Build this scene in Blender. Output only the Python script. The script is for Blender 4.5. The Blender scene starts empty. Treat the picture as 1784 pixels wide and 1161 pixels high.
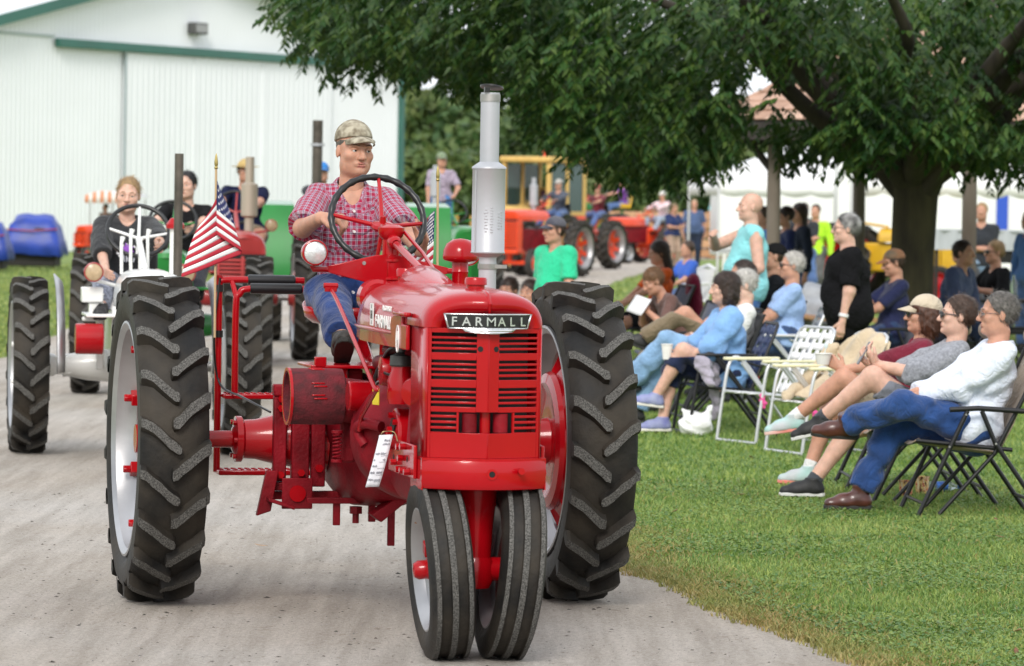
import bpy, math, random
import numpy as np
from mathutils import Vector, Matrix
random.seed(7); RNG = np.random.default_rng(7)
S = bpy.context.scene; COL = S.collection
rad = math.radians
# ------------------------------------------------------------------ camera
F = 7300.0; CX, CY = 892.0, 580.5; EYE = 1.72
PITCH = math.atan((CY - 350) / F); ROLL = rad(1.0)
fw = np.array([0, math.cos(PITCH), -math.sin(PITCH)]); _u = np.array([0, math.sin(PITCH), math.cos(PITCH)]); _r = np.array([1., 0, 0])
CR = _r * math.cos(ROLL) + _u * math.sin(ROLL); CU = _u * math.cos(ROLL) - _r * math.sin(ROLL)
CAM = np.array([0, 0, EYE])
cd = bpy.data.cameras.new('camera'); cam = bpy.data.objects.new('camera', cd); COL.objects.link(cam)
cam.matrix_world = Matrix(((CR[0], CU[0], -fw[0], 0), (CR[1], CU[1], -fw[1], 0), (CR[2], CU[2], -fw[2], EYE), (0, 0, 0, 1)))
cd.sensor_width = 36; cd.lens = F / 1784 * 36; cd.clip_end = 2000; cd.clip_start = .5
cd.dof.use_dof = True; cd.dof.focus_distance = 18.0; cd.dof.aperture_fstop = 6.6
S.camera = cam
def pray(x, y): return fw + CR * (x - CX) / F + CU * (CY - y) / F
def at(x, y, Y):
    d = pray(x, y); return CAM + d * (Y / d[1])
def gr(x, y, z=0.):
    d = pray(x, y); return CAM + d * ((z - EYE) / d[2])
def xat(px, Y): return float(at(px, 600, Y)[0])
# ------------------------------------------------------------------ sky, sun, exposure
W = bpy.data.worlds.new('World'); S.world = W; W.use_nodes = True
nt = W.node_tree; nt.nodes.clear()
wo = nt.nodes.new('ShaderNodeOutputWorld'); bg = nt.nodes.new('ShaderNodeBackground'); sk = nt.nodes.new('ShaderNodeTexSky')
sk.sky_type = 'NISHITA'; sk.sun_disc = False; sk.sun_elevation = rad(37); sk.sun_rotation = rad(190); sk.dust_density = 5; sk.ozone_density = 1; sk.air_density = 1
mx = nt.nodes.new('ShaderNodeMix'); mx.data_type = 'RGBA'; mx.inputs[0].default_value = .86
mx.inputs[7].default_value = (9.0, 9.4, 9.9, 1)
nt.links.new(sk.outputs[0], mx.inputs[6]); nt.links.new(mx.outputs[2], bg.inputs[0]); bg.inputs[1].default_value = .1
nt.links.new(bg.outputs[0], wo.inputs[0])
sl = bpy.data.lights.new('sun', 'SUN'); sl.energy = 1.5; sl.angle = rad(18); sl.color = (1, .96, .9)
so = bpy.data.objects.new('sun', sl); COL.objects.link(so)
sd = Vector((math.sin(rad(190)) * math.cos(rad(37)), math.cos(rad(190)) * math.cos(rad(37)), math.sin(rad(37))))
so.rotation_euler = sd.to_track_quat('Z', 'Y').to_euler(); so.location = (0, 0, 40)
S.view_settings.view_transform = 'Standard'; S.view_settings.look = 'None'; S.view_settings.exposure = .58; S.view_settings.gamma = 1
S.render.engine = 'CYCLES'
# ------------------------------------------------------------------ materials
MATS = {}
def mat(name, col, rough=.5, metal=0., var=0., vs=6., bump=0., bs=60., coat=0., spec=.5, sss=0., trans=0., isl=0., col2=None, detail=4, sheen=0., alpha=None, stretch=None, fold=0.):
    if name in MATS: return MATS[name]
    m = bpy.data.materials.new(name); m.use_nodes = True; t = m.node_tree; n = t.nodes; L = t.links
    b = n['Principled BSDF']; b.inputs['Roughness'].default_value = rough; b.inputs['Metallic'].default_value = metal
    b.inputs['Specular IOR Level'].default_value = spec
    if coat: b.inputs['Coat Weight'].default_value = coat; b.inputs['Coat Roughness'].default_value = .06
    if sheen: b.inputs['Sheen Weight'].default_value = sheen
    if sss:
        b.inputs['Subsurface Weight'].default_value = sss; b.inputs['Subsurface Radius'].default_value = (1, .35, .2); b.inputs['Subsurface Scale'].default_value = .008
    if trans: b.inputs['Transmission Weight'].default_value = trans
    c = (*col, 1); b.inputs['Base Color'].default_value = c
    co = n.new('ShaderNodeTexCoord'); vec = co.outputs['Object']
    if stretch:
        mp = n.new('ShaderNodeMapping'); mp.inputs['Scale'].default_value = stretch; L.new(vec, mp.inputs[0]); vec = mp.outputs[0]
    if var or col2:
        no = n.new('ShaderNodeTexNoise'); no.inputs['Scale'].default_value = vs; no.inputs['Detail'].default_value = detail; L.new(vec, no.inputs['Vector'])
        r = n.new('ShaderNodeValToRGB'); L.new(no.outputs['Fac'], r.inputs[0])
        r.color_ramp.elements[0].position = .32; r.color_ramp.elements[1].position = .68
        c2 = col2 if col2 else tuple(min(1, x * (1 + var)) for x in col); c1 = col if col2 else tuple(x * (1 - var) for x in col)
        r.color_ramp.elements[0].color = (*c1, 1); r.color_ramp.elements[1].color = (*c2, 1)
        out = r.outputs[0]
        L.new(out, b.inputs['Base Color'])
        rr = n.new('ShaderNodeMapRange'); L.new(no.outputs['Fac'], rr.inputs[0]); rr.inputs[3].default_value = max(.02, rough * .8); rr.inputs[4].default_value = min(1, rough * 1.25)
        L.new(rr.outputs[0], b.inputs['Roughness'])
    if isl:
        g = n.new('ShaderNodeNewGeometry'); h = n.new('ShaderNodeHueSaturation')
        mr = n.new('ShaderNodeMapRange'); L.new(g.outputs['Random Per Island'], mr.inputs[0]); mr.inputs[3].default_value = 1 - isl; mr.inputs[4].default_value = 1 + isl
        mh = n.new('ShaderNodeMapRange'); L.new(g.outputs['Random Per Island'], mh.inputs[0]); mh.inputs[3].default_value = .5 + .035; mh.inputs[4].default_value = .5 - .035
        L.new(mr.outputs[0], h.inputs['Value']); L.new(mh.outputs[0], h.inputs['Hue'])
        src = b.inputs['Base Color'].links[0].from_socket if b.inputs['Base Color'].links else None
        if src: L.new(src, h.inputs['Color'])
        else: h.inputs['Color'].default_value = c
        L.new(h.outputs[0], b.inputs['Base Color'])
    if bump:
        nb = n.new('ShaderNodeTexNoise'); nb.inputs['Scale'].default_value = bs; nb.inputs['Detail'].default_value = 5; L.new(vec, nb.inputs['Vector'])
        bp = n.new('ShaderNodeBump'); bp.inputs['Strength'].default_value = bump; bp.inputs['Distance'].default_value = .01
        L.new(nb.outputs['Fac'], bp.inputs['Height']); L.new(bp.outputs[0], b.inputs['Normal'])
        if fold:
            nf = n.new('ShaderNodeTexNoise'); nf.inputs['Scale'].default_value = 13; nf.inputs['Detail'].default_value = 2.5; nf.inputs['Distortion'].default_value = 1.6; L.new(co.outputs['Object'], nf.inputs['Vector'])
            b2 = n.new('ShaderNodeBump'); b2.inputs['Strength'].default_value = fold; b2.inputs['Distance'].default_value = .035; L.new(nf.outputs['Fac'], b2.inputs['Height']); L.new(b2.outputs[0], bp.inputs['Normal'])
    MATS[name] = m; return m
def leafmat(name, col, col2, tr=.35):
    m = mat(name, col, .45, 0, col2=col2, vs=1.2, isl=.35, spec=.4)
    t = m.node_tree; b = t.nodes['Principled BSDF']; o = [x for x in t.nodes if x.type == 'OUTPUT_MATERIAL'][0]
    tl = t.nodes.new('ShaderNodeBsdfTranslucent'); ms = t.nodes.new('ShaderNodeMixShader'); ms.inputs[0].default_value = tr
    t.links.new(b.inputs['Base Color'].links[0].from_socket, tl.inputs[0])
    t.links.new(b.outputs[0], ms.inputs[1]); t.links.new(tl.outputs[0], ms.inputs[2]); t.links.new(ms.outputs[0], o.inputs[0]); return m
# ------------------------------------------------------------------ mesh builder
def V3(p): return np.asarray(p, float)
def nrm(v): v = V3(v); return v / (np.linalg.norm(v) + 1e-12)
def frame(d):
    d = nrm(d); a = V3((0, 0, 1)) if abs(d[2]) < .9 else V3((1, 0, 0)); e1 = nrm(np.cross(a, d)); return e1, np.cross(d, e1), d
class MB:
    def __init__(s): s.v = []; s.f = []; s.m = []
    def add(s, vs, fs, mi=0):
        o = len(s.v); s.v += [tuple(float(x) for x in p) for p in vs]
        for i, f in enumerate(fs): s.f.append(tuple(o + k for k in f)); s.m.append(mi if isinstance(mi, int) else mi[i])
        return s
    def box(s, c, d, rz=0, rx=0, ry=0, mi=0):
        M = (Matrix.Rotation(rz, 3, 'Z') @ Matrix.Rotation(ry, 3, 'Y') @ Matrix.Rotation(rx, 3, 'X'))
        vs = []
        for x in (-.5, .5):
            for y in (-.5, .5):
                for z in (-.5, .5):
                    vs.append(Vector(c) + M @ Vector((x * d[0], y * d[1], z * d[2])))
        return s.add(vs, [(0, 1, 3, 2), (4, 6, 7, 5), (0, 4, 5, 1), (2, 3, 7, 6), (0, 2, 6, 4), (1, 5, 7, 3)], mi)
    def cyl(s, a, b, r0, r1=None, n=20, caps=True, mi=0, off=0):
        r1 = r0 if r1 is None else r1; a, b = V3(a), V3(b); e1, e2, d = frame(b - a); vs = []
        for p, r in ((a, r0), (b, r1)):
            for i in range(n):
                t = 2 * math.pi * i / n + off; vs.append(p + r * (math.cos(t) * e1 + math.sin(t) * e2))
        fs = [(i, (i + 1) % n, n + (i + 1) % n, n + i) for i in range(n)]
        if caps: fs += [tuple(range(n))[::-1], tuple(range(n, 2 * n))]
        return s.add(vs, fs, mi)
    def tube(s, pts, r, n=8, closed=False, mi=0):
        P = [V3(p) for p in pts]; N = len(P); rr = r if hasattr(r, '__len__') else [r] * N; vs = []; e1 = None
        for i in range(N):
            if closed: d = P[(i + 1) % N] - P[i - 1]
            else: d = P[min(i + 1, N - 1)] - P[max(i - 1, 0)]
            d = nrm(d)
            if e1 is None: e1, e2, _ = frame(d)
            e1 = nrm(e1 - d * (e1 @ d)); e2 = np.cross(d, e1)
            for k in range(n):
                t = 2 * math.pi * k / n; vs.append(P[i] + rr[i] * (math.cos(t) * e1 + math.sin(t) * e2))
        fs = []
        for i in range(N if closed else N - 1):
            j = (i + 1) % N
            for k in range(n): fs.append((i * n + k, i * n + (k + 1) % n, j * n + (k + 1) % n, j * n + k))
        if not closed: fs += [tuple(range(n))[::-1], tuple((N - 1) * n + k for k in range(n))]
        return s.add(vs, fs, mi)
    def lathe(s, prof, o=(0, 0, 0), ax=(0, 0, 1), n=32, mi=0, a0=0, closed=False):
        """prof: list of (radius, along axis[, mat])"""
        o = V3(o); e1, e2, d = frame(ax); vs = []; fs = []; ms = []
        for p in prof:
            for i in range(n):
                t = 2 * math.pi * i / n + a0; vs.append(o + d * p[1] + p[0] * (math.cos(t) * e1 + math.sin(t) * e2))
        K = len(prof)
        for j in range(K if closed else K - 1):
            j2 = (j + 1) % K
            for i in range(n):
                fs.append((j * n + i, j * n + (i + 1) % n, j2 * n + (i + 1) % n, j2 * n + i)); ms.append(prof[j][2] if len(prof[j]) > 2 else mi)
        return s.add(vs, fs, ms)
    def prism(s, poly, o, eu, ev, ew, depth, mi=0):
        """2D polygon in (eu,ev), extruded along ew by depth (centred)"""
        o, eu, ev, ew = V3(o), V3(eu), V3(ev), V3(ew); n = len(poly)
        vs = [o + eu * a + ev * b - ew * depth / 2 for a, b in poly] + [o + eu * a + ev * b + ew * depth / 2 for a, b in poly]
        fs = [tuple(range(n))[::-1], tuple(range(n, 2 * n))] + [(i, (i + 1) % n, n + (i + 1) % n, n + i) for i in range(n)]
        return s.add(vs, fs, mi)
    def grid(s, P, mi=0, wrap=False):
        """P array (a,b,3)"""
        a, b = P.shape[:2]; fs = []
        for i in range(a - 1):
            for j in range(b if wrap else b - 1):
                k = (j + 1) % b; fs.append((i * b + j, i * b + k, (i + 1) * b + k, (i + 1) * b + j))
        return s.add(P.reshape(-1, 3), fs, mi)
    def mesh(s, name, mats, smooth=35):
        me = bpy.data.meshes.new(name); me.from_pydata(s.v, [], s.f)
        for m in (mats if isinstance(mats, (list, tuple)) else [mats]): me.materials.append(m)
        me.polygons.foreach_set('material_index', s.m)
        if smooth: me.shade_smooth(); me.set_sharp_from_angle(angle=rad(smooth))
        me.update(); return me
    def build(s, name, mats, parent=None, smooth=35, bevel=0, loc=None, rz=0, solid=0):
        o = bpy.data.objects.new(name, s.mesh(name, mats, smooth)); COL.objects.link(o)
        if parent: o.parent = parent
        if loc is not None: o.location = loc
        if rz: o.rotation_euler.z = rz
        if solid:
            b = o.modifiers.new('thick', 'SOLIDIFY'); b.thickness = solid; b.offset = 0
        if bevel:
            b = o.modifiers.new('bevel', 'BEVEL'); b.width = bevel; b.segments = 2; b.limit_method = 'ANGLE'; b.angle_limit = rad(40)
        return o
def npmesh(name, V, Fc, mats, parent=None, smooth=False, mi=None):
    V = np.asarray(V, np.float32); Fc = np.asarray(Fc, np.int32); k = Fc.shape[1]
    me = bpy.data.meshes.new(name); me.vertices.add(len(V)); me.vertices.foreach_set('co', V.ravel())
    me.loops.add(Fc.size); me.loops.foreach_set('vertex_index', Fc.ravel()); me.polygons.add(len(Fc))
    me.polygons.foreach_set('loop_start', np.arange(0, Fc.size, k, dtype=np.int32))
    for m in (mats if isinstance(mats, (list, tuple)) else [mats]): me.materials.append(m)
    if mi is not None: me.polygons.foreach_set('material_index', np.asarray(mi, np.int32))
    me.update(calc_edges=True); me.validate()
    if smooth: me.shade_smooth()
    o = bpy.data.objects.new(name, me); COL.objects.link(o)
    if parent: o.parent = parent
    return o
def empty(name, label, cat, loc=(0, 0, 0), rz=0, group=None):
    o = bpy.data.objects.new(name, None); COL.objects.link(o); o.location = Vector([float(v) for v in loc]); o.rotation_euler.z = rz; o.empty_display_size = .2
    return tag(o, label, cat, group)
def tag(o, label=None, cat=None, group=None, kind=None):
    if label: o['label'] = label
    if cat: o['category'] = cat
    if group: o['group'] = group
    if kind: o['kind'] = kind
    return o
def clone(o, parent=None):
    c = o.copy(); COL.objects.link(c)
    if parent: c.parent = parent
    for ch in list(o.children): clone(ch, c)
    return c
def text(s, name, mt, parent, o, eu, ev, size, ext=.002, sx=1.0, align='CENTER', bold=0):
    """flat lettering as a thin mesh: baseline along eu, up along ev"""
    cu = bpy.data.curves.new('t', 'FONT'); cu.body = s; cu.size = 1; cu.extrude = ext / size; cu.align_x = align; cu.offset = bold; cu.resolution_u = 3
    to = bpy.data.objects.new('t', cu); COL.objects.link(to); bpy.context.view_layer.update()
    me = bpy.data.meshes.new_from_object(to.evaluated_get(bpy.context.evaluated_depsgraph_get())); bpy.data.objects.remove(to); bpy.data.curves.remove(cu)
    eu, ev = V3(eu), V3(ev); ew = np.cross(eu, ev); A = np.zeros((len(me.vertices), 3), np.float32); a = A.ravel(); me.vertices.foreach_get('co', a); A = a.reshape(-1, 3)
    Q = V3(o) + size * (A[:, :1] * sx * eu + A[:, 1:2] * ev + A[:, 2:] * ew)
    me.vertices.foreach_set('co', Q.astype(np.float32).ravel()); me.materials.clear(); me.materials.append(mt); me.update()
    ob = bpy.data.objects.new(name, me); COL.objects.link(ob)
    if parent: ob.parent = parent
    return ob
def arc(c, r, a0, a1, n, eu=(1, 0, 0), ev=(0, 0, 1)):
    c, eu, ev = V3(c), V3(eu), V3(ev); return [c + r * (math.cos(a0 + (a1 - a0) * i / (n - 1)) * eu + math.sin(a0 + (a1 - a0) * i / (n - 1)) * ev) for i in range(n)]
def box_on(parent, name, c, d, m, bevel=.006, **k):
    b = MB(); b.box(c, d, **k); return b.build(name, m, parent, bevel=bevel)
def cyl_on(parent, name, a, b_, r, m, r1=None, n=20, bevel=0):
    b = MB(); b.cyl(a, b_, r, r1, n); return b.build(name, m, parent, bevel=bevel)
def tub_on(parent, name, pts, r, m, n=8):
    b = MB(); b.tube(pts, r, n); return b.build(name, m, parent, smooth=60)
def smooth_path(pts, k=6):
    P = [V3(p) for p in pts]; out = []
    for i in range(len(P) - 1):
        p0, p1, p2, p3 = P[max(i - 1, 0)], P[i], P[i + 1], P[min(i + 2, len(P) - 1)]
        for j in range(k):
            t = j / k; out.append(.5 * (2 * p1 + (p2 - p0) * t + (2 * p0 - 5 * p1 + 4 * p2 - p3) * t * t + (3 * p1 - p0 - 3 * p2 + p3) * t ** 3))
    return out + [P[-1]]

RED = mat('red_enamel', (.37, .0022, .0065), .24, coat=.38, spec=.2, var=.12, vs=2.5, bump=.02, bs=90)
DRED = mat('red_castings_shaded', (.19, .004, .010), .5, spec=.2, var=.35, vs=7, bump=.3, bs=70)  # same red paint; shade on the underparts is put into this darker base colour
RUB = mat('tyre_rubber', (.010, .010, .010), .6, col2=(.045, .037, .028), vs=5, bump=.3, bs=45, spec=.25)
LUGT = mat('worn_lug_face', (.03, .029, .027), .9, col2=(.16, .155, .145), vs=200, bump=.5, bs=260, detail=2, spec=.2)
SILV = mat('silver_rim', (.40, .40, .41), .4, metal=.8, var=.22, vs=3, bump=.05, bs=30)
ALU = mat('silver_muffler_paint', (.42, .43, .46), .45, metal=.25, var=.06, vs=5, bump=.04, bs=80)
BLK = mat('black_plastic', (.012, .012, .013), .35)
DARK = mat('dark_void', (.006, .006, .006), .8)
STEEL = mat('bare_steel', (.35, .34, .33), .4, metal=.8, var=.2, vs=20)
WHITEP = mat('white_paint', (.78, .78, .76), .3, coat=.4, var=.04, vs=4)
CHROME = mat('polished_trim', (.75, .75, .77), .15, metal=.9)
# ================================================================== ground, road, grass
def interp(pts, y):
    ys = [p[1] for p in pts]; return np.interp(y, ys, [p[0] for p in pts])
# right and left edges of the gravel road: (x, y)
RE = [(1.9, -15), (1.75, 8), (1.42, 15.6), (1.0, 17.2), (.53, 19.5), (.45, 24), (.5, 40), (.75, 60), (1.2, 76), (2.6, 96), (5.6, 128), (12, 150), (30, 160)]
LE = [(-5.2, -15), (-5.0, 20), (-5.3, 43), (-5.8, 60), (-6.2, 80), (-5.2, 110), (-1, 142), (6, 165), (30, 185)]
def strip_pts(E, n):
    P = [np.array([p[0], p[1]]) for p in E]; d = [0]
    for a, b in zip(P[:-1], P[1:]): d.append(d[-1] + np.linalg.norm(b - a))
    t = np.linspace(0, d[-1], n); t = d[-1] * (t / d[-1]) ** 1.6
    return np.stack([np.interp(t, d, [p[0] for p in P]), np.interp(t, d, [p[1] for p in P])], 1)
def wob(y): return .05 * np.sin(y * 1.1) + .03 * np.sin(y * 2.7 + 1) + .014 * np.sin(y * 9.3 + 2) + .012 * np.sin(y * 23 + 1)
g = MB(); n = 24; xs = np.linspace(-500, 500, n); ys = np.concatenate([[-40], np.linspace(0, 700, n)])
g.grid(np.array([[(x, y, 0) for x in xs] for y in ys]))
gm = mat('lawn_soil', (.028, .055, .012), .95, col2=(.075, .12, .022), vs=.7, bump=.6, bs=30)
_t = gm.node_tree
tag(g.build('lawn', gm, smooth=0), kind='structure')
def far_lawn():
    """soil and grass colour modulated over several scales"""
    n = _t.nodes; L = _t.links; b = n['Principled BSDF']; co = [x for x in n if x.type == 'TEX_COORD'][0]
    a = n.new('ShaderNodeTexNoise'); a.inputs['Scale'].default_value = 9; a.inputs['Detail'].default_value = 8; L.new(co.outputs['Object'], a.inputs['Vector'])
    r = n.new('ShaderNodeValToRGB'); L.new(a.outputs['Fac'], r.inputs[0]); r.color_ramp.elements[0].color = (.09, .15, .03, 1); r.color_ramp.elements[1].color = (.22, .30, .07, 1); r.color_ramp.elements[0].position = .3; r.color_ramp.elements[1].position = .72
    c = n.new('ShaderNodeTexNoise'); c.inputs['Scale'].default_value = .35; c.inputs['Detail'].default_value = 3; L.new(co.outputs['Object'], c.inputs['Vector'])
    r2 = n.new('ShaderNodeValToRGB'); L.new(c.outputs['Fac'], r2.inputs[0]); r2.color_ramp.elements[0].color = (.75, .8, .7, 1); r2.color_ramp.elements[1].color = (1.25, 1.15, .9, 1)
    m = n.new('ShaderNodeMix'); m.data_type = 'RGBA'; m.blend_type = 'MULTIPLY'; m.inputs[0].default_value = 1; L.new(r.outputs[0], m.inputs[6]); L.new(r2.outputs[0], m.inputs[7]); L.new(m.outputs[2], b.inputs['Base Color'])
far_lawn()
nr = 420; A = strip_pts(LE, nr); B = strip_pts(RE, nr); B[:, 0] += wob(B[:, 1]); A[:, 0] += wob(A[:, 1] + 3)
g = MB(); g.grid(np.array([[(a[0] * (1 - t) + b[0] * t, a[1] * (1 - t) + b[1] * t, .006) for a, b in zip(A, B)] for t in np.linspace(0, 1, 6)])[::-1])
def roadmat():
    m = mat('gravel_dust', (.42, .39, .35), .95); t = m.node_tree; n = t.nodes; L = t.links; b = n['Principled BSDF']; co = n['Texture Coordinate'] if 'Texture Coordinate' in n else [x for x in n if x.type == 'TEX_COORD'][0]
    def noise(sc, det, stretch=None, rough=.6):
        v = co.outputs['Object']
        if stretch:
            mp = n.new('ShaderNodeMapping'); mp.inputs['Scale'].default_value = stretch[0]; mp.inputs['Rotation'].default_value = (0, 0, stretch[1]); L.new(v, mp.inputs[0]); v = mp.outputs[0]
        x = n.new('ShaderNodeTexNoise'); x.inputs['Scale'].default_value = sc; x.inputs['Detail'].default_value = det; x.inputs['Roughness'].default_value = rough; L.new(v, x.inputs['Vector']); return x.outputs['Fac']
    def ramp(f, p0, c0, p1, c1):
        r = n.new('ShaderNodeValToRGB'); L.new(f, r.inputs[0]); r.color_ramp.elements[0].position = p0; r.color_ramp.elements[0].color = (*c0, 1); r.color_ramp.elements[1].position = p1; r.color_ramp.elements[1].color = (*c1, 1); return r.outputs[0]
    def mul(a, c):
        x = n.new('ShaderNodeMix'); x.data_type = 'RGBA'; x.blend_type = 'MULTIPLY'; x.inputs[0].default_value = 1; L.new(a, x.inputs[6]); L.new(c, x.inputs[7]); return x.outputs[2]
    base = ramp(noise(.3, 3), .35, (.42, .37, .315), .65, (.48, .45, .415))
    tr = ramp(noise(1.0, 6, ((9, .5, 1), -.2)), .35, (.80, .78, .75), .62, (1.08, 1.07, 1.06))
    gr_ = ramp(noise(75, 6, None, .85), .34, (.58, .57, .56), .62, (1.2, 1.2, 1.2))
    dk = ramp(noise(7, 8, ((1.6, .7, 1), .3), .75), .3, (.55, .5, .45), .42, (1, 1, 1))
    L.new(mul(mul(mul(base, tr), gr_), dk), b.inputs['Base Color'])
    bp = n.new('ShaderNodeBump'); bp.inputs['Strength'].default_value = .8; bp.inputs['Distance'].default_value = .016
    ad = n.new('ShaderNodeMath'); ad.operation = 'ADD'; L.new(noise(90, 5, None, .75), ad.inputs[0]); L.new(noise(1.2, 5, ((9, .6, 1), -.2)), ad.inputs[1]); L.new(ad.outputs[0], bp.inputs['Height']); L.new(bp.outputs[0], b.inputs['Normal'])
    return m
tag(g.build('gravel_road', roadmat(), smooth=0), kind='structure')
# loose stones and dark clippings on the road (uncountable)
def scatter_stones(N, name, m, smin, smax, y0, y1, flat=.6):
    yy = RNG.uniform(0, 1, N) ** 1.4 * (y1 - y0) + y0; lo = np.maximum(interp(LE, yy), -.14 * yy - .6); hi = interp(RE, yy) + wob(yy) - .02
    keep = RNG.uniform(0, 1, N); xx = lo + (hi - lo) * keep; s = RNG.uniform(smin, smax, N) * RNG.uniform(.5, 1, N)
    base = np.array([(1, 0, 0), (0, 1, 0), (-1, 0, 0), (0, -1, 0), (0, 0, 1)], float); fc = np.array([(0, 1, 4), (1, 2, 4), (2, 3, 4), (3, 0, 4)])
    a = RNG.uniform(0, 6.28, N); c, sn = np.cos(a), np.sin(a); Vv = np.zeros((N, 5, 3)); j = RNG.uniform(.55, 1.2, (N, 5))
    Vv[:, :, 0] = (base[:, 0] * c[:, None] - base[:, 1] * sn[:, None]) * s[:, None] * j; Vv[:, :, 1] = (base[:, 0] * sn[:, None] + base[:, 1] * c[:, None]) * s[:, None] * j * .8; Vv[:, :, 2] = base[:, 2] * s[:, None] * flat * j
    Vv[:, :, 0] += xx[:, None]; Vv[:, :, 1] += yy[:, None]; Vv[:, :, 2] += .0055
    o = npmesh(name, Vv.reshape(-1, 3), (np.arange(N)[:, None, None] * 5 + fc[None]).reshape(-1, 3), m)
    return o
tag(scatter_stones(16000, 'loose_gravel', mat('pebble', (.3, .28, .26), .9, isl=.55), .002, .008, 13.5, 30), 'small pale stones scattered over the gravel road', 'gravel', kind='stuff')
tag(scatter_stones(900, 'dirt_crumbs', mat('crumb', (.05, .04, .03), .9, isl=.5), .006, .02, 14, 24, .35), 'dark crumbs of soil and cut grass lying on the road', 'debris', kind='stuff')
# ---- grass blades
def blades(N, xf, y0, y1, hmin, hmax, wd, name, m, label, dens_pow=1.0, lean=.9):
    yy = y0 + (y1 - y0) * RNG.uniform(0, 1, N) ** dens_pow; lo, hi = xf(yy); xx = lo + (hi - lo) * RNG.uniform(0, 1, N)
    h = RNG.uniform(hmin, hmax, N); a = RNG.uniform(0, 6.283, N); ln = RNG.uniform(.2, lean, N) * h; da = RNG.uniform(0, 6.283, N)
    dx, dy = np.cos(a), np.sin(a); px, py = np.cos(da) * wd * RNG.uniform(.6, 1.3, N), np.sin(da) * wd * RNG.uniform(.6, 1.3, N)
    V_ = np.zeros((N, 5, 3)); b0 = np.stack([xx, yy, np.full(N, -.003)], 1)
    V_[:, 0] = b0 + np.stack([-px, -py, 0 * px], 1); V_[:, 1] = b0 + np.stack([px, py, 0 * px], 1)
    mid = b0 + np.stack([dx * ln * .3, dy * ln * .3, h * .6], 1); V_[:, 2] = mid + np.stack([px * .8, py * .8, 0 * px], 1); V_[:, 3] = mid - np.stack([px * .8, py * .8, 0 * px], 1)
    V_[:, 4] = b0 + np.stack([dx * ln, dy * ln, h * (1 - .25 * RNG.uniform(0, 1, N))], 1)
    i = np.arange(N)[:, None] * 5; T3 = np.concatenate([i + [[0, 1, 2]], i + [[0, 2, 3]], i + [[3, 2, 4]]], 0)
    o = npmesh(name, V_.reshape(-1, 3), T3, m); return tag(o, label, 'grass', kind='stuff')
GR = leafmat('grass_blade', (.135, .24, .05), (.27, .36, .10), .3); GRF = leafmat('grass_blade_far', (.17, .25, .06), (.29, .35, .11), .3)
GY = leafmat('dry_grass_blade', (.34, .27, .10), (.24, .26, .07), .25)
rgt = lambda e, m: (lambda y: (interp(RE, y) + wob(y) + e, np.minimum(.128 * y + m, 60)))
blades(150000, rgt(.0, .6), 14.5, 25, .012, .042, .0034, 'grass', GR, 'short mown green grass beside the gravel road', .8)
blades(70000, rgt(.0, .8), 25, 42, .02, .055, .006, 'grass', GR, 'mown grass among the lawn chairs', .9)
blades(50000, rgt(.1, 3), 42, 110, .03, .08, .016, 'grass', GRF, 'mown lawn stretching back behind the spectators', 1)
blades(26000, lambda y: (interp(RE, y) + wob(y) - .10 * RNG.uniform(0, 1, len(y)) ** 2, interp(RE, y) + wob(y) + .5 * RNG.uniform(0, 1, len(y)) ** 1.3 + .02), 14.5, 22, .012, .05, .0036, 'dry_grass', GY, 'straw coloured dry grass fringe along the road edge', .9)
blades(9000, rgt(.1, .5), 14.5, 26, .02, .05, .003, 'dry_grass', GY, 'scattered straw coloured stems in the mown grass', .9)
blades(30000, lambda y: (-.135 * y - 1, interp(LE, y) + wob(y + 3)), 40, 100, .03, .08, .016, 'grass', GRF, 'mown grass along the far side of the road', 1)
# clover: flat leaflets
def clover(N):
    yy = 15 + 14 * RNG.uniform(0, 1, N) ** .9; lo, hi = rgt(.15, .5)(yy); xx = lo + (hi - lo) * RNG.uniform(0, 1, N); keep = (np.sin(xx * 3.1 + yy * 1.7) + np.sin(yy * 2.9 - xx * 2.2) + RNG.uniform(-1, 1, N)) > .1
    xx, yy = xx[keep], yy[keep]; N = len(xx); s = RNG.uniform(.006, .011, N); z = RNG.uniform(.012, .036, N); a = RNG.uniform(0, 6.28, N); Vv = np.zeros((N, 4, 3)); tl, tm = RNG.uniform(-.5, .5, (2, N))
    for k in range(4):
        t = a + k * math.pi / 2; Vv[:, k, 0] = xx + s * np.cos(t); Vv[:, k, 1] = yy + s * np.sin(t); Vv[:, k, 2] = z + s * (np.cos(t) * tl + np.sin(t) * tm)
    tag(npmesh('clover', Vv.reshape(-1, 3), np.arange(N * 4).reshape(N, 4), leafmat('clover_leaf', (.09, .17, .03), (.15, .26, .06), .25)), 'low clover leaves growing through the mown grass', 'clover', kind='stuff')
clover(45000)
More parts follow.
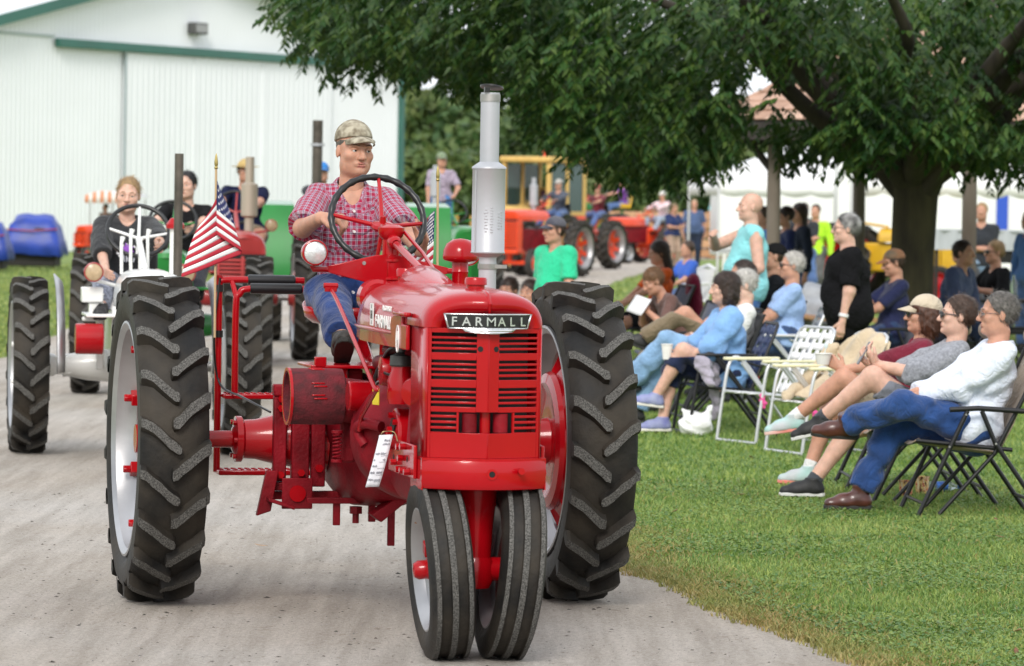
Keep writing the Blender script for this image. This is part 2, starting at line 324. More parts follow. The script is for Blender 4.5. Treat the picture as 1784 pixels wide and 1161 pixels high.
# fallen leaves, each its own
lm = mat('dead_leaf', (.16, .07, .03), .7, var=.4, vs=30); lt = mat('tan_leaf', (.4, .25, .14), .7, var=.3, vs=30)
LL = ['dark curled leaf on the grass below the camp chair', 'dark flat leaf on the grass just below the camp chair legs', 'dark leaf among the dry stems at the lawn foreground', 'pale tan leaf in the lawn foreground', 'reddish brown leaf on the grass below the black sneaker', 'yellowish leaf on the grass beside the tall rear tyre', 'small brown leaf below the empty white lawn chair', 'brown leaf at the ragged edge of the gravel', 'tan leaf lying behind the snack cups and bottle', 'tan leaf on the gravel beside the tall rear tyre', 'brown leaf on the grass in front of the white lawn chairs']
for k, (px, py, m_) in enumerate([(1742, 945, 0), (1735, 914, 0), (1770, 1148, 0), (1772, 1112, 1), (1292, 918, 0), (1175, 900, 1), (1310, 805, 0), (1325, 1070, 0), (1690, 830, 1), (455, 961, 1), (1290, 870, 0)]):
    p = gr(px, py); b = MB(); s_ = .022 + .012 * random.random(); a0 = random.random() * 6
    P = [(.0, -1), (.35, -.5), (.42, 0), (.3, .5), (0, 1), (-.3, .5), (-.42, 0), (-.35, -.5)]
    b.add([(u * s_, v * s_ * 1.2, .012 * u * u + .006 * v * v) for u, v in P], [(0, 1, 7), (1, 2, 6, 7), (2, 3, 5, 6), (3, 4, 5)]); o = b.build('fallen_leaf', lt if m_ else lm, loc=(p[0], p[1], .028), rz=a0, solid=.0015)
    o.rotation_euler.x = random.uniform(-.4, .4); tag(o, LL[k], 'leaf', 'fallen leaves')

# ================================================================== barn
def barn():
    WM = mat('white_steel_siding', (.82, .84, .86), .45, var=.02, vs=.5); GT = mat('green_trim', (.03, .13, .10), .4, var=.1, vs=1)
    p0 = V3((-13.6, 123, 0)); d = nrm((6.37, 11.7, 0)); o = p0 - d * .38 * 13.32; L = 1.904 * 13.32; nn = V3((d[1], -d[0], 0))
    Bn = empty('machinery_barn', 'large white steel barn with green trim and sliding doors', 'barn', (*o[:2], 0), math.atan2(d[1], d[0]))
    # local: x along gable wall, -y outward (towards camera)
    eave, apex = 6.25, 8.85; dep = 26
    def wallz(x): return eave + (apex - eave) * (1 - abs(x / (L / 2) - 1))
    # ribbed front wall: one panel object per sheet
    px_ = np.arange(0, L + .001, L / 28)
    for i in range(28):
        b = MB(); x0, x1 = px_[i], px_[i + 1]; xs_ = []; k = 4
        for j in range(k):
            w = (x1 - x0) / k; q = x0 + j * w; xs_ += [(q, 0), (q + w * .7, 0), (q + w * .76, -.025), (q + w * .94, -.025)]
        xs_.append((x1, 0)); P = np.array([[(x, y, 0) for x, y in xs_], [(x, y, wallz(x)) for x, y in xs_]]); b.grid(P)
        b.build('wall_panel', WM, Bn, smooth=0)
    b = MB(); b.box((L - .001, dep / 2 + .05, eave / 2), (.05, dep, eave)); b.build('side_wall', WM, Bn); b = MB(); b.box((0, dep / 2 + .05, eave / 2), (.05, dep, eave)); b.build('side_wall', WM, Bn)
    for sx in (0, 1):
        b = MB(); xa = -.5 if sx == 0 else L + .5; za = eave - .5 * (apex - eave) / (L / 2)
        b.add([(xa, -.45, za), (L / 2, -.45, apex), (L / 2, dep, apex), (xa, dep, za), (xa, -.45, za + .12), (L / 2, -.45, apex + .12), (L / 2, dep, apex + .12), (xa, dep, za + .12)], [(0, 1, 2, 3), (7, 6, 5, 4), (0, 4, 5, 1), (1, 5, 6, 2), (2, 6, 7, 3), (3, 7, 4, 0)]); b.build('roof_panel', mat('white_roof', (.7, .72, .74), .5), Bn)
        b = MB(); b.add([(xa, -.5, za - .15), (L / 2, -.5, apex - .15), (L / 2, -.5, apex + .17), (xa, -.5, za + .17), (xa, -.44, za - .15), (L / 2, -.44, apex - .15), (L / 2, -.44, apex + .17), (xa, -.44, za + .17)], [(0, 1, 2, 3), (7, 6, 5, 4), (0, 4, 5, 1), (1, 5, 6, 2), (2, 6, 7, 3), (3, 7, 4, 0)]); b.build('rake_trim', GT, Bn)
        b = MB(); xx = -.02 if sx == 0 else L + .02; b.box((xx, -.06, eave / 2), (.24, .12, eave)); b.build('corner_trim', GT, Bn)
    fx = lambda px: (lambda xr: xr)( ( (lambda k: ((k * o[1] - o[0]) / (d[0] - k * d[1])) )((px - CX) / F) ) )
    x0, x1 = fx(85), fx(560)
    b = MB(); b.box(((x0 + x1) / 2, -.16, 6.12), (x1 - x0, .2, .26)); b.build('door_rail', GT, Bn, bevel=.02)
    box_on(Bn, 'eave_flashing', (x0 / 2, -.04, 6.3), (x0, .04, .08), mat('grey_flashing', (.4, .47, .45), .5), 0)
    for a_, c_ in [(205, 325), (325, 445), (445, 560)]:
        xa, xb = fx(a_), fx(c_); b = MB(); xs_ = []
        for q in np.arange(xa + .02, xb - .05, .3): xs_ += [(q, -.1), (q + .22, -.1), (q + .24, -.12), (q + .28, -.12)]
        xs_.append((xb - .01, -.1)); P = np.array([[(x, y, .1) for x, y in xs_], [(x, y, 5.98) for x, y in xs_]]); b.grid(P); dr = b.build('sliding_door', WM, Bn, smooth=0, solid=.02)
        box_on(dr, 'door_edge', (xa + .02, -.13, 3.0), (.07 if a_ == 205 else .03, .05, 5.9), mat('grey_edge', (.3, .36, .38), .5) if a_ == 205 else WM, 0)
    # floodlight under the gable
    xl = fx(327); zl = float(at(327, 50, float(o[1] + d[1] * xl))[2]); b = MB(); b.box((xl, -.2, zl), (.75, .3, .36)); w_ = b.build('wall_floodlight', mat('bronze_housing', (.08, .08, .08), .5), Bn, bevel=.03); box_on(w_, 'lens', (xl, -.355, zl), (.62, .01, .24), mat('dull_lens', (.3, .3, .3), .3), 0)
    return Bn
barn()
# ================================================================== foliage helpers
def leaf_cloud(C, L, Wd, D, tilt, name, mts, parent=None, droop=.5):
    """C (N,3) leaf base positions, D (N,3) pointing directions; folded lance leaves of length L"""
    N = len(C); D = D / np.linalg.norm(D, axis=1, keepdims=True); up = np.array([0, 0, 1.]); sd = np.cross(D, up) + RNG.normal(0, tilt, (N, 3)); sd -= D * np.sum(sd * D, 1, keepdims=True); sd /= np.linalg.norm(sd, axis=1, keepdims=True) + 1e-9
    nn_ = np.cross(sd, D); l = (L * RNG.uniform(.65, 1.15, N))[:, None]; w = (Wd * RNG.uniform(.75, 1.15, N))[:, None]
    V_ = np.zeros((N, 6, 3)); V_[:, 0] = C; V_[:, 1] = C + D * l * .35 + sd * w - nn_ * w * .25; V_[:, 2] = C + D * l * .4 + nn_ * 0; V_[:, 3] = C + D * l * .35 - sd * w - nn_ * w * .25
    V_[:, 4] = C + D * l * .75 + sd * w * .55 - np.array([0, 0, 1]) * l * .1; V_[:, 5] = C + D * l - np.array([0, 0, 1]) * l * .22
    i = np.arange(N)[:, None] * 6; T3 = np.concatenate([i + [[0, 1, 2]], i + [[0, 2, 3]], i + [[1, 5, 2]], i + [[2, 5, 3]]], 0)
    return npmesh(name, V_.reshape(-1, 3), T3, mts, parent)
def blobs(N, c, r, sub=9, rs=.45):
    """points clustered on sub-clumps inside an ellipsoid"""
    k = RNG.normal(0, 1, (sub, 3)); k /= np.linalg.norm(k, axis=1, keepdims=True); k *= RNG.uniform(.35, .95, (sub, 1)); k[:, 2] = np.abs(k[:, 2]) * .95 - .25
    w = RNG.integers(0, sub, N); q = RNG.normal(0, 1, (N, 3)); q /= np.linalg.norm(q, axis=1, keepdims=True); q *= RNG.uniform(.5, 1, (N, 1)) ** .5
    return np.array(c) + (k[w] + q * rs) * np.array(r)
BARK = mat('bark', (.025, .02, .015), .95, col2=(.055, .046, .03), vs=9, bump=.9, bs=22, stretch=(1, 1, .35))
LF = [leafmat('wood_leaf_a', (.075, .14, .04), (.13, .20, .065), .35), leafmat('wood_leaf_b', (.10, .16, .045), (.16, .22, .075), .35), leafmat('wood_leaf_c', (.055, .11, .035), (.10, .16, .05), .35)]
def bgtree(px, Y, hgt, rw, k, label):
    x = xat(px, Y); t = empty('broadleaf_tree', label, 'tree', (x, Y, 0), 0, 'trees along the far edge of the field')
    b = MB(); b.tube([(0, 0, 0), (.1, 0, hgt * .3), (-.1, .1, hgt * .6), (0, 0, hgt * .8)], [.28, .22, .14, .04], 8)
    for q in range(4):
        a = q * 1.7; b.tube([(0, 0, hgt * .3), (rw * .4 * math.cos(a), rw * .4 * math.sin(a), hgt * .55), (rw * .6 * math.cos(a), rw * .6 * math.sin(a), hgt * .7)], [.13, .08, .03], 6)
    tag(b.build('trunk', BARK, t, smooth=60))
    N = 2600; C = blobs(N, (0, 0, hgt * .52), (rw, rw, hgt * .5), 12, .42); C[:, 2] = np.maximum(C[:, 2], .3); D = RNG.normal(0, 1, (N, 3)); D[:, 2] -= .3
    tag(leaf_cloud(C, .55, .2, D, .6, 'crown', LF[k], t), kind='stuff')
specs = [(640, 178, 7.0, 3.2), (720, 172, 7.4, 3.0), (790, 182, 8.0, 3.4), (850, 170, 6.6, 2.8), (905, 180, 7.2, 3.0), (960, 168, 6.5, 2.8), (1020, 178, 8, 3.2), (1090, 172, 7.6, 3.2), (1150, 184, 8, 3.2), (1210, 176, 7, 3.0), (1262, 170, 6.2, 2.7), (1310, 182, 7, 3), (1370, 176, 5.6, 3), (755, 158, 4.0, 2.2), (1240, 160, 3.6, 2.2), (900, 160, 3.4, 2.2), (1100, 162, 3.6, 2.4), (690, 160, 3.8, 2.0)]
WL = ['mid green tree behind the barn corner', 'pale green tree just clear of the barn corner', 'tall deep green tree behind the man standing on the tractor', 'mid green tree behind the silver muffler', 'pale green tree behind the yellow cab', 'deep green tree rising over the yellow cab roof', 'tall mid green tree behind the square-grille tractor', 'pale green tree behind the tractor with the big silver rim', 'tall deep green tree behind the small orange tractor', 'mid green tree behind the two men in blue', 'low pale green tree left of the bald man in turquoise', 'deep green tree behind the bald man in turquoise', 'wide mid green tree beyond the pavilion post', 'short pale green tree in front of the woods near the barn', 'short deep green tree behind the timber stack', 'short mid green tree beside the yellow cab', 'short pale green tree behind the orange tractors', 'short deep green tree at the foot of the barn corner']
for i, (px, Y, hh, rw) in enumerate(specs): bgtree(px, Y, hh, rw, i % 3, WL[i])
# a wooded slope closing the view
def wood():
    N = 16000; x = RNG.uniform(-16, 95, N); y = RNG.uniform(188, 215, N); top = 5.6 + 1.0 * np.sin(x * .35) + .7 * np.sin(x * .9 + 1); top = np.where(x > 16, 4.2, top); z = top * RNG.uniform(0, 1, N) ** .7
    D = RNG.normal(0, 1, (N, 3)); tag(leaf_cloud(np.stack([x, y, z], 1), .9, .4, D, .6, 'far_wood', LF[1]), 'hazy green wood closing off the far side of the field', 'wood', kind='stuff')
wood()
# ================================================================== the big shade tree
def shade_tree():
    Y0 = 40.; X0 = xat(1586, Y0); K = Y0 / 36
    t = empty('shade_tree', 'large low-branching shade tree with broad dark green leafy crown beside the pavilion', 'tree', (X0, Y0, 0))
    b = MB(); pts = [(-.03, 0, -.05), (0, 0, .12), (.0, 0, .5), (.0, 0, 1.2), (.02, 0, 1.8), (.02, 0, 2.2), (0, 0, 2.8)]; b.tube(pts, [.34, .265, .222, .206, .215, .25, .22], 24)
    tag(b.build('trunk', mat('mossy_bark', (.022, .017, .010), .95, col2=(.07, .06, .03), vs=7, bump=1, bs=22, stretch=(1, 1, .3)), t, smooth=60))
    R_ = random.Random(3); tips = []
    for k in range(15):
        a = k * 2.399 + .3; ln = R_.uniform(3.4, 5.7); el = R_.uniform(.42, .95); d = V3((math.cos(a), math.sin(a), el))
        p = [V3((.1 * math.cos(a), .1 * math.sin(a), 1.75 + .5 * R_.random()))]
        for s_ in range(1, 7):
            f_ = s_ / 6; q = p[0] + d * ln * f_ + V3((0, 0, .35 * math.sin(f_ * 2.2) - .25 * f_ * f_)) + V3((R_.uniform(-.15, .15), R_.uniform(-.15, .15), R_.uniform(-.08, .08))); p.append(q)
        bb = MB(); bb.tube(smooth_path(p, 3), list(np.linspace(.11, .015, 19)), 8); bb.build('limb', BARK, t, smooth=60)
        for s_ in range(2, 7):
            tips.append(p[s_])
    # crown underside profile, as height above ground against x (relative to trunk) : drooping skirts
    ux = np.array([-5.4, -4.9, -4.4, -3.7, -3.2, -2.8, -2.3, -1.9, -1.55, -1.2, -.8, -.4, 0, .5, 1.0, 2, 3, 4, 5.5])
    uz = np.array([3.2, 2.98, 2.88, 2.82, 2.62, 2.2, 2.0, 2.02, 2.4, 2.5, 2.25, 2.15, 2.15, 2.2, 2.15, 2.1, 2.05, 2.05, 2.2])
    ux = ux * K; uz = 1.72 + (uz - 1.72) * K
    # twigs carrying sprays
    NS = 10500; x = RNG.uniform(-5.9, 5.2, NS); y = RNG.uniform(-2.7, 3.5, NS); r = np.sqrt(x * x + y * y); keep = (r < 6.1) & (x < .14 * (Y0 + y) - X0 + 1.3); x, y = x[keep], y[keep]; NS = len(x)
    edge = np.clip((r[keep] - 3.6) / 2.4, 0, 1)
    zb = np.interp(x + .25 * np.sin(y * 1.7), ux, uz) + .10 * np.sin(x * 4 + y * 3) + .12 * np.abs(y) * .25
    th = 1.6 - .75 * edge; u = RNG.uniform(0, 1, NS) ** 1.25; z = zb + .05 + u * th
    sh = np.sin(x * 2.3 + 1.3 * y) + np.sin(y * 2.9 - z * 2.7 + x) + .8 * np.sin(z * 5 + x * 1.7)
    xs_ = (x - .065 * y) / K; zs_ = 1.72 + (z - .028 * y - 1.72) / K; gap = ((xs_ > -1.5) & (xs_ < -.62) & (zs_ > 2.45) & (zs_ < 3.1)) | ((xs_ > .5) & (xs_ < 1.2) & (zs_ > 2.5) & (zs_ < 3.05)); ok = (sh > -1.15) & ~(gap & (RNG.uniform(0, 1, NS) < .93)) & ~((edge > .25) & (sh < -.35) & (x < -2.4)); x, y, z = x[ok], y[ok], z[ok]; NS = len(x)
    n = 17; tt = (np.arange(n) / (n - 1))[None, :, None]; az = RNG.uniform(0, 6.283, NS); out = np.stack([x, y, 0 * x], 1); out /= np.linalg.norm(out, axis=1, keepdims=True) + .3
    tw = np.stack([np.cos(az), np.sin(az), 0 * az], 1) * .7 + out * .6; tw[:, 2] = RNG.uniform(-.75, -.1, NS); tw /= np.linalg.norm(tw, axis=1, keepdims=True); ln = RNG.uniform(.24, .42, NS)
    base = np.stack([x, y, z], 1)[:, None, :] + tw[:, None, :] * ln[:, None, None] * tt + np.array([0, 0, -.07]) * tt ** 2
    side = np.cross(tw, [0, 0, 1.]); side /= np.linalg.norm(side, axis=1, keepdims=True); alt = np.where(np.arange(n) % 2 == 0, 1, -1)[None, :, None]
    D = side[:, None, :] * alt * .9 + tw[:, None, :] * .75 + np.array([0, 0, -.45]) + RNG.normal(0, .18, base.shape)
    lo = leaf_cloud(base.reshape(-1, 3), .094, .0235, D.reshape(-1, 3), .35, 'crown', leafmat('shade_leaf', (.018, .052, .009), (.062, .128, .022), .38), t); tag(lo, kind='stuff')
shade_tree()
# ================================================================== pavilion with shingle roof
def pavilion():
    P = empty('picnic_pavilion', 'open timber picnic pavilion with brown-pink shingle roof behind the shade tree', 'pavilion', (0, 0, 0))
    post = mat('weathered_post', (.13, .10, .075), .85, col2=(.19, .16, .13), vs=6, bump=.5, bs=30, stretch=(1, 1, .2)); wood_ = mat('dark_beam', (.035, .028, .024), .8, var=.2)
    sh = [mat('salmon_shingle', (.46, .29, .21), .85, var=.12, vs=8), mat('salmon_shingle_pale', (.52, .34, .25), .85, var=.12, vs=8), mat('salmon_shingle_dark', (.38, .23, .16), .85, var=.12, vs=8)]
    cx, cy = 6.05, 51.0; Rr = 4.1; ze, za = 2.70, 4.7; n = 8
    C = [(cx + Rr * math.cos(a), cy + Rr * math.sin(a)) for a in [math.pi / 8 + k * math.pi / 4 for k in range(n)]]
    for k in range(n):
        a = V3((*C[k], ze)); b_ = V3((*C[(k + 1) % n], ze)); t_ = V3((cx, cy, za)); mid = (a + b_) / 2; facing = (mid[1] < cy + .5)
        bb = MB(); bb.add([a, b_, t_, a - [0, 0, .08], b_ - [0, 0, .08], t_ - [0, 0, .08]], [(0, 1, 2), (5, 4, 3), (0, 3, 4, 1)]); ro = bb.build('roof_deck', wood_, P, smooth=0)
        b2 = MB(); dd = nrm(b_ - a); b2.box((a + b_) / 2 - V3((0, 0, .12)), (np.linalg.norm(b_ - a) + .02, .06, .2), rz=math.atan2(dd[1], dd[0])); b2.build('fascia', wood_, P)
        if facing:
            up = t_ - mid; Lh = np.linalg.norm(up); uu = up / Lh; nv = np.cross(dd, uu); nv = nv if nv[2] > 0 else -nv; wid = np.linalg.norm(b_ - a); rows = 13
            for i in range(rows):
                s0 = i * .24 ; 
                if s0 > Lh - .3: break
                half = wid / 2 * (1 - s0 / Lh); q = -half
                while q < half - .05:
                    w = min(.3, half - q); m = MB(); c = mid + dd * (q + w / 2) + uu * (s0 + .12) + nv * (.022 + .004 * ((i * 7 + int(q * 10)) % 3))
                    Mx = np.stack([dd, uu, nv], 1); vs = [c + Mx @ V3((sx * (w - .008) / 2, sy * .135, sz * .006 + (-.008 * sy))) for sx in (-1, 1) for sy in (-1, 1) for sz in (-1, 1)]
                    m.add(vs, [(0, 1, 3, 2), (4, 6, 7, 5), (0, 4, 5, 1), (2, 3, 7, 6), (0, 2, 6, 4), (1, 5, 7, 3)]); m.build('shingle', sh[random.randrange(3)], ro, smooth=0); q += .3
    posts = [(xat(1342, 49.3), 49.3), (xat(1683, 46.2), 46.2), (cx + 3.4, 48), (cx + 3.4, 53), (cx - 1.6, 54.2), (cx + 1.4, 54.4)]
    for (x, y) in posts:
        b = MB(); b.tube([(x, y, 0), (x + .01, y, 1.2), (x, y, 2.62)], [.088, .083, .078], 14); o = b.build('post', post, P, smooth=60)
        for s_ in (-1, 1): tub_on(o, 'brace', [(x, y, 2.1), (x + s_ * .38, y, 2.58)], .045, wood_, 8)
    return P
pavilion()
# ================================================================== tractors
def tyre_mesh(R, Wd, rim, nl=20, lh=.036, lugs=True, seg=64):
    """axis x, centre 0.  mat 0 rubber, 1 worn lug face"""
    b = MB(); c = R - lh; w = Wd / 2
    prof = [(rim, -w * .72), (rim + .03, -w * .86), (rim + (c - rim) * .4, -w * 1.0), (rim + (c - rim) * .75, -w * .98), (c - .03, -w * .9), (c - .008, -w * .6), (c, 0),
            (c - .008, w * .6), (c - .03, w * .9), (rim + (c - rim) * .75, w * .98), (rim + (c - rim) * .4, w * 1.0), (rim + .03, w * .86), (rim, w * .72)]
    b.lathe(prof, ax=(1, 0, 0), n=seg)
    if not lugs: return b
    pt = lambda v, th, r: np.array([v, -r * math.cos(th), r * math.sin(th)])
    for i in range(nl):
        for sd in (-1, 1):
            th0 = 2 * math.pi * (i + (.5 if sd > 0 else 0)) / nl
            # centre line: outer shoulder -> inner nose ; at the front the nose is lower
            ks = [(1.0, .0, -.075), (.99, .002, -.012), (.86, .012, 0), (.66, .04, 0), (.42, .085, 0), (.2, .13, 0), (.04, .158, 0), (-.07, .168, 0), (-.11, .17, 0)]
            st = []
            for j, (fv, da, dr) in enumerate(ks):
                st.append((sd * w * fv, th0 - da * .98, R + dr - abs(fv) ** 3 * .012))
            jr = random.Random(i * 2 + (sd > 0)); hw = .0245 / R * jr.uniform(.88, 1.1); th0 += jr.uniform(-.012, .012); st = [(v + jr.uniform(-.004, .004), t_ + jr.uniform(-.004, .004), r_ - jr.uniform(0, .004)) for v, t_, r_ in st]
            vs = []; fs = []; ms = []
            for j, (v, th, r) in enumerate(st):
                tw = hw * (.85, .85, .9, .95, 1, 1, 1, .85, .4)[j]; bw = tw * 1.5 + .008
                rb = c - .03
                q = .35 * tw  # skew across v so the bar keeps its width when slanted
                vs += [pt(v - sd * .004, th + bw, rb), pt(v, th + tw, r), pt(v, th - tw, r), pt(v - sd * .004, th - bw, rb)]
            for j in range(len(st) - 1):
                a, d = j * 4, (j + 1) * 4
                for k in range(3):
                    q = (a + k, a + k + 1, d + k + 1, d + k); fs.append(q if sd < 0 else q[::-1]); ms.append(1 if (k == 1 and j > 0) else 0)
            e = (len(st) - 1) * 4
            fs += [(0, 3, 2, 1) if sd < 0 else (0, 1, 2, 3), (e, e + 1, e + 2, e + 3) if sd < 0 else (e + 3, e + 2, e + 1, e)]; ms += [0, 0]
            b.add(vs, fs, ms)
    return b
def rim_mesh(rim, w, n=48):
    b = MB(); h = w * .42
    b.lathe([(rim + .022, -h - .012), (rim + .022, -h), (rim - .004, -h + .006), (rim - .012, -h * .55), (rim - .045, -h * .3), (rim - .045, h * .3), (rim - .012, h * .55), (rim - .004, h - .006), (rim + .022, h), (rim + .022, h + .012),
             (rim + .012, h + .014), (rim - .012, h - .004), (rim - .022, h * .55), (rim - .055, h * .28), (rim - .055, -h * .28), (rim - .022, -h * .55), (rim - .012, -h + .004), (rim + .012, -h - .014)], ax=(1, 0, 0), n=n, closed=True)
    return b
def disc_mesh(rim, spokes=8, side=1, off=0.0):
    """cast wheel centre with arms to the rim; +x is the outer face"""
    b = MB()
    f0 = min(1., rim / .475); b.lathe([(r_ * f0, a_) for r_, a_ in [(.0, .05), (.075, .05), (.085, .03), (.1, .012), (.17, .0), (.23, .015), (.27, .02), (.29, .01), (.30, -.015), (.29, -.035), (.25, -.045), (.2, -.02), (.1, -.03), (.085, -.09), (0, -.09)]], o=(off, 0, 0), ax=(1, 0, 0), n=40)
    for k in range(spokes):
        t = 2 * math.pi * (k + .5) / spokes; c, s_ = math.cos(t), math.sin(t); e = V3((0, c, s_)); g = V3((0, -s_, c))
        f = min(1., rim / .475); pts = [(.24 * f, .085), (.31 * f, .05), (rim - .06, .04), (rim - .06, -.04), (.31 * f, -.05), (.24 * f, -.085)]
        n0 = len(b.v); b.prism(pts, (off, 0, 0), e, g, (1, 0, 0), .045)
        for i in range(n0, len(b.v)):      # arms sweep out to the rim's centre plane
            v = b.v[i]; rr = math.hypot(v[1], v[2]); b.v[i] = (v[0] - off * max(0, (rr - .26 * f) / (rim - .06 - .26 * f)), v[1], v[2])
    return b
def front_tyre(R, Wd, rim, n=56):
    b = MB(); w = Wd / 2; c = R - .012
    h_ = [(rim, .7, 0), (rim + .02, .85, 0), (rim + (c - rim) * .5, 1, 0), (c - .022, .93, 0), (c - .006, .82, 0), (R - .004, .79, 1), (R - .001, .6, 0), (c - .002, .57, 0), (c, .16, 0), (R, .13, 1)]
    prof = [(r_, -w * a_, m_) for r_, a_, m_ in h_] + [(R, w * .13, 0), (c, w * .16, 0), (c - .002, w * .57, 0), (R - .001, w * .6, 1), (R - .004, w * .79, 0), (c - .006, w * .82, 0), (c - .022, w * .93, 0), (rim + (c - rim) * .5, w, 0), (rim + .02, w * .85, 0), (rim, w * .7, 0)]
    b.lathe(prof, ax=(1, 0, 0), n=n); return b
WCACHE = {}
def rear_wheel(parent, loc, R=.69, Wd=.29, rim=.475, disc=RED, rimm=SILV, flip=False, nl=20, bolts=True, fine=True):
    key = (R, Wd, rim, disc.name, rimm.name, nl, fine)
    if key not in WCACHE:
        WCACHE[key] = (tyre_mesh(R, Wd, rim, nl, seg=72 if fine else 40).mesh('tyre', [RUB, LUGT], 32), rim_mesh(rim, Wd).mesh('rim', [rimm]), disc_mesh(rim, 8, off=-.085).mesh('rear_wheel', [disc]))
    ty, ri, di = WCACHE[key]
    def mk(n, me, p):
        o = bpy.data.objects.new(n, me); COL.objects.link(o); o.parent = p; return o
    d = mk('rear_wheel', di, parent); d.location = loc
    t = mk('tyre', ty, d); mk('rim', ri, d)
    if flip: d.scale.x = -1
    if bolts and fine:
        for k in range(8):
            a = 2 * math.pi * (k + .5) / 8; c, s_ = math.cos(a), math.sin(a); r = rim - .075; bb = MB()
            bb.box((.035, r * c, r * s_), (.06, .06, .05), rx=a); bb.cyl((.06, r * c, r * s_), (.095, r * c, r * s_), .018, n=6)
            bb.build('clamp_bolt', disc, d, bevel=.004)
    return d
def hood_loft(sec, nu=14, cap0=True, cap1=True):
    """sec: list of (y, halfwidth, zbottom, ztop, vee, roundness)"""
    P = []
    for (y, w, zb, zt, vee, ex) in sec:
        row = []
        for k in range(2 * nu + 1):
            t = math.pi * k / (2 * nu); c, s_ = math.cos(t), math.sin(t)
            x = w * math.copysign(abs(c) ** (2 / ex), -c); z = zb + (zt - zb) * abs(s_) ** (2 / ex)
            row.append((x, y + vee * (abs(x) / max(w, .01)) ** 1.3, z))
        P.append(row)
    b = MB(); A = np.array(P); b.grid(A)
    n = A.shape[1]; o = len(A) - 1
    if cap0: b.f.append(tuple(range(n))); b.m.append(0)
    if cap1: b.f.append(tuple(o * n + k for k in range(n))[::-1]); b.m.append(0)
    return b
def steering(parent, c, r, tilt, mrim, mspoke, hub, n=40, grips=True, yaw=0):
    """rim circle centre c radius r, tilt from vertical"""
    eu = V3((1, 0, 0)); ev = V3((0, math.sin(tilt), math.cos(tilt)))
    b = MB(); N = 72; pts = []; rr = []
    for i in range(N):
        a = 2 * math.pi * i / N; pts.append(V3(c) + r * (math.cos(a) * eu + math.sin(a) * ev)); rr.append(.0145 + (.0022 * math.cos(a * 24) if grips else 0))
    b.tube(pts, rr, 10, closed=True); o = b.build('steering_wheel', mrim, parent, smooth=60)
    for k in range(4):
        a = rad(85) + k * math.pi / 2; e = V3(c) + (r - .004) * (math.cos(a) * eu + math.sin(a) * ev); s_ = MB()
        s_.tube([hub, hub + (e - hub) * .5 + V3((0, -.008, 0)), e], [.011, .0095, .008], 8); s_.build('spoke', mspoke, o)
    return o
def headlamp(parent, c, r, mbody, yawx=0, glass=None):
    b = MB(); c = V3(c)
    b.lathe([(r * .9, -.012), (r, -.01), (r * 1.04, 0), (r * 1.02, .02), (r * .95, .06), (r * .7, .11), (r * .35, .14), (0, .15)], o=c, ax=(0, 1, 0), n=32)
    o = b.build('headlamp', mbody, parent, smooth=50)
    g = MB(); g.lathe([(0, -.02), (r * .5, -.017), (r * .91, -.006)], o=c, ax=(0, 1, 0), n=32); g.build('lens', glass or LENS, o, smooth=60)
    return o
LENS = mat('headlamp_lens', (.7, .72, .72), .15, metal=.4, var=.3, vs=22, bump=.25, bs=160)
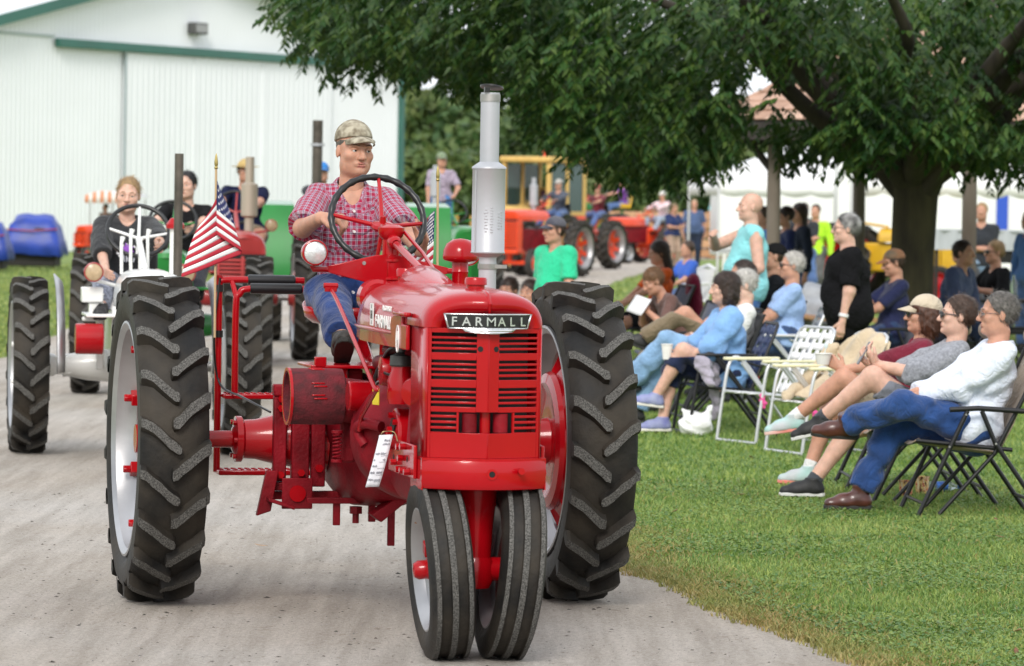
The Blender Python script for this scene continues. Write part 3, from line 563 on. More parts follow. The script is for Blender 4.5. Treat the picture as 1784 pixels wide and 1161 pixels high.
# ------------------------------------------------------------------ the red show tractor
TO = (-.594, 17.86, 0); TR = rad(12)
def hero():
    T = empty('row_crop_tractor', 'glossy red row-crop tractor with twin front wheels and upright silver muffler on gravel road', 'tractor', TO, TR, None)
    WH = mat('decal_white', (.8, .8, .78), .4); BK = mat('decal_black', (.01, .01, .01), .35)
    # --- wheels
    rear_wheel(T, (-.92, 0, .69), flip=True); rear_wheel(T, (.882, 0, .69))
    ftm = front_tyre(.345, .172, .215).mesh('tyre', [RUB, LUGT], 40)
    for sx in (-1, 1):
        w = MB(); s_ = -sx
        w.lathe([(0, .03), (.05, .03), (.06, .02), (.15, .012), (.2, -.01), (.2, -.02), (.06, -.02), (0, -.02)], ax=(sx, 0, 0), n=28)
        for k in range(3):
            a = 2 * math.pi * k / 3 + .4; w.box((sx * .02, .16 * math.cos(a), .16 * math.sin(a)), (.03, .05, .05), rx=a)
        d = w.build('front_wheel', RED, T, bevel=.003); d.location = (sx * .132, -2.26, .343); d.rotation_euler = (0, sx * rad(5.0), rad(-2))
        o = bpy.data.objects.new('tyre', ftm); COL.objects.link(o); o.parent = d
        rim_mesh(.215, .14, 40).build('rim', SILV, d)
        h = MB(); h.box((sx * .015, 0, 0), (.07, .08, .08)); h.build('hub', RED, d, bevel=.008)
        h = MB(); h.lathe([(.036, 0), (.036, .035), (.026, .052), (0, .056)], o=(sx * .048, 0, 0), ax=(sx, 0, 0), n=20); h.build('hub_cap', RED, d)
    # pedestal and axle
    b = MB(); b.lathe([(.05, .31), (.06, .33), (.058, .38), (.066, .5), (.078, .6), (.085, .645)], o=(0, -2.26, 0), n=28); b.build('steering_pedestal', RED, T)
    box_on(T, 'pedestal_flange', (0, -2.27, .655), (.2, .19, .03), RED, .008)
    for sx in (-1, 1):
        for dy in (-.075, .07): cyl_on(T, 'bolt', (sx * .085, -2.27 + dy, .622), (sx * .085, -2.27 + dy, .642), .013, RED, n=6)
    cyl_on(T, 'front_axle', (-.13, -2.26, .34), (.13, -2.26, .34), .045, RED); b = MB(); b.lathe([(.055, .27), (.07, .3), (.07, .37), (.05, .4)], o=(0, -2.26, 0), n=24); b.build('axle_knuckle', RED, T)
    # --- front bolster (curved bumper) and side rails
    P = []
    for x in np.linspace(-.235, .235, 21):
        yy = -2.5 + .10 * (abs(x) / .235) ** 2.2; P.append([(x, yy + .03, .765), (x, yy + .006, .757), (x, yy, .74), (x, yy, .672), (x, yy + .01, .652), (x, yy + .05, .645), (x, -2.2, .645)])
    b = MB(); A = np.array(P); b.grid(A.transpose(1, 0, 2)); b.prism([(-.235, -2.2), (-.235, -2.4), (-.12, -2.47), (0, -2.49), (.12, -2.47), (.235, -2.4), (.235, -2.2)], (0, 0, .76), (1, 0, 0), (0, 1, 0), (0, 0, 1), .01)
    for sx in (-1, 1): b.box((sx * .2325, -2.29, .705), (.005, .22, .118))
    bo = b.build('front_bolster', RED, T, smooth=50)
    b = MB(); b.lathe([(.02, 0), (.02, -.004), (.012, -.004), (.012, 0)], o=(.01, -2.5, .71), ax=(0, 1, 0), n=18); b.build('boss', RED, bo); cyl_on(bo, 'bolt_hole', (.01, -2.502, .71), (.01, -2.5005, .71), .011, DARK)
    cyl_on(bo, 'pin', (.12, -2.51, .722), (.12, -2.46, .722), .012, RED)
    for sx in (-1, 1):
        r = box_on(T, 'side_rail', (sx * .242, -2.05, .742), (.014, .52, .125), RED, .004)
        for k, (yy, zz) in enumerate([(-1.88, .775), (-1.95, .72), (-2.06, .785), (-2.14, .79), (-2.06, .7), (-2.14, .70), (-2.23, .70), (-2.1, .745)]):
            cyl_on(r, 'bolt', (sx * .25, yy, zz), (sx * .272, yy, zz), .013, RED, n=6)
        for yy, zz in [(-1.99, .775), (-1.9, .735), (-2.18, .745)]: cyl_on(r, 'bolt_hole', (sx * .2492, yy, zz), (sx * .2505, yy, zz), .011, DARK, n=14)
    # --- radiator core, grille of separate bars
    box_on(T, 'radiator_core', (0, -2.26, 1.0), (.36, .08, .46), mat('radiator_fins', (.012, .010, .010), .6, var=.5, vs=200), 0)
    hw = .212; ang = math.atan2(.085, hw)
    zs = [(1.220, 0), (1.200, 0), (1.180, 1), (1.160, 1), (1.122, 0), (1.102, 0), (1.082, 0), (1.061, 0), (1.020, 0), (1.0, 0), (.980, 0), (.960, 0), (.929, 2), (.908, 2), (.887, 2), (.866, 2)]
    lipm = mat('bright_edge', (.62, .12, .12), .3)
    for sx in (-1, 1):
        gp = MB(); L = math.hypot(hw, .085)
        M = lambda u, z, dy=0: V3((sx * (u * math.cos(ang) + 0) - sx * dy * math.sin(ang), -2.455 + u * math.sin(ang) + dy * math.cos(ang), z))
        def plate(b, u0, u1, z0, z1, th=.008):
            vs = [M(u0, z0), M(u1, z0), M(u1, z1), M(u0, z1), M(u0, z0, th), M(u1, z0, th), M(u1, z1, th), M(u0, z1, th)]
            fs = [(0, 1, 2, 3), (7, 6, 5, 4), (0, 4, 5, 1), (1, 5, 6, 2), (2, 6, 7, 3), (3, 7, 4, 0)]
            b.add(vs, fs if sx > 0 else [f[::-1] for f in fs])
        # centre and outer stiles, header
        gp = MB(); plate(gp, .001, .046, .936, 1.2455); plate(gp, L - .012, L, .765, 1.2455); plate(gp, .046, L - .012, 1.228, 1.2455); plate(gp, .001, L - .012, .765, .858)
        if sx > 0: pass
        g = gp.build('grille_frame', RED, T, bevel=.0015)
        zz = [1.228] + [z for z, _ in zs] + [.858]
        for i in range(len(zs)):
            z, k = zs[i]; top = zs[i - 1][0] - .0055 if i else 1.228
            lo = z + .0055
            if k == 2: u0 = .115
            else: u0 = .046
            if k == 1: 
                pass
            if i == 0 or abs(top - lo) < .0008: continue
            s_ = MB()
            if k == 2 and zs[i - 1][1] == 2: plate(s_, .118, L - .012, lo, top)
            else: plate(s_, .046, L - .012, lo, top)
            s_.build('slat', RED, g, bevel=.002)
        s_ = MB(); plate(s_, .118, L - .012, .858, .8605); s_.build('slat', RED, g)
        s_ = MB(); plate(s_, .110, .1178, .858, .934); s_.build('opening_edge', RED, g)
        if True:
            c = M(.032, 1.17); s_ = MB(); nd = V3((sx * math.sin(ang), -math.cos(ang), 0))
            s_.cyl(c - nd * .001, c + nd * .0015, .0105, n=18); s_.build('lamp_hole', DARK, g)
        # rounded front corner and side of the radiator shell
        q = MB(); e = M(L, 1.0); P = []
        for z in (.765, 1.2455):
            row = [M(L, z), M(L + .004, z, .001), V3((sx * .2195, -2.355, z)), V3((sx * .223, -2.33, z)), V3((sx * .223, -2.1, z)), V3((sx * .215, -2.09, z))]
            P.append(row)
        A = np.array(P); q.grid(A if sx < 0 else A[:, ::-1]); q.build('radiator_side', RED, T, smooth=60, solid=.004)
        tubp = MB(); tubp.cyl(M(.075, .86, .03), M(.075, .93, .03), .028, n=16); tubp.build('lower_tank', DRED, T)
    # bits seen through the lower opening
    cyl_on(T, 'steering_shaft_post', (0, -2.40, .84), (0, -2.40, .95), .02, RED)
    # --- nose and tank/hood
    nose = [(-2.448, .165, 1.246, 1.310, .075, 2.6), (-2.462, .185, 1.2461, 1.330, .078, 2.6), (-2.455, .207, 1.2462, 1.35, .08, 2.6), (-2.43, .222, 1.2463, 1.368, .075, 2.6), (-2.38, .228, 1.2464, 1.380, .06, 2.6), (-2.3, .230, 1.2465, 1.387, .035, 2.6), (-2.18, .231, 1.2466, 1.391, .01, 2.6), (-1.99, .232, 1.2467, 1.393, 0, 2.7)]
    h = hood_loft(nose, 18).build('hood_nose', RED, T, smooth=60)
    b = MB(); b.tube([(0, -2.452, 1.30), (0, -2.46, 1.335), (0, -2.43, 1.364), (0, -2.38, 1.376), (0, -2.2, 1.388)], [.004, .008, .01, .01, .006], 8); b.build('nose_ridge', RED, h)
    tank = [(-1.985, .231, 1.15, 1.392, 0, 3.2), (-1.8, .235, 1.15, 1.394, 0, 3.2), (-1.4, .238, 1.15, 1.395, 0, 3.2), (-1.05, .236, 1.152, 1.392, 0, 3.1), (-.9, .226, 1.16, 1.382, 0, 3.0), (-.83, .205, 1.175, 1.36, 0, 2.8), (-.795, .165, 1.2, 1.32, 0, 2.6), (-.785, .1, 1.23, 1.28, 0, 2.4)]
    h2 = hood_loft(tank, 18).build('hood', RED, T, smooth=60)
    b = MB()
    for sx in (-1, 1): b.tube([(sx * .234, -1.98, 1.205), (sx * .24, -1.6, 1.205), (sx * .24, -1.05, 1.205), (sx * .225, -.86, 1.207)], [.005, .008, .008, .004], 8)
    b.build('bead', RED, h2, smooth=60)
    for sx in (-1, 1):
        b = MB(); b.prism([(-2.09, 1.2445), (-2.09, 1.15), (-1.80, 1.15), (-1.74, 1.235), (-1.76, 1.26), (-1.82, 1.278), (-1.985, 1.28), (-1.985, 1.2445)], (sx * .236, 0, 0), (0, 1, 0), (0, 0, 1), (1, 0, 0), .016); b.build('hood_side_panel', RED, T, bevel=.005)
        b = MB(); b.box((sx * .246, -2.0, 1.285), (.028, .26, .018)); b.build('hood_ledge', RED, T, bevel=.007)
    # model letter in an oval, lettering on the tank
    for sx in (-1, 1):
        e = [V3((sx * .2465, -1.925 - .028 * math.cos(a), 1.188 + .05 * math.sin(a))) for a in np.linspace(0, 2 * math.pi, 33)[:-1]]
        b = MB(); b.tube(e, .0028, 6, closed=True); b.build('oval_emblem', WH, T, smooth=60)
        text('H', 'emblem_letter', WH, T, (sx * .2462, -1.925, 1.158), (0, -sx * -1, 0) if sx > 0 else (0, -1, 0), (0, 0, 1), .085, .002, .62, bold=.012)
        e = [( .026 * math.cos(a), .047 * math.sin(a)) for a in np.linspace(0, 2 * math.pi, 33)[:-1]]
        b = MB(); b.prism(e, (sx * .2447, -1.925, 1.188), (0, 1, 0), (0, 0, 1), (1, 0, 0), .002); b.build('emblem_field', RED, T)
        eu = (0, -1, 0) if sx < 0 else (0, 1, 0)
        text('FARMALL', 'lettering', WH, h2, (sx * .2378, -1.565, 1.217), eu, (0, 0, 1), .070, .0015, 1.22, bold=.012)
        text('McCORMICK', 'lettering', WH, h2, (sx * .2285, -1.585, 1.284), eu, nrm((-sx * .12, 0, 1)), .028, .0015, 1.2, bold=.012)
        b = MB(); b.box((sx * .2362, -1.30, 1.262), (.002, .075, .088)); b.build('logo_plate', WH, h2)
        text('IH', 'logo_letters', BK, h2, (sx * .2374, -1.30, 1.246), eu, (0, 0, 1), .045, .0012, .9, bold=.02)
        text('I', 'logo_letters', BK, h2, (sx * .2374, -1.30, 1.223), eu, (0, 0, 1), .022, .0012, 1.8); text('I', 'logo_letters', BK, h2, (sx * .2374, -1.30, 1.286), eu, (0, 0, 1), .022, .0012, 1.8)
    # name badge on the nose, bent over the vee
    def bend(o):
        me = o.data
        for v in me.vertices: v.co.y += (abs(v.co.x) * .36)
    b = MB()
    o1 = [(-.158, .026), (.158, .026), (.146, -.022), (-.146, -.022)]
    xs = np.linspace(-1, 1, 13)
    def strip(b, top, bot, xw0, xw1, y, dz=0):
        P = np.array([[(x * xw0, y, top) for x in xs], [(x * xw1, y, bot) for x in xs]]); b.grid(P[::-1])
    em = MB(); strip(em, 1.298, 1.247, .162, .150, -2.4795); eo = em.build('name_badge', BK, T); bend(eo)
    fr = MB()
    for (z0, z1, w0, w1) in [(1.301, 1.2965, .167, .166), (1.249, 1.2445, .151, .150)]: strip(fr, z0, z1, w0, w1, -2.4815)
    for sx in (-1, 1): fr.add([(sx * .167, -2.4815, 1.301), (sx * .161, -2.4815, 1.301), (sx * .145, -2.4815, 1.2445), (sx * .151, -2.4815, 1.2445)], [(0, 1, 2, 3) if sx < 0 else (3, 2, 1, 0)])
    strip(fr, 1.2445, 1.234, .1, .09, -2.483); strip(fr, 1.234, 1.227, .088, .03, -2.4835)
    f_ = fr.build('badge_frame', CHROME, eo, solid=.002); bend(f_)
    for i, ch in enumerate('FARMALL'):
        xl = -.129 + i * .043; sg = (xl > .01) - (xl < -.01); text(ch, 'badge_letter', CHROME, eo, (xl, -2.4835 + abs(xl) * .36 - (.0035 if sg == 0 else 0), 1.2565), nrm((1, .36 * sg, 0)), (0, 0, 1), .047, .002, 1.12 if ch == 'M' else 1.05, bold=0 if ch == 'M' else .01)
    # --- caps, steering shaft hump
    def cap(n, c, r, hgt): 
        b = MB(); b.lathe([(r * .8, 0), (r * .8, hgt * .35), (r, hgt * .4), (r, hgt * .85), (r * .9, hgt), (0, hgt)], o=c, n=24); return b.build(n, RED, T)
    cap('radiator_cap', (0, -2.19, 1.385), .042, .045); cap('fuel_cap', (-.04, -.98, 1.385), .042, .055)
    hump = [(-1.62, .03, 1.38, 1.397, 0, 2), (-1.5, .06, 1.38, 1.41, 0, 2), (-1.3, .085, 1.38, 1.435, 0, 2), (-1.12, .09, 1.38, 1.455, 0, 2.2), (-1.06, .085, 1.38, 1.45, 0, 2.2), (-1.0, .07, 1.38, 1.40, 0, 2.2)]
    hood_loft(hump, 10).build('steering_shaft_cover', RED, T, smooth=50)
    # --- muffler and its pipes
    mc = (.134, -1.75)
    b = MB(); b.lathe([(.034, 1.36), (.034, 1.5), (.05, 1.508), (.066, 1.516), (.067, 1.52), (.064, 1.523), (.064, 1.838), (.067, 1.842), (.066, 1.848), (.055, 1.856), (.037, 1.868), (.0365, 2.135)], o=(mc[0], mc[1], 0), n=36); mf = b.build('muffler', ALU, T, smooth=45)
    b = MB(); b.lathe([(.0375, 2.1), (.039, 2.1), (.039, 2.128), (.0375, 2.128)], o=(mc[0], mc[1], 0), n=32); b.build('clamp_band', STEEL, mf)
    b = MB(); b.lathe([(.035, 1.455), (.038, 1.455), (.038, 1.475), (.035, 1.475)], o=(mc[0], mc[1], 0), n=32); b.box((mc[0] + .045, mc[1] - .02, 1.465), (.05, .02, .014)); b.build('clamp_band', STEEL, mf)
    b = MB(); b.prism([(.045 * math.cos(a), .05 * math.sin(a)) for a in np.linspace(0, 2 * math.pi, 25)[:-1]], (mc[0] + .006, mc[1] + .005, 2.156), (1, 0, -.12), (0, 1, -.15), (0, .15, 1), .006); b.box((mc[0] - .02, mc[1] - .03, 2.145), (.02, .02, .02)); b.build('rain_flap', BLK, mf)
    b = MB(); b.box((mc[0] - .058, mc[1] - .031, 1.68), (.004, .006, .31)); b.build('seam', ALU, mf)
    for sx_, n_, z0, dz, wd in [(-.022, 8, 1.60, .012, .016), (.0, 10, 1.597, .0105, .013), (.029, 6, 1.612, .0115, .011), (.041, 7, 1.612, .0105, .010)]:   # worn embossing, not legible
        a_ = math.asin(sx_ / .0648); b = MB()
        for k in range(n_): b.box((mc[0] + .0644 * math.sin(a_), mc[1] - .0644 * math.cos(a_), z0 + k * dz), (wd * (.75 + .25 * math.sin(k * 2.7 + sx_ * 90)), .0025, dz * .42), rz=a_, ry=.25 * math.sin(k * 1.9))
        b.build('embossing', ALU, mf, bevel=.0008)
    # --- air pre-cleaner
    b = MB(); b.lathe([(.032, 1.36), (.032, 1.43), (.034, 1.433), (.032, 1.436), (.032, 1.47), (.064, 1.478), (.07, 1.486), (.07, 1.497), (.067, 1.52), (.055, 1.545), (.03, 1.562), (0, 1.566)], o=(.136, -1.2, 0), n=32); b.build('air_cleaner_stack', RED, T, smooth=50)
    # --- steering post, lamp bar, shaft
    b = MB(); b.lathe([(.042, 1.02), (.038, 1.38), (.046, 1.385), (.046, 1.393), (.037, 1.398), (.037, 1.455), (.045, 1.46), (.045, 1.47), (.036, 1.475), (.036, 1.55), (.05, 1.565), (.055, 1.585), (.055, 1.6), (.03, 1.612), (0, 1.612)], o=(-.022, -.52, 0), n=24); b.build('steering_post', RED, T)
    for sx in (-1, 1):
        b = MB(); b.prism([(.0, .065), (.05, .06), (.255, .012), (.255, -.012), (.06, -.06), (0, -.065)], (-.04, -.552, 1.425), (sx, 0, .0), (0, 0, 1), (0, 1, 0), .01); br = b.build('lamp_bracket', RED, T, bevel=.003)
        cyl_on(br, 'rivet', (-.04 + sx * .1, -.559, 1.452), (-.04 + sx * .1, -.556, 1.452), .008, STEEL)
        tub_on(T, 'lamp_arm', [(-.04 + sx * .25, -.552, 1.424), (-.04 + sx * .31, -.552, 1.424), (-.04 + sx * .315, -.55, 1.44)], .012, RED)
    headlamp(T, (-.353, -.6, 1.493), .052, RED); headlamp(T, (.29, -.59, 1.50), .052, RED)
    tub_on(T, 'steering_shaft', [(-.02, -.55, 1.545), (.0, -1.06, 1.44)], .0165, RED, 12); b = MB(); b.lathe([(.028, 0), (.03, .02), (.026, .05), (.017, .06)], o=(-.02, -.56, 1.545), ax=(.02, -.51, -.1), n=18); b.build('universal_joint', RED, T)
    tub_on(T, 'throttle_rod', [(.03, -.5, 1.59), (.06, -.8, 1.50), (.05, -1.1, 1.435)], .008, RED)
    steering(T, (-.014, -.15, 1.632), .198, rad(26), BLK, RED, V3((-.014, -.27, 1.6)))
    b = MB(); b.lathe([(.045, -.01), (.05, .0), (.045, .012), (.015, .02), (.012, .045), (0, .045)], o=(-.014, -.27, 1.602), ax=(0, -.3, .95), n=20); b.tube([(-.014, -.27, 1.6), (-.02, -.5, 1.58)], .02, 12); b.build('steering_hub', RED, T)
    # --- engine, clutch housing, transmission
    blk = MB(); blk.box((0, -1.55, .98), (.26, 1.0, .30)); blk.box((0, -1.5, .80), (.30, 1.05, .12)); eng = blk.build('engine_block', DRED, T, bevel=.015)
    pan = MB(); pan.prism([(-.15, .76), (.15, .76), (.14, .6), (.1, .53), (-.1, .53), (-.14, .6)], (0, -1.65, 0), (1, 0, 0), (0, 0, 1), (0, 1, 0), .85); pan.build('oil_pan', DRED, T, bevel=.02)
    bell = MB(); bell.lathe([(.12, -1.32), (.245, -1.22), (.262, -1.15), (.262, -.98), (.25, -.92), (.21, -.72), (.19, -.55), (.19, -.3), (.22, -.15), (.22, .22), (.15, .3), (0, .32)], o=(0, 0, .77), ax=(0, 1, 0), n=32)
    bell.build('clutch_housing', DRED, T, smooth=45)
    # belly of the transmission
    sec = []
    for (y, w, zb, zt) in [(-.8, .12, .6, .9), (-.6, .17, .48, .95), (-.35, .19, .43, 1.0), (-.05, .2, .41, 1.0), (.2, .2, .45, .98), (.38, .15, .55, .92)]:
        sec.append([(w * math.copysign(abs(math.cos(a)) ** .6, math.cos(a)), y, (zb + zt) / 2 + (zt - zb) / 2 * math.copysign(abs(math.sin(a)) ** .6, math.sin(a))) for a in np.linspace(0, 2 * math.pi, 29)[:-1]])
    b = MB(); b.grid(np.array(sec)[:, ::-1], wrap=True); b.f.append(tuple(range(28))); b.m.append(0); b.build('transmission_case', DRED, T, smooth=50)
    # axle housings, bars
    for sx in (-1, 1):
        cyl_on(T, 'axle_shaft', (sx * .45, 0, .69), (sx * .98, 0, .69), .036, RED)
        b = MB(); b.lathe([(.135, .2), (.125, .3), (.105, .42), (.085, .5), (.082, .55), (.098, .56), (.098, .585), (.06, .592), (.045, .6), (0, .6)], o=(0, 0, .69), ax=(sx, 0, 0), n=28); b.build('axle_housing', RED, T)
        for k in range(6):
            a = k * math.pi / 3; cyl_on(T, 'bolt', (sx * .572, .082 * math.cos(a), .69 + .082 * math.sin(a)), (sx * .6, .082 * math.cos(a), .69 + .082 * math.sin(a)), .011, RED, n=6)
        cyl_on(T, 'hub', (sx * .86, 0, .69), (sx * 1.01, 0, .69), .06, RED, n=24)
        box_on(T, 'clamp_bar', (sx * .415, -.13, .70), (.055, .05, .36), DRED, .006); box_on(T, 'clamp_bar', (sx * .33, -.15, .69), (.075, .05, .34), DRED, .006); box_on(T, 'clamp_bar', (sx * .255, -.16, .69), (.06, .04, .38), DRED, .006)
        box_on(T, 'clamp_head', (sx * .40, -.13, .905), (.09, .07, .05), DRED, .008); box_on(T, 'clamp_foot', (sx * .37, -.13, .5), (.14, .08, .035), DRED, .006)
        for zz in (.87, .83, .55): cyl_on(T, 'bolt', (sx * .415, -.155, zz), (sx * .415, -.185, zz), .016, RED, n=6)
        cyl_on(T, 'bolt', (sx * .33, -.175, .56), (sx * .33, -.2, .56), .016, RED, n=6); cyl_on(T, 'bolt', (sx * .255, -.18, .58), (sx * .255, -.21, .58), .018, RED, n=6)
        box_on(T, 'hitch_plate', (sx * .35, -.22, .475), (.13, .012, .13), DRED, .004); cyl_on(T, 'hitch_boss', (sx * .35, -.225, .475), (sx * .35, -.235, .475), .035, RED)
        b = MB(); b.prism([(-.02, .1), (.03, .1), (.0, -.07), (-.06, -.09)], (sx * .46, -.2, .47), (sx * -1, 0, 0), (0, 0, 1), (0, 1, 0), .04); b.build('hook', DRED, T, bevel=.004)
        b = MB(); b.prism([(.0, -.0), (.11, -.035), (.11, -.05), (0, -.015)], (sx * .48, -.24, .46), (-sx, 0, 0), (0, 0, 1), (0, 1, 0), .1); b.build('hitch_foot', DRED, T, bevel=.003)
    b = MB(); b.box((-.05, -.1, .46), (.78, .05, .035)); b.box((-.02, -.35, .455), (.62, .03, .025)); b.build('drawbar_frame', DRED, T, bevel=.004)
    for (x, y, z, hh) in [(-.2, -.33, .40, .1), (-.05, -.33, .40, .07), (.02, -.4, .36, .18)]: box_on(T, 'bracket', (x, y, z), (.03, .02, hh), DRED, .003)
    cyl_on(T, 'drain_plug', (-.12, -.34, .43), (-.12, -.34, .40), .028, DRED, n=6); cyl_on(T, 'drain_plug', (-.12, -.34, .4), (-.12, -.34, .36), .014, DRED, n=8)
    b = MB(); b.prism([(-.09, -.05), (.09, .08), (.11, .05), (-.05, -.08)], (.0, -.5, .46), (1, 0, 0), (0, 0, 1), (0, 1, 0), .12); b.build('pedal_bracket', DRED, T, bevel=.004)
    box_on(T, 'tool_box', (.03, -1.55, .56), (.24, .3, .16), DRED, .01)
    tub_on(T, 'drain_wire', [(.0, -1.6, .5), (.01, -1.6, .44), (.02, -1.6, .42)], .004, BLK)
    cyl_on(T, 'oil_filler_post', (-.19, -2.12, .5), (-.19, -2.12, .68), .016, mat('bronze', (.25, .12, .05), .4, metal=.6))
    # belt pulley
    b = MB(); b.lathe([(.098, -.49), (.11, -.492), (.114, -.485), (.115, -.3), (.112, -.268), (.09, -.26), (.05, -.255)], o=(0, -.8, .912), ax=(1, 0, 0), n=40); b.lathe([(.098, -.49), (.096, -.33), (.04, -.31), (0, -.31)], o=(0, -.8, .912), ax=(1, 0, 0), n=40)
    pu = b.build('belt_pulley', [mat('pulley_face', (.11, .008, .014), .85, var=.5, vs=18, bump=.5, bs=120)], T, smooth=45)
    for a in (rad(100), rad(150), rad(175), rad(60)):
        for dx in (0, .03): box_on(pu, 'pulley_rib', (-.38 + dx * .3, -.8 + .1155 * math.cos(a + dx * 4 + math.pi / 2 * 0), .912 + .1155 * math.sin(a + dx * 4)), (.055, .006, .006), RED, .002)
    b = MB(); b.lathe([(.104, -.4935), (.117, -.4935), (.117, -.482), (.104, -.482)], o=(0, -.8, .912), ax=(1, 0, 0), n=40, closed=True); b.build('pulley_edge', RED, pu)
    cyl_on(T, 'pulley_housing', (-.27, -.8, .9), (-.1, -.8, .88), .09, DRED)
    b = MB(); b.box((-.225, -.72, .75), (.06, .05, .22)); b.build('pulley_bracket', DRED, T, bevel=.01)
    b = MB(); b.tube([(-.285 + .016 * math.cos(t), -.82 + .016 * math.sin(t), .66 + t * .0023) for t in np.linspace(0, 44, 200)], .004, 5); b.build('coil_spring', DRED, T, smooth=60)
    for zz in (.652, .77): cyl_on(T, 'spring_seat', (-.285, -.82, zz - .006), (-.285, -.82, zz + .006), .024, DRED)
    cyl_on(T, 'starter_motor', (-.28, -1.02, .925), (-.1, -1.02, .925), .06, RED, n=28, bevel=.006); cyl_on(T, 'starter_flange', (-.1, -1.02, .925), (-.08, -1.02, .925), .075, RED)
    # elbow, magneto with wires, governor, manifold bits
    tub_on(T, 'elbow_pipe', smooth_path([(-.24, -1.22, .74), (-.27, -1.2, .80), (-.25, -1.28, .83), (-.2, -1.35, .82)]), .022, DRED, 12)
    b = MB(); b.lathe([(.05, .93), (.055, .95), (.055, 1.02), (.04, 1.06), (.04, 1.075)], o=(-.19, -1.72, 0), n=24); b.build('distributor_body', RED, T)
    b = MB(); b.lathe([(.045, 1.075), (.048, 1.08), (.045, 1.115), (.03, 1.12), (.018, 1.13), (.016, 1.16), (0, 1.165)], o=(-.19, -1.72, 0), n=24); b.build('distributor_cap', mat('grey_bakelite', (.03, .03, .028), .45), T)
    for k in range(5): 
        yy = -1.4 - .09 * k
        tub_on(T, 'spark_lead', smooth_path([(-.19 + .01 * (k - 2), -1.70, 1.15), (-.235, -1.62 + .03 * k, 1.12 - .01 * k), (-.23, yy + .1, .98 + .015 * k), (-.14, yy, 1.06)]), .0055, BLK, 6)
    b = MB(); b.lathe([(.0, 0), (.055, .005), (.06, .03), (.06, .08), (.04, .1)], o=(-.25, -1.56, 1.05), ax=(1, 0, 0), n=24); b.build('governor_cover', RED, T)
    b = MB(); b.lathe([(0, 0), (.05, .004), (.06, .02), (.062, .12)], o=(-.2, -1.98, .985), ax=(.7, .7, 0), n=24); b.build('fan_pulley_housing', RED, T)
    b = MB(); b.prism([(.11 * math.cos(a), .11 * math.sin(a)) for a in np.linspace(0, math.pi * 2, 29)[:-1]], (-.165, -1.62, .80), (0, 1, 0), (0, 0, 1), (1, 0, 0), .07); tc = b.build('timing_cover', RED, T, bevel=.012)
    b = MB(); b.prism([(.07 * math.cos(a), .07 * math.sin(a)) for a in np.linspace(.3, 2.4, 12)] + [(0, 0)], (-.203, -1.62, .80), (0, 1, 0), (0, 0, 1), (1, 0, 0), .004); b.build('cover_window', DARK, tc)
    for a in (0, 1.2, 2.4, 3.6, 4.8): cyl_on(tc, 'bolt', (-.2, -1.62 + .085 * math.cos(a), .8 + .085 * math.sin(a)), (-.216, -1.62 + .085 * math.cos(a), .8 + .085 * math.sin(a)), .012, RED, n=6)
    cyl_on(tc, 'nut', (-.2, -1.6, .82), (-.222, -1.6, .82), .018, RED, n=6)
    b = MB(); b.box((-.243, -1.46, .945), (.003, .04, .065), rz=.5); b.build('yellow_tag', mat('yellow_card', (.75, .6, .03), .5), T); tub_on(T, 'tag_wire', smooth_path([(-.243, -1.46, .975), (-.25, -1.5, 1.0), (-.23, -1.55, 1.02)]), .0025, STEEL, 5)
    for (p, q, r) in [((-.17, -1.9, .95), (-.19, -1.95, .78), .02), ((-.15, -1.3, 1.08), (-.15, -1.0, 1.06), .03), ((-.16, -1.25, 1.12), (-.16, -1.75, 1.12), .025)]: tub_on(T, 'pipe', [p, q], r, DRED, 12)
    for k in range(5): cyl_on(T, 'head_nut', (-.135, -1.2 - .15 * k, 1.06), (-.155, -1.2 - .15 * k, 1.06), .014, DRED, n=6)
    # control rod beside the tank
    tub_on(T, 'control_rod', smooth_path([(-.3, -.70, 1.345), (-.3, -.92, 1.28), (-.3, -1.55, 1.06), (-.295, -1.72, .99), (-.285, -1.74, .985)], 4), .009, RED); tub_on(T, 'control_rod', [(-.285, -1.72, .99), (-.27, -1.3, .86), (-.27, -1.25, .8)], .009, RED)
    b = MB(); b.box((-.3, -.69, 1.35), (.05, .02, .03)); b.cyl((-.33, -.69, 1.36), (-.27, -.69, 1.36), .012, n=10); b.build('lever_clevis', RED, T, bevel=.003)
    # gear cover behind the tank, platform, seat
    b = MB(); b.lathe([(.0, 0), (.06, 0), (.075, .02), (.075, .1), (.06, .12)], o=(-.12, -.80, 1.315), ax=(0, 1, 0), n=28); b.build('rear_tank_cover', RED, T)
    b = MB(); b.box((-.19, -.38, 1.022), (.33, .36, .014)); b.box((-.21, -.37, .99), (.03, .3, .05)); b.box((-.08, -.37, .99), (.03, .3, .05)); b.build('foot_platform', RED, T, bevel=.004); box_on(T, 'platform_lip', (-.315, -.55, 1.038), (.05, .02, .05), RED, .004)
    b = MB(); b.box((.19, -.38, 1.022), (.33, .36, .014)); b.build('foot_platform', RED, T, bevel=.004)
    box_on(T, 'platform_post', (-.15, -.4, .95), (.06, .12, .12), DRED)
    s_ = hood_loft([(.25, .2, 1.19, 1.24, 0, 3), (.27, .235, 1.175, 1.225, 0, 3)], 8); b = MB()
    ang_ = np.linspace(0, 2 * math.pi, 37)[:-1]; P = []
    for k, (f_, z) in enumerate([(.05, 1.165), (.5, 1.165), (.8, 1.175), (.95, 1.2), (1.0, 1.245)]): P.append([(.225 * f_ * math.cos(a), .47 + .23 * f_ * math.sin(a), z + (.05 * max(0, math.sin(a)) if k == 4 else 0)) for a in ang_])
    b.grid(np.array(P), wrap=True); b.build('seat', RED, T, solid=.006, smooth=60)
    tub_on(T, 'seat_spring', smooth_path([(0, .45, 1.16), (0, .25, 1.08), (0, .1, 1.02), (0, -.05, 1.0)]), .03, RED, 10)
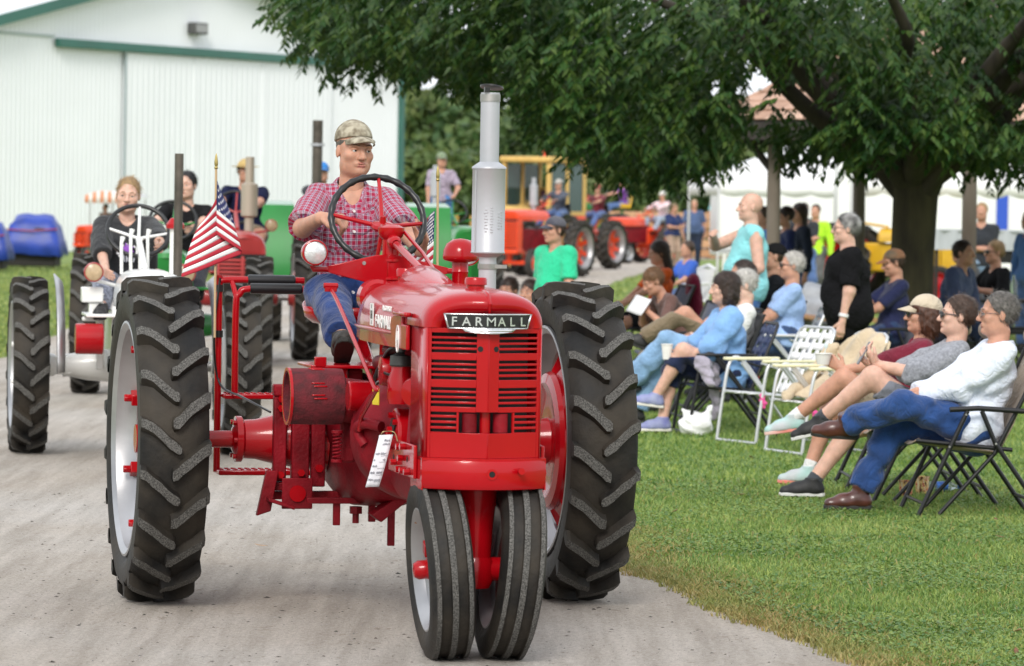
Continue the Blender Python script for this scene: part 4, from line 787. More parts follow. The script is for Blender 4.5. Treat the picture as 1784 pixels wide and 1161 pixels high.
    # rear step frame
    fr = MB()
    fr.tube(smooth_path([(-.575, .62, .51), (-.575, .62, 1.3), (-.57, .62, 1.34), (-.52, .62, 1.352), (-.2, .62, 1.352)], 5), .0155, 10); fr.tube(smooth_path([(-.51, .55, .84), (-.51, .55, 1.24), (-.495, .55, 1.29), (-.45, .55, 1.315), (-.2, .55, 1.317)], 5), .0155, 10)
    fr.tube([(-.52, .62, 1.35), (-.51, .55, 1.28)], .012, 8); tub_on(T, 'step_post', [(.575, .62, .51), (.575, .62, 1.33)], .0155, RED, 10)
    sf = fr.build('step_frame', RED, T, smooth=50)
    for (a, b_) in [((-.45, .62, 1.352), (-.24, .62, 1.352)), ((-.45, .55, 1.317), (-.22, .55, 1.317))]:
        g = MB(); g.cyl(a, b_, .024, n=16); g.build('foam_grip', BLK, sf, bevel=.006)
    for k, zz in enumerate((1.3, 1.1)): 
        g = MB(); g.cyl((-.575, .62, zz), (-.575, .62, zz + .03), .02, n=12); g.build('tape_wrap', BLK, sf)
    for (c, d) in [((-.40, .58, .845), (.32, .14, .022)), ((-.34, .6, .512), (.48, .18, .022))]:
        st = box_on(sf, 'step', c, d, RED, .006)
        t_ = MB()
        for i in range(int(d[0] / .03)):
            for j in range(3): t_.box((c[0] - d[0] / 2 + .02 + i * .03, c[1] - .04 + j * .04, c[2] + d[2] / 2 + .002), (.018, .006, .004), rz=.7 if (i + j) % 2 else -.7)
        t_.build('tread_pattern', RED, st)
    tub_on(T, 'cable', smooth_path([(-.575, .6, 1.36), (-.6, .58, 1.1), (-.57, .6, .9), (-.5, .4, .85), (-.42, .1, .8)]), .005, BLK, 6)
    return T
HT = hero()
# ================================================================== people: smooth-blended bodies on a distance field
class Field:
    def __init__(s): s.p = []
    def rc(s, a, b, r1, r2=None, k=.02, m=0, fl=None, cut=None, op=1):
        s.p.append(dict(t='rc', a=V3(a), b=V3(b), r1=r1, r2=r1 if r2 is None else r2, k=k, m=m, fl=fl, cut=cut, op=op)); return s
    def el(s, c, r, M=None, k=.02, m=0, cut=None, op=1):
        s.p.append(dict(t='el', c=V3(c), r=V3(r), M=np.eye(3) if M is None else np.asarray(M), k=k, m=m, cut=cut, op=op)); return s
    def dist(s, p, X):
        if p['t'] == 'rc':
            ba = p['b'] - p['a']; v = X - p['a']; t = np.clip(v @ ba / (ba @ ba + 1e-9), 0, 1); q = v - t[..., None] * ba
            if p['fl'] is not None:
                n_, f_ = p['fl']; q = q + n_ * ((q @ n_) * (f_ - 1))[..., None]
            d = np.sqrt((q * q).sum(-1)) - (p['r1'] + (p['r2'] - p['r1']) * t)
        else:
            q = (X - p['c']) @ p['M']; k0 = np.sqrt(((q / p['r']) ** 2).sum(-1)); k1 = np.sqrt(((q / p['r'] ** 2) ** 2).sum(-1)); d = k0 * (k0 - 1) / (k1 + 1e-9)
        if p['cut']:
            for (o, n_) in p['cut']: d = np.maximum(d, (X - o) @ n_)
        return d
    def bb(s, p, g=0):
        if p['t'] == 'rc':
            R = max(p['r1'], p['r2']) + g; return np.minimum(p['a'], p['b']) - R, np.maximum(p['a'], p['b']) + R
        R = max(p['r']) + g; return p['c'] - R, p['c'] + R
    def mesh(s, h, wr=0., wf=28., mats=True, plane=None):
        lo = np.min([s.bb(p)[0] for p in s.p], 0) - 2.5 * h - .02; hi = np.max([s.bb(p)[1] for p in s.p], 0) + 2.5 * h + .02
        n = np.ceil((hi - lo) / h).astype(int) + 1; D = np.full(n, .08, np.float32); ax = [lo[i] + h * np.arange(n[i]) for i in range(3)]
        for p in s.p:
            a, b = s.bb(p, .05); i0 = np.maximum(((a - lo) / h).astype(int), 0); i1 = np.minimum(((b - lo) / h).astype(int) + 2, n)
            if (i1 <= i0).any(): continue
            sl_ = tuple(slice(i0[i], i1[i]) for i in range(3)); X = np.stack(np.meshgrid(*[ax[i][i0[i]:i1[i]] for i in range(3)], indexing='ij'), -1)
            d = s.dist(p, X).astype(np.float32); c = D[sl_]; k = p['k']
            if p['op'] > 0:
                e = np.clip(.5 + .5 * (c - d) / k, 0, 1); D[sl_] = c + (d - c) * e - k * e * (1 - e)
            else:
                d = -d; e = np.clip(.5 - .5 * (c - d) / k, 0, 1); D[sl_] = c + (d - c) * e + k * e * (1 - e)
        if wr:
            g = np.stack(np.meshgrid(*ax, indexing='ij'), -1); a = g @ V3((.8, .3, .9)) * wf; b = g @ V3((-.5, .9, .6)) * wf * .8; c = g @ V3((.3, -.7, 1.1)) * wf * 1.5
            D += (wr * (np.sin(a + 1.4 * np.sin(b)) + .6 * np.sin(c + 1.2 * np.sin(a * .6)))).astype(np.float32)
        if plane:
            g = np.stack(np.meshgrid(*ax, indexing='ij'), -1)
            for (o, n_) in plane: D = np.maximum(D, ((g - V3(o)) @ V3(n_)).astype(np.float32))
        S_ = D < 0; n1 = n - 1
        cnt = np.zeros(n1, np.int8)
        offs = [(i, j, k) for i in (0, 1) for j in (0, 1) for k in (0, 1)]
        for o in offs: cnt += S_[o[0]:n1[0] + o[0], o[1]:n1[1] + o[1], o[2]:n1[2] + o[2]]
        act = np.argwhere((cnt > 0) & (cnt < 8)); vals = np.stack([D[act[:, 0] + o[0], act[:, 1] + o[1], act[:, 2] + o[2]] for o in offs], 1); O = np.array(offs, float)
        acc = np.zeros((len(act), 3)); w = np.zeros(len(act))
        for i in range(8):
            for j in range(i + 1, 8):
                if np.abs(O[i] - O[j]).sum() != 1: continue
                va, vb = vals[:, i], vals[:, j]; c = (va < 0) != (vb < 0); t = np.where(c, va / np.where(c, va - vb, 1), 0); acc += np.where(c[:, None], O[i] + t[:, None] * (O[j] - O[i]), 0); w += c
        P = lo + h * (act + acc / w[:, None]); idx = np.full(n1, -1, np.int32); idx[tuple(act.T)] = np.arange(len(act))
        Fs = []
        for a in range(3):
            b, c = (a + 1) % 3, (a + 2) % 3; s0 = [slice(None)] * 3; s1 = [slice(None)] * 3; s0[a] = slice(0, -1); s1[a] = slice(1, None); ch = S_[tuple(s0)] != S_[tuple(s1)]; e = np.argwhere(ch); e = e[(e[:, b] > 0) & (e[:, c] > 0) & (e[:, b] < n1[b]) & (e[:, c] < n1[c])]
            if not len(e): continue
            def cell(db, dc):
                q = e.copy(); q[:, b] -= db; q[:, c] -= dc; return idx[tuple(q.T)]
            qd = np.stack([cell(1, 1), cell(0, 1), cell(0, 0), cell(1, 0)], 1); ins = S_[tuple(e.T)]; qd[~ins] = qd[~ins][:, ::-1]; Fs.append(qd)
        Q = np.concatenate(Fs); Q = Q[(Q >= 0).all(1)]
        mi = np.zeros(len(Q), np.int32)
        if mats and len({p['m'] for p in s.p}) > 1:
            ce = P[Q].mean(1); best = np.full(len(Q), 9.)
            for p in s.p:
                if p['op'] < 0: continue
                d = s.dist(p, ce) + (.0022 if p['m'] else 0); u = d < best; best[u] = d[u]; mi[u] = p['m']
        return P, Q, mi
    def limbuv(s, P):
        """per-vertex fabric coordinates: around / along the nearest limb"""
        best = np.full(len(P), 9.); uv = np.zeros((len(P), 2))
        for p in s.p:
            if p['t'] != 'rc' or p.get('nouv'): continue
            d = s.dist(p, P); u = d < best; best[u] = d[u]; ba = nrm(p['b'] - p['a']); f0 = V3((0, -1, 0)) if abs(ba[1]) < .8 else V3((0, 0, 1)); e1 = nrm(f0 - ba * (f0 @ ba)); e2 = np.cross(ba, e1)
            v = P - p['a']; r = (p['r1'] + p['r2']) / 2; uv[u, 0] = (np.arctan2(v @ e2, v @ e1) * r)[u]; uv[u, 1] = (v @ ba)[u]
        return uv
def ik(a, t, l1, l2, pole):
    a, t = V3(a), V3(t); v = t - a; d = np.linalg.norm(v)
    if d > (l1 + l2) * .995: t = a + v / d * (l1 + l2) * .995; v = t - a; d = np.linalg.norm(v)
    x = (l1 * l1 - l2 * l2 + d * d) / (2 * d); h = math.sqrt(max(l1 * l1 - x * x, 0)); u = v / d; p = V3(pole); p = nrm(p - u * (p @ u)); return a + u * x + p * h, t
def rotm(yaw=0, pitch=0, roll=0):
    return np.array(Matrix.Rotation(yaw, 3, 'Z') @ Matrix.Rotation(pitch, 3, 'X') @ Matrix.Rotation(roll, 3, 'Y'))
SKINS = {}
def skin(i):
    cols = [(.52, .275, .19), (.62, .38, .29), (.46, .25, .17), (.64, .42, .33)]
    return mat('skin_%d' % i, tuple(c * .86 for c in cols[i]), .5, col2=tuple(c * 1.08 for c in cols[i]), vs=26, sss=.18, bump=.08, bs=180, spec=.35)
def lipm(i): return mat('lip_%d' % i, (.40, .15, .12), .45, var=.1)
def cloth(name, c, var=.12, vs=5, rough=.85, bump=.25, bs=240, c2=None): return mat('cloth_' + name, c, rough, var=var, vs=vs, bump=bump, bs=bs, sheen=.15 if sum(c) > .09 else 0., spec=.25 if sum(c) > .09 else .08, col2=c2, fold=.55)
def plaid():
    m = mat('plaid_shirt_cloth', (.6, .5, .5), .85, sheen=.15, spec=.2, bump=.15, bs=240, fold=.7); t = m.node_tree; n = t.nodes; L = t.links; b = n['Principled BSDF']
    at_ = n.new('ShaderNodeAttribute'); at_.attribute_name = 'fabric'; sp = n.new('ShaderNodeSeparateXYZ'); L.new(at_.outputs['Vector'], sp.inputs[0])
    def stripe(o, per, stops):
        a = n.new('ShaderNodeMath'); a.operation = 'MULTIPLY'; a.inputs[1].default_value = 1 / per; L.new(o, a.inputs[0]); f = n.new('ShaderNodeMath'); f.operation = 'FRACT'; L.new(a.outputs[0], f.inputs[0])
        r = n.new('ShaderNodeValToRGB'); r.color_ramp.interpolation = 'CONSTANT'; L.new(f.outputs[0], r.inputs[0]); r.color_ramp.elements[0].color = (*stops[0][1], 1); r.color_ramp.elements[0].position = 0; r.color_ramp.elements[1].position = stops[1][0]; r.color_ramp.elements[1].color = (*stops[1][1], 1)
        for p, c in stops[2:]: e = r.color_ramp.elements.new(p); e.color = (*c, 1)
        return r.outputs[0]
    st = [(0, (.33, .012, .05)), (.46, (.44, .38, .46)), (.62, (.05, .02, .09)), (.72, (.44, .38, .46)), (.86, (.33, .05, .11))]
    x = n.new('ShaderNodeMix'); x.data_type = 'RGBA'; x.inputs[0].default_value = .5; L.new(stripe(sp.outputs[0], .025, st), x.inputs[6]); L.new(stripe(sp.outputs[1], .025, st), x.inputs[7]); L.new(x.outputs[2], b.inputs['Base Color'])
    return m
def denim(name, c): return mat('denim_' + name, tuple(x * .75 for x in c), .85, col2=tuple(min(1, x * 1.3) for x in c), vs=9, bump=.3, bs=300, sheen=.2, spec=.2, fold=.5)
def mesh_from(name, P, Q, mi, mats, parent, uv=None):
    o = npmesh(name, P, Q, mats, parent, smooth=True, mi=mi)
    if uv is not None and len(o.data.vertices) == len(uv):
        a = o.data.attributes.new('fabric', 'FLOAT_VECTOR', 'POINT'); a.data.foreach_set('vector', np.concatenate([uv, np.zeros((len(uv), 1))], 1).astype(np.float32).ravel())
    return o
def person(label, loc, rz, q):
    """q: pose and clothing.  local frame faces -y, +x is the person's left, z=0 the ground"""
    sc = q.get('s', 1.0); fat = q.get('fat', 1.0); res = q.get('res', .016); fine = res < .0165; near = res < .0165; hires = res < .0125
    E = empty('person', label, 'person', loc, rz, q.get('group'))
    H = V3(q.get('hip', (0, 0, .93))); ln_ = rad(q.get('lean', 0)); ls = rad(q.get('side', 0)); tw = rad(q.get('twist', 0))
    sp = V3((math.sin(ls), -math.sin(ln_) * math.cos(ls), math.cos(ln_) * math.cos(ls))); hip_ax = V3((1, 0, 0)); sh_ax = nrm(rotm(tw) @ V3((1, 0, 0))); sh_ax = nrm(sh_ax - sp * (sh_ax @ sp)); fr = np.cross(sp, sh_ax) * -1; fr = fr if fr[1] < 0 or abs(tw) > 1.5 else fr
    fr = nrm(np.cross(sh_ax, sp)); fr = fr if fr @ (rotm(tw) @ V3((0, -1, 0))) > 0 else -fr
    SW = q.get('sw', .18) * sc; tl = .50 * sc
    ch = H + sp * .30 * sc; nb = H + sp * tl; shl = [nb - sp * .062 * sc + sh_ax * s_ * SW for s_ in (1, -1)]; hp = [H + hip_ax * s_ * .088 * sc * (fat * .5 + .5) for s_ in (1, -1)]
    hy, hpi, hr = [rad(v) for v in q.get('head', (0, 0, 0))]; HM = rotm(hy, hpi, hr); hs = q.get('hs', 1.0) * (.5 + .5 * sc)
    nk = nb + nrm(sp + HM @ V3((0, -.25, 1)) * .6) * .05 * sc; hc = nk + HM @ V3((0, -.012, .115 * hs)); h2w = lambda p: hc + HM @ (V3(p) * hs)
    U, Fo, T_, S_ = .285 * sc, .25 * sc, .43 * sc, .42 * sc
    hands = q.get('hands', [None, None]); feet = q.get('feet', [(.11, 0, .085), (-.11, 0, .085)]); pe = q.get('elbow', [(1, .5, -.6), (-1, .5, -.6)]); pk = q.get('knee', [(.1, -1, .3), (-.1, -1, .3)])
    arms = []; legs = []
    for i, s_ in ((0, 1), (1, -1)):
        t = hands[i]; t = (shl[i] + V3((s_ * .09, -.03, -.52 * sc))) if t is None else V3(t); e, w = ik(shl[i], t, U, Fo, pe[i]); arms.append((shl[i], e, w))
        k, a = ik(hp[i], feet[i], T_, S_, pk[i]); legs.append((hp[i], k, a))
    SK = skin(q.get('skin', 0)); LP = lipm(0); top = q.get('top', cloth('grey', (.3, .3, .3))); slv = q.get('sleeve', 'short'); bot = q.get('bot', denim('mid', (.08, .14, .30))); leg = q.get('leg', 'long')
    # -- primitives
    def torso(F_, g=0, k=.05):
        F_.rc(H + sp * .02, ch, (.118 * sc) * fat + g, (.125 * sc) * (fat * .6 + .4) + g, k=k, fl=(fr, 1.22 / (.35 + .65 * fat ** .6))); F_.rc(ch, nb - sp * .09 * sc, .13 * sc * (fat * .45 + .55) + g, .095 * sc + g, k=k, fl=(fr, 1.25))
        F_.rc(ch + sh_ax * .06 * sc, ch - sh_ax * .06 * sc + sp * .0, .105 * sc * (fat * .5 + .5) + g, k=k); F_.rc(shl[0] - sh_ax * .02, shl[1] + sh_ax * .02, .058 * sc + g, k=k)
        if q.get('belly'): F_.el(H + sp * .14 * sc + fr * .05 * fat, V3((.15, .13, .14)) * sc * q['belly'] + g, k=k)
        if q.get('bust'):
            for s_ in (1, -1): F_.el(ch + sp * .05 * sc + sh_ax * s_ * .07 * sc + fr * .075 * sc, V3((.07, .07, .075)) * q['bust'] + g, k=.04)
    def pelvis(F_, g=0):
        F_.rc(hp[0], hp[1], .112 * sc * fat + g, k=.05); F_.rc(H, H + sp * .1 * sc, .115 * sc * fat + g, k=.05, fl=(fr, 1.1))
    def arm(F_, i, g=0, frac=2.0, k=.018, flare=0):
        a, e, w = arms[i]; F_.rc(a, e if frac >= 1 else a + (e - a) * frac, .054 * sc * (fat * .5 + .5) + g, (.043 * sc * (fat * .5 + .5)) + g + flare, k=k, cut=None if frac >= 1 else [(a + (e - a) * (frac - .0), nrm(e - a))])
        if frac > 1:
            f_ = min(1, frac - 1); F_.rc(e, e + (w - e) * f_, .043 * sc * (fat * .4 + .6) + g, (.043 + (.028 - .043) * f_) * sc + g + flare, k=k, cut=None if f_ >= 1 else [(e + (w - e) * f_, nrm(w - e))])
    def hand(F_, i):
        a, e, w = arms[i]; s_ = (1, -1)[i]; d = nrm(q.get('hdir', [None, None])[i] if q.get('hdir', [None, None])[i] is not None else (w - e)); pn = q.get('palm', [None, None])[i]; pn = V3((-s_, 0, 0)) if pn is None else V3(pn); pn = nrm(pn - d * (pn @ d)); ac = np.cross(d, pn); cu = rad(q.get('curl', [25, 25])[i]); hS = sc * q.get('hsz', 1.0)
        tm = q.get('thumb', [1, 1])[i]
        for j in (-1, 1): F_.rc(w, w + d * .085 * hS + ac * j * .024 * hS, .022 * hS, .0165 * hS, k=.012)
        F_.rc(w + d * .03, w + d * .085 * hS, .024 * hS, .02 * hS, k=.012, fl=(pn, 1.15))
        if not near: F_.rc(w + d * .07 * hS, w + d * .13 * hS + pn * .03, .028 * hS, .018 * hS, k=.02); return
        for j, L_ in enumerate((.072, .082, .076, .058)):
            o = w + d * .088 * hS + ac * (j - 1.5) * .0195 * hS * tm; d1 = d * math.cos(cu) + pn * math.sin(cu); d2 = d * math.cos(cu * 2.1) + pn * math.sin(cu * 2.1); m_ = o + d1 * L_ * .5 * hS; F_.rc(o, m_, .0098 * hS, .009 * hS, k=.005); F_.rc(m_, m_ + d2 * L_ * .5 * hS, .009 * hS, .0075 * hS, k=.005)
        o = w + d * .025 * hS - ac * .028 * hS * tm; m_ = o + nrm(d * .7 - ac * .6 * tm + pn * .35) * .045 * hS; F_.rc(o, m_, .014 * hS, .011 * hS, k=.01); F_.rc(m_, m_ + nrm(d * .9 - ac * .05 * tm + pn * .5) * .034 * hS, .0105 * hS, .0085 * hS, k=.006)
    def legp(F_, i, g=0, frac=2.0, k=.04, cuff=0):
        h_, kn, a = legs[i]; F_.rc(h_, kn if frac >= 1 else h_ + (kn - h_) * frac, .088 * sc * fat + g, .062 * sc * (fat * .5 + .5) + g + (cuff if frac < 1 else 0), k=k, cut=None if frac >= 1 else [(h_ + (kn - h_) * frac, nrm(kn - h_))])
        if frac > 1:
            f_ = min(1, frac - 1); F_.rc(kn, kn + (a - kn) * f_, .058 * sc * (fat * .4 + .6) + g, (.058 + (.04 - .058) * f_) * sc + g + cuff, k=k, cut=[(kn + (a - kn) * f_, nrm(a - kn))] if frac < 2 or g > 0 else None)
            if g == 0: F_.rc(kn + (a - kn) * .22 + nrm(np.cross(hip_ax, a - kn)) * .0, kn + (a - kn) * .45, .052 * sc, .045 * sc, k=.03)
    def head(F_):
        w = q.get('face', 1.0); e = lambda p, r, k=.02, m=0, op=1: F_.el(h2w(p), V3(r) * hs, HM, k=k, m=m, op=op)
        F_.rc(nb - sp * .06, nk + HM @ V3((0, .0, .02)), .062 * sc * (fat * .3 + .7), .054 * sc * (fat * .3 + .7), k=.03)
        e((0, .014, .03), (.0755, .097, .09)); e((0, -.03, -.03), (.063 * w, .062, .085), .03); e((0, -.058, -.088), (.034 * w, .03, .026), .03)
        for s_ in (1, -1): e((s_ * .04 * w, -.02, -.065), (.026, .045, .035), .03)
        if not near:
            e((0, -.1, -.02), (.013, .022, .02), .015); return
        for s_ in (1, -1):
            e((s_ * .045 * w, -.062, -.022), (.024, .024, .022), .02); e((s_ * .0775, .010, -.008), (.008, .017, .028), .008)
            F_.rc(h2w((s_ * .048, -.074, .022)), h2w((s_ * .012, -.088, .022)), .0105 * hs, .01 * hs, k=.012)
            e((s_ * .033, -.093, .004), (.0175, .014, .0095), .008, op=-1); e((s_ * .012, -.098, -.032), (.009, .011, .009), .008)
            e((s_ * .033, -.0772, .004), (.0135, .0125, .0125), .003)
        F_.rc(h2w((0, -.09, .012)), h2w((0, -.113, -.028)), .0085 * hs, .0125 * hs, k=.012)
        F_.rc(h2w((-.021, -.0865, -.0585)), h2w((.021, -.0865, -.0585)), .0085 * hs, k=.012); e((0, -.093, -.0565), (.022, .008, .0052), .004, 1); e((0, -.0925, -.0655), (.02, .008, .006), .004, 1); e((0, -.1, -.0612), (.022, .01, .0014), .004, 1, -1)
        e((0, -.083, -.094), (.017, .014, .013), .015)
    # -- body
    chunks = []
    if fine:
        Fh = Field(); head(Fh); chunks.append((Fh, .0038 if res < .0075 else .005 if res < .0095 else .0065))
        for i in (0, 1):
            Fa = Field(); arm(Fa, i); hand(Fa, i); chunks.append((Fa, .005 if res < .0095 else .0075))
        Fb = Field(); torso(Fb); pelvis(Fb); [legp(Fb, i) for i in (0, 1)]; chunks.append((Fb, max(.012, res)))
    else:
        Fb = Field(); torso(Fb); pelvis(Fb); [(arm(Fb, i), hand(Fb, i), legp(Fb, i)) for i in (0, 1)]; head(Fb); chunks.append((Fb, res))
    PP, QQ, MM = [], [], []; o = 0
    for f_, h in chunks:
        p, qd, mi = f_.mesh(h); PP.append(p); QQ.append(qd + o); MM.append(mi); o += len(p)
    mesh_from('body', np.concatenate(PP), np.concatenate(QQ), np.concatenate(MM), [SK, LP], E)
    # -- garments
    cr = max(res * 1.05, .008); wr = q.get('wr', .0022) * 1.5
    Ft = Field(); pelvis(Ft, .012); fl = {'long': 1.93, 'short': .82, 'capri': 1.35, 'ankle': 1.75}[leg]
    for i in (0, 1): legp(Ft, i, .013 if leg != 'long' else .016, fl, cuff=q.get('cuff', .012))
    p, qd, mi = Ft.mesh(cr, wr, 30, False, plane=[(H + sp * .15 * sc, sp)]); mesh_from('trousers' if leg in ('long', 'ankle') else 'shorts', p, qd, mi, bot, E)
    Fs = Field(); lo_ = q.get('loose', .014) * .7; torso(Fs, lo_); pelvis(Fs, lo_ + .006)
    fs = {'short': q.get('sfr', .86), 'long': 1.93, 'elbow': 1.12, 'none': .05, 'cap': .55, 'rolled': 1.4}[slv]
    if slv != 'none':
        for i in (0, 1): arm(Fs, i, q.get('slg', .016) * .8, fs, k=.012, flare=q.get('flare', .006))
    Fs.rc(nb - sp * .01 + fr * .015, nb + sp * .14 + fr * .015, .058 * sc, .075 * sc, k=.015, op=-1); vn = q.get('vneck', .55); Fs.rc(nb + fr * .07 * sc, nb - sp * (.05 + .06 * (vn - .55)) * sc + fr * .125 * sc, .05 * sc, .02 * sc, k=.01, op=-1)
    p, qd, mi = Fs.mesh(cr, wr, 26, False, plane=[(H - sp * q.get('hem', .06) * sc, -sp)]); sh = mesh_from('shirt', p, qd, mi, top, E, Fs.limbuv(p))
    if q.get('collar') and near:
        cm = MB(); rr = .068 * sc; N = 20; P = []
        for zz, r2, dz in ((0, rr, 0), (.028, rr * .93, .0), (.03, rr * 1.02, 0), (.008, rr * 1.32, 0)):
            row = []
            for k in range(N):
                a = -math.pi / 2 + .42 + (2 * math.pi - .84) * k / (N - 1); dr = 1 - .45 * math.exp(-((k - (N - 1) / 2) / (N * .4)) ** 2) * 0; fx = abs(k - (N - 1) / 2) / ((N - 1) / 2)
                row.append(nb + sp * (zz + .012 - .075 * fx ** 2 - (.022 * fx ** 3 if r2 > rr * 1.2 else 0)) + r2 * (math.cos(a) * sh_ax * 1.02 - math.sin(a) * fr))
            P.append(row)
        A = np.array(P); cm.grid(A); co = cm.build('collar', top, sh, solid=.004, smooth=60)
        uvs = np.zeros((len(co.data.vertices), 3), np.float32); Vc = np.array([v.co[:] for v in co.data.vertices]); uvs[:, 0] = (Vc - nb) @ sh_ax; uvs[:, 1] = (Vc - nb) @ sp; at_ = co.data.attributes.new('fabric', 'FLOAT_VECTOR', 'POINT'); at_.data.foreach_set('vector', uvs.ravel())
    if q.get('buttons') and near:
        for k in range(5):
            c = nb + sp * (-.10 - .09 * k) * sc + fr * (.11 + .035 * min(k, 2) * .7) * sc; b = MB(); b.cyl(c, c + fr * .03, .006, n=10); b.build('button', mat('pearl', (.75, .72, .7), .3), sh)
    # -- shoes
    if q.get('shoes', True):
        sm, so_ = q.get('shoe', (mat('shoe_black', (.015, .015, .016), .5, var=.2), mat('sole_black', (.02, .02, .02), .7)))
        for i, s_ in ((0, 1), (1, -1)):
            h_, kn, a = legs[i]; fd = q.get('fdir', [None, None])[i]; fd = nrm((s_ * .15, -1, 0)) if fd is None else nrm(fd); up = nrm(q.get('fup', [None, None])[i]) if q.get('fup', [None, None])[i] is not None else nrm(V3((0, 0, 1)) - fd * fd[2]); sd = np.cross(up, fd); M = np.stack([sd, fd, up], 1); L_ = .27 * sc
            g = lambda x, y, z: a + M @ V3((x, y, z)) * sc
            Fu = Field(); Fu.rc(g(0, -.03, -.045), g(0, .09, -.05), .04 * sc, .043 * sc, k=.03); Fu.rc(g(0, .09, -.05), g(.0, .165, -.056), .043 * sc, .033 * sc, k=.03); Fu.rc(g(0, -.015, -.03), g(0, -.005, .02 if not q.get('boot') else .05), .045 * sc, .047 * sc, k=.03); Fu.rc(g(0, .02, -.02), g(0, .1, -.035), .035 * sc, .03 * sc, k=.03)
            p, qd, mi = Fu.mesh(max(res * .8, .007), 0, mats=False, plane=[(g(0, 0, -.066), -up), (g(0, 0, .03 if not q.get('boot') else .06), up)]); u_ = mesh_from('shoe', p, qd, mi, sm, E)
            b = MB(); out = [(-.036, -.06), (-.04, .02), (-.042, .1), (-.034, .17), (-.015, .2), (.015, .2), (.034, .17), (.044, .1), (.04, .02), (.036, -.06), (.02, -.075), (-.02, -.075)]
            b.prism([(x * sc, y * sc) for x, y in out], g(0, 0, -.073), M[:, 0], M[:, 1], M[:, 2], .022 * sc); b.build('sole', so_, u_, bevel=.004)
            if q.get('laces') and near:
                for k in range(4):
                    c0 = g(-.022, .03 + .022 * k, .012 - .012 * k); c1 = g(.022, .03 + .022 * k, .012 - .012 * k); tub_on(u_, 'lace', [c0, (c0 + c1) / 2 + up * .008, c1], .003, q['laces'], 6)
            if q.get('sock') is not None:
                Fk = Field(); Fk.rc(a + (kn - a) * -.02, a + (kn - a) * q.get('sockh', .13), .044 * sc, .047 * sc, cut=[(a + (kn - a) * q.get('sockh', .13), nrm(kn - a))]); p, qd, mi = Fk.mesh(max(res * .8, .007), 0, mats=False); mesh_from('sock', p, qd, mi, q['sock'], E)
    # -- hair, cap, glasses
    hm = q.get('hairm', mat('hair_brown', (.045, .025, .014), .55, var=.35, vs=40, stretch=(1, 1, .2), bump=.5, bs=120)); hst = q.get('hair', 'short'); hres = max(res * .7, .0055)
    def hairfield(st):
        Fx = Field(); e = lambda p, r, k=.02, op=1, cut=None: Fx.el(h2w(p), V3(r) * hs, HM, k=k, op=op, cut=cut); fp = lambda o, n_: (h2w(o), HM @ nrm(n_))
        if st == 'short': e((0, .018, .034), (.081, .1, .095)); Fx_pl = [fp((0, -.052, .055), (0, -1, -.55)), fp((0, .0, -.045), (0, -.15, -1))]
        elif st == 'fringe': e((0, .02, .036), (.083, .102, .097)); Fx_pl = [fp((0, .0, -.06), (0, -.5, -1)), fp((0, -.01, -.07), (0, 0, -1))]; 
        elif st == 'balding': e((0, .022, .028), (.082, .1, .092)); Fx_pl = [fp((0, .035, .08), (0, -.55, 1)), fp((0, -.02, .0), (0, -1, -.1)), fp((0, 0, -.05), (0, 0, -1))]
        elif st == 'bob':
            e((0, .022, .036), (.092, .108, .101)); e((0, .03, -.055), (.096, .088, .1), .04); Fx_pl = [fp((0, -.045, .05), (0, -1, -.75)), fp((0, .0, -.15), (0, 0, -1))]
            Fx_pl = [fp((0, .0, -.15), (0, 0, -1))]; e((0, -.105, -.035), (.06, .085, .09), .01, -1)
        elif st == 'long':
            e((0, .022, .036), (.086, .105, .1)); Fx.rc(h2w((0, .05, 0)), h2w((0, .085, -.3)), .085 * hs, .06 * hs, k=.04, fl=(HM @ V3((0, 1, 0)), 1.3)); Fx_pl = []; e((0, -.1, -.035), (.06, .08, .095), .01, -1)
        elif st == 'pony':
            e((0, .018, .034), (.08, .1, .094)); e((0, .115, .0), (.03, .035, .03)); Fx.rc(h2w((0, .13, -.01)), h2w((0, .12, -.16)), .028 * hs, .015 * hs); Fx_pl = [fp((0, -.055, .06), (0, -1, -.62)), fp((0, 0, -.2), (0, 0, -1))]; e((0, -.1, -.06), (.09, .12, .075), .01, -1)
        elif st == 'buzz': e((0, .016, .03), (.0772, .0985, .0915)); Fx_pl = [fp((0, -.03, .02), (0, -1, -.4)), fp((0, 0, -.045), (0, -.2, -1))]
        return Fx, Fx_pl
    if hst:
        Fx, pl = hairfield(hst)
        if q.get('cap') is not None: pl = pl + [(h2w((0, 0, .046)), HM @ nrm((0, .2, 1)))]
        p, qd, mi = Fx.mesh(hres, .0022 if hst != 'buzz' else .0006, 85, False, plane=pl)
        if near and hst != 'buzz':
            a_, b_, c_ = p[qd[:, 0]], p[qd[:, 1]], p[qd[:, 2]]; fn = np.cross(b_ - a_, c_ - a_); fn /= np.linalg.norm(fn, axis=1, keepdims=True) + 1e-9; ce = p[qd].mean(1); out = ce - h2w((0, .02, .02)); fn *= np.sign((fn * out).sum(1, keepdims=True)); ok_ = (ce - hc) @ (HM @ V3((0, 0, 1))) > -.16; ce, fn = ce[ok_], fn[ok_]
            N = 1500; pk_ = RNG.integers(0, len(ce), N); c0 = ce[pk_] + RNG.normal(0, hres * .4, (N, 3)); nn_ = fn[pk_]; dd = HM @ V3((0, .55, -1)); t_ = dd - nn_ * (nn_ @ dd)[:, None] + RNG.normal(0, .28, (N, 3)); t_ /= np.linalg.norm(t_, axis=1, keepdims=True); w_ = np.cross(nn_, t_) * .0011; L_ = (RNG.uniform(.018, .045, N) * (1.4 if hst in ('bob', 'long') else 1))[:, None]; lift = RNG.uniform(.0, .006, N)[:, None]
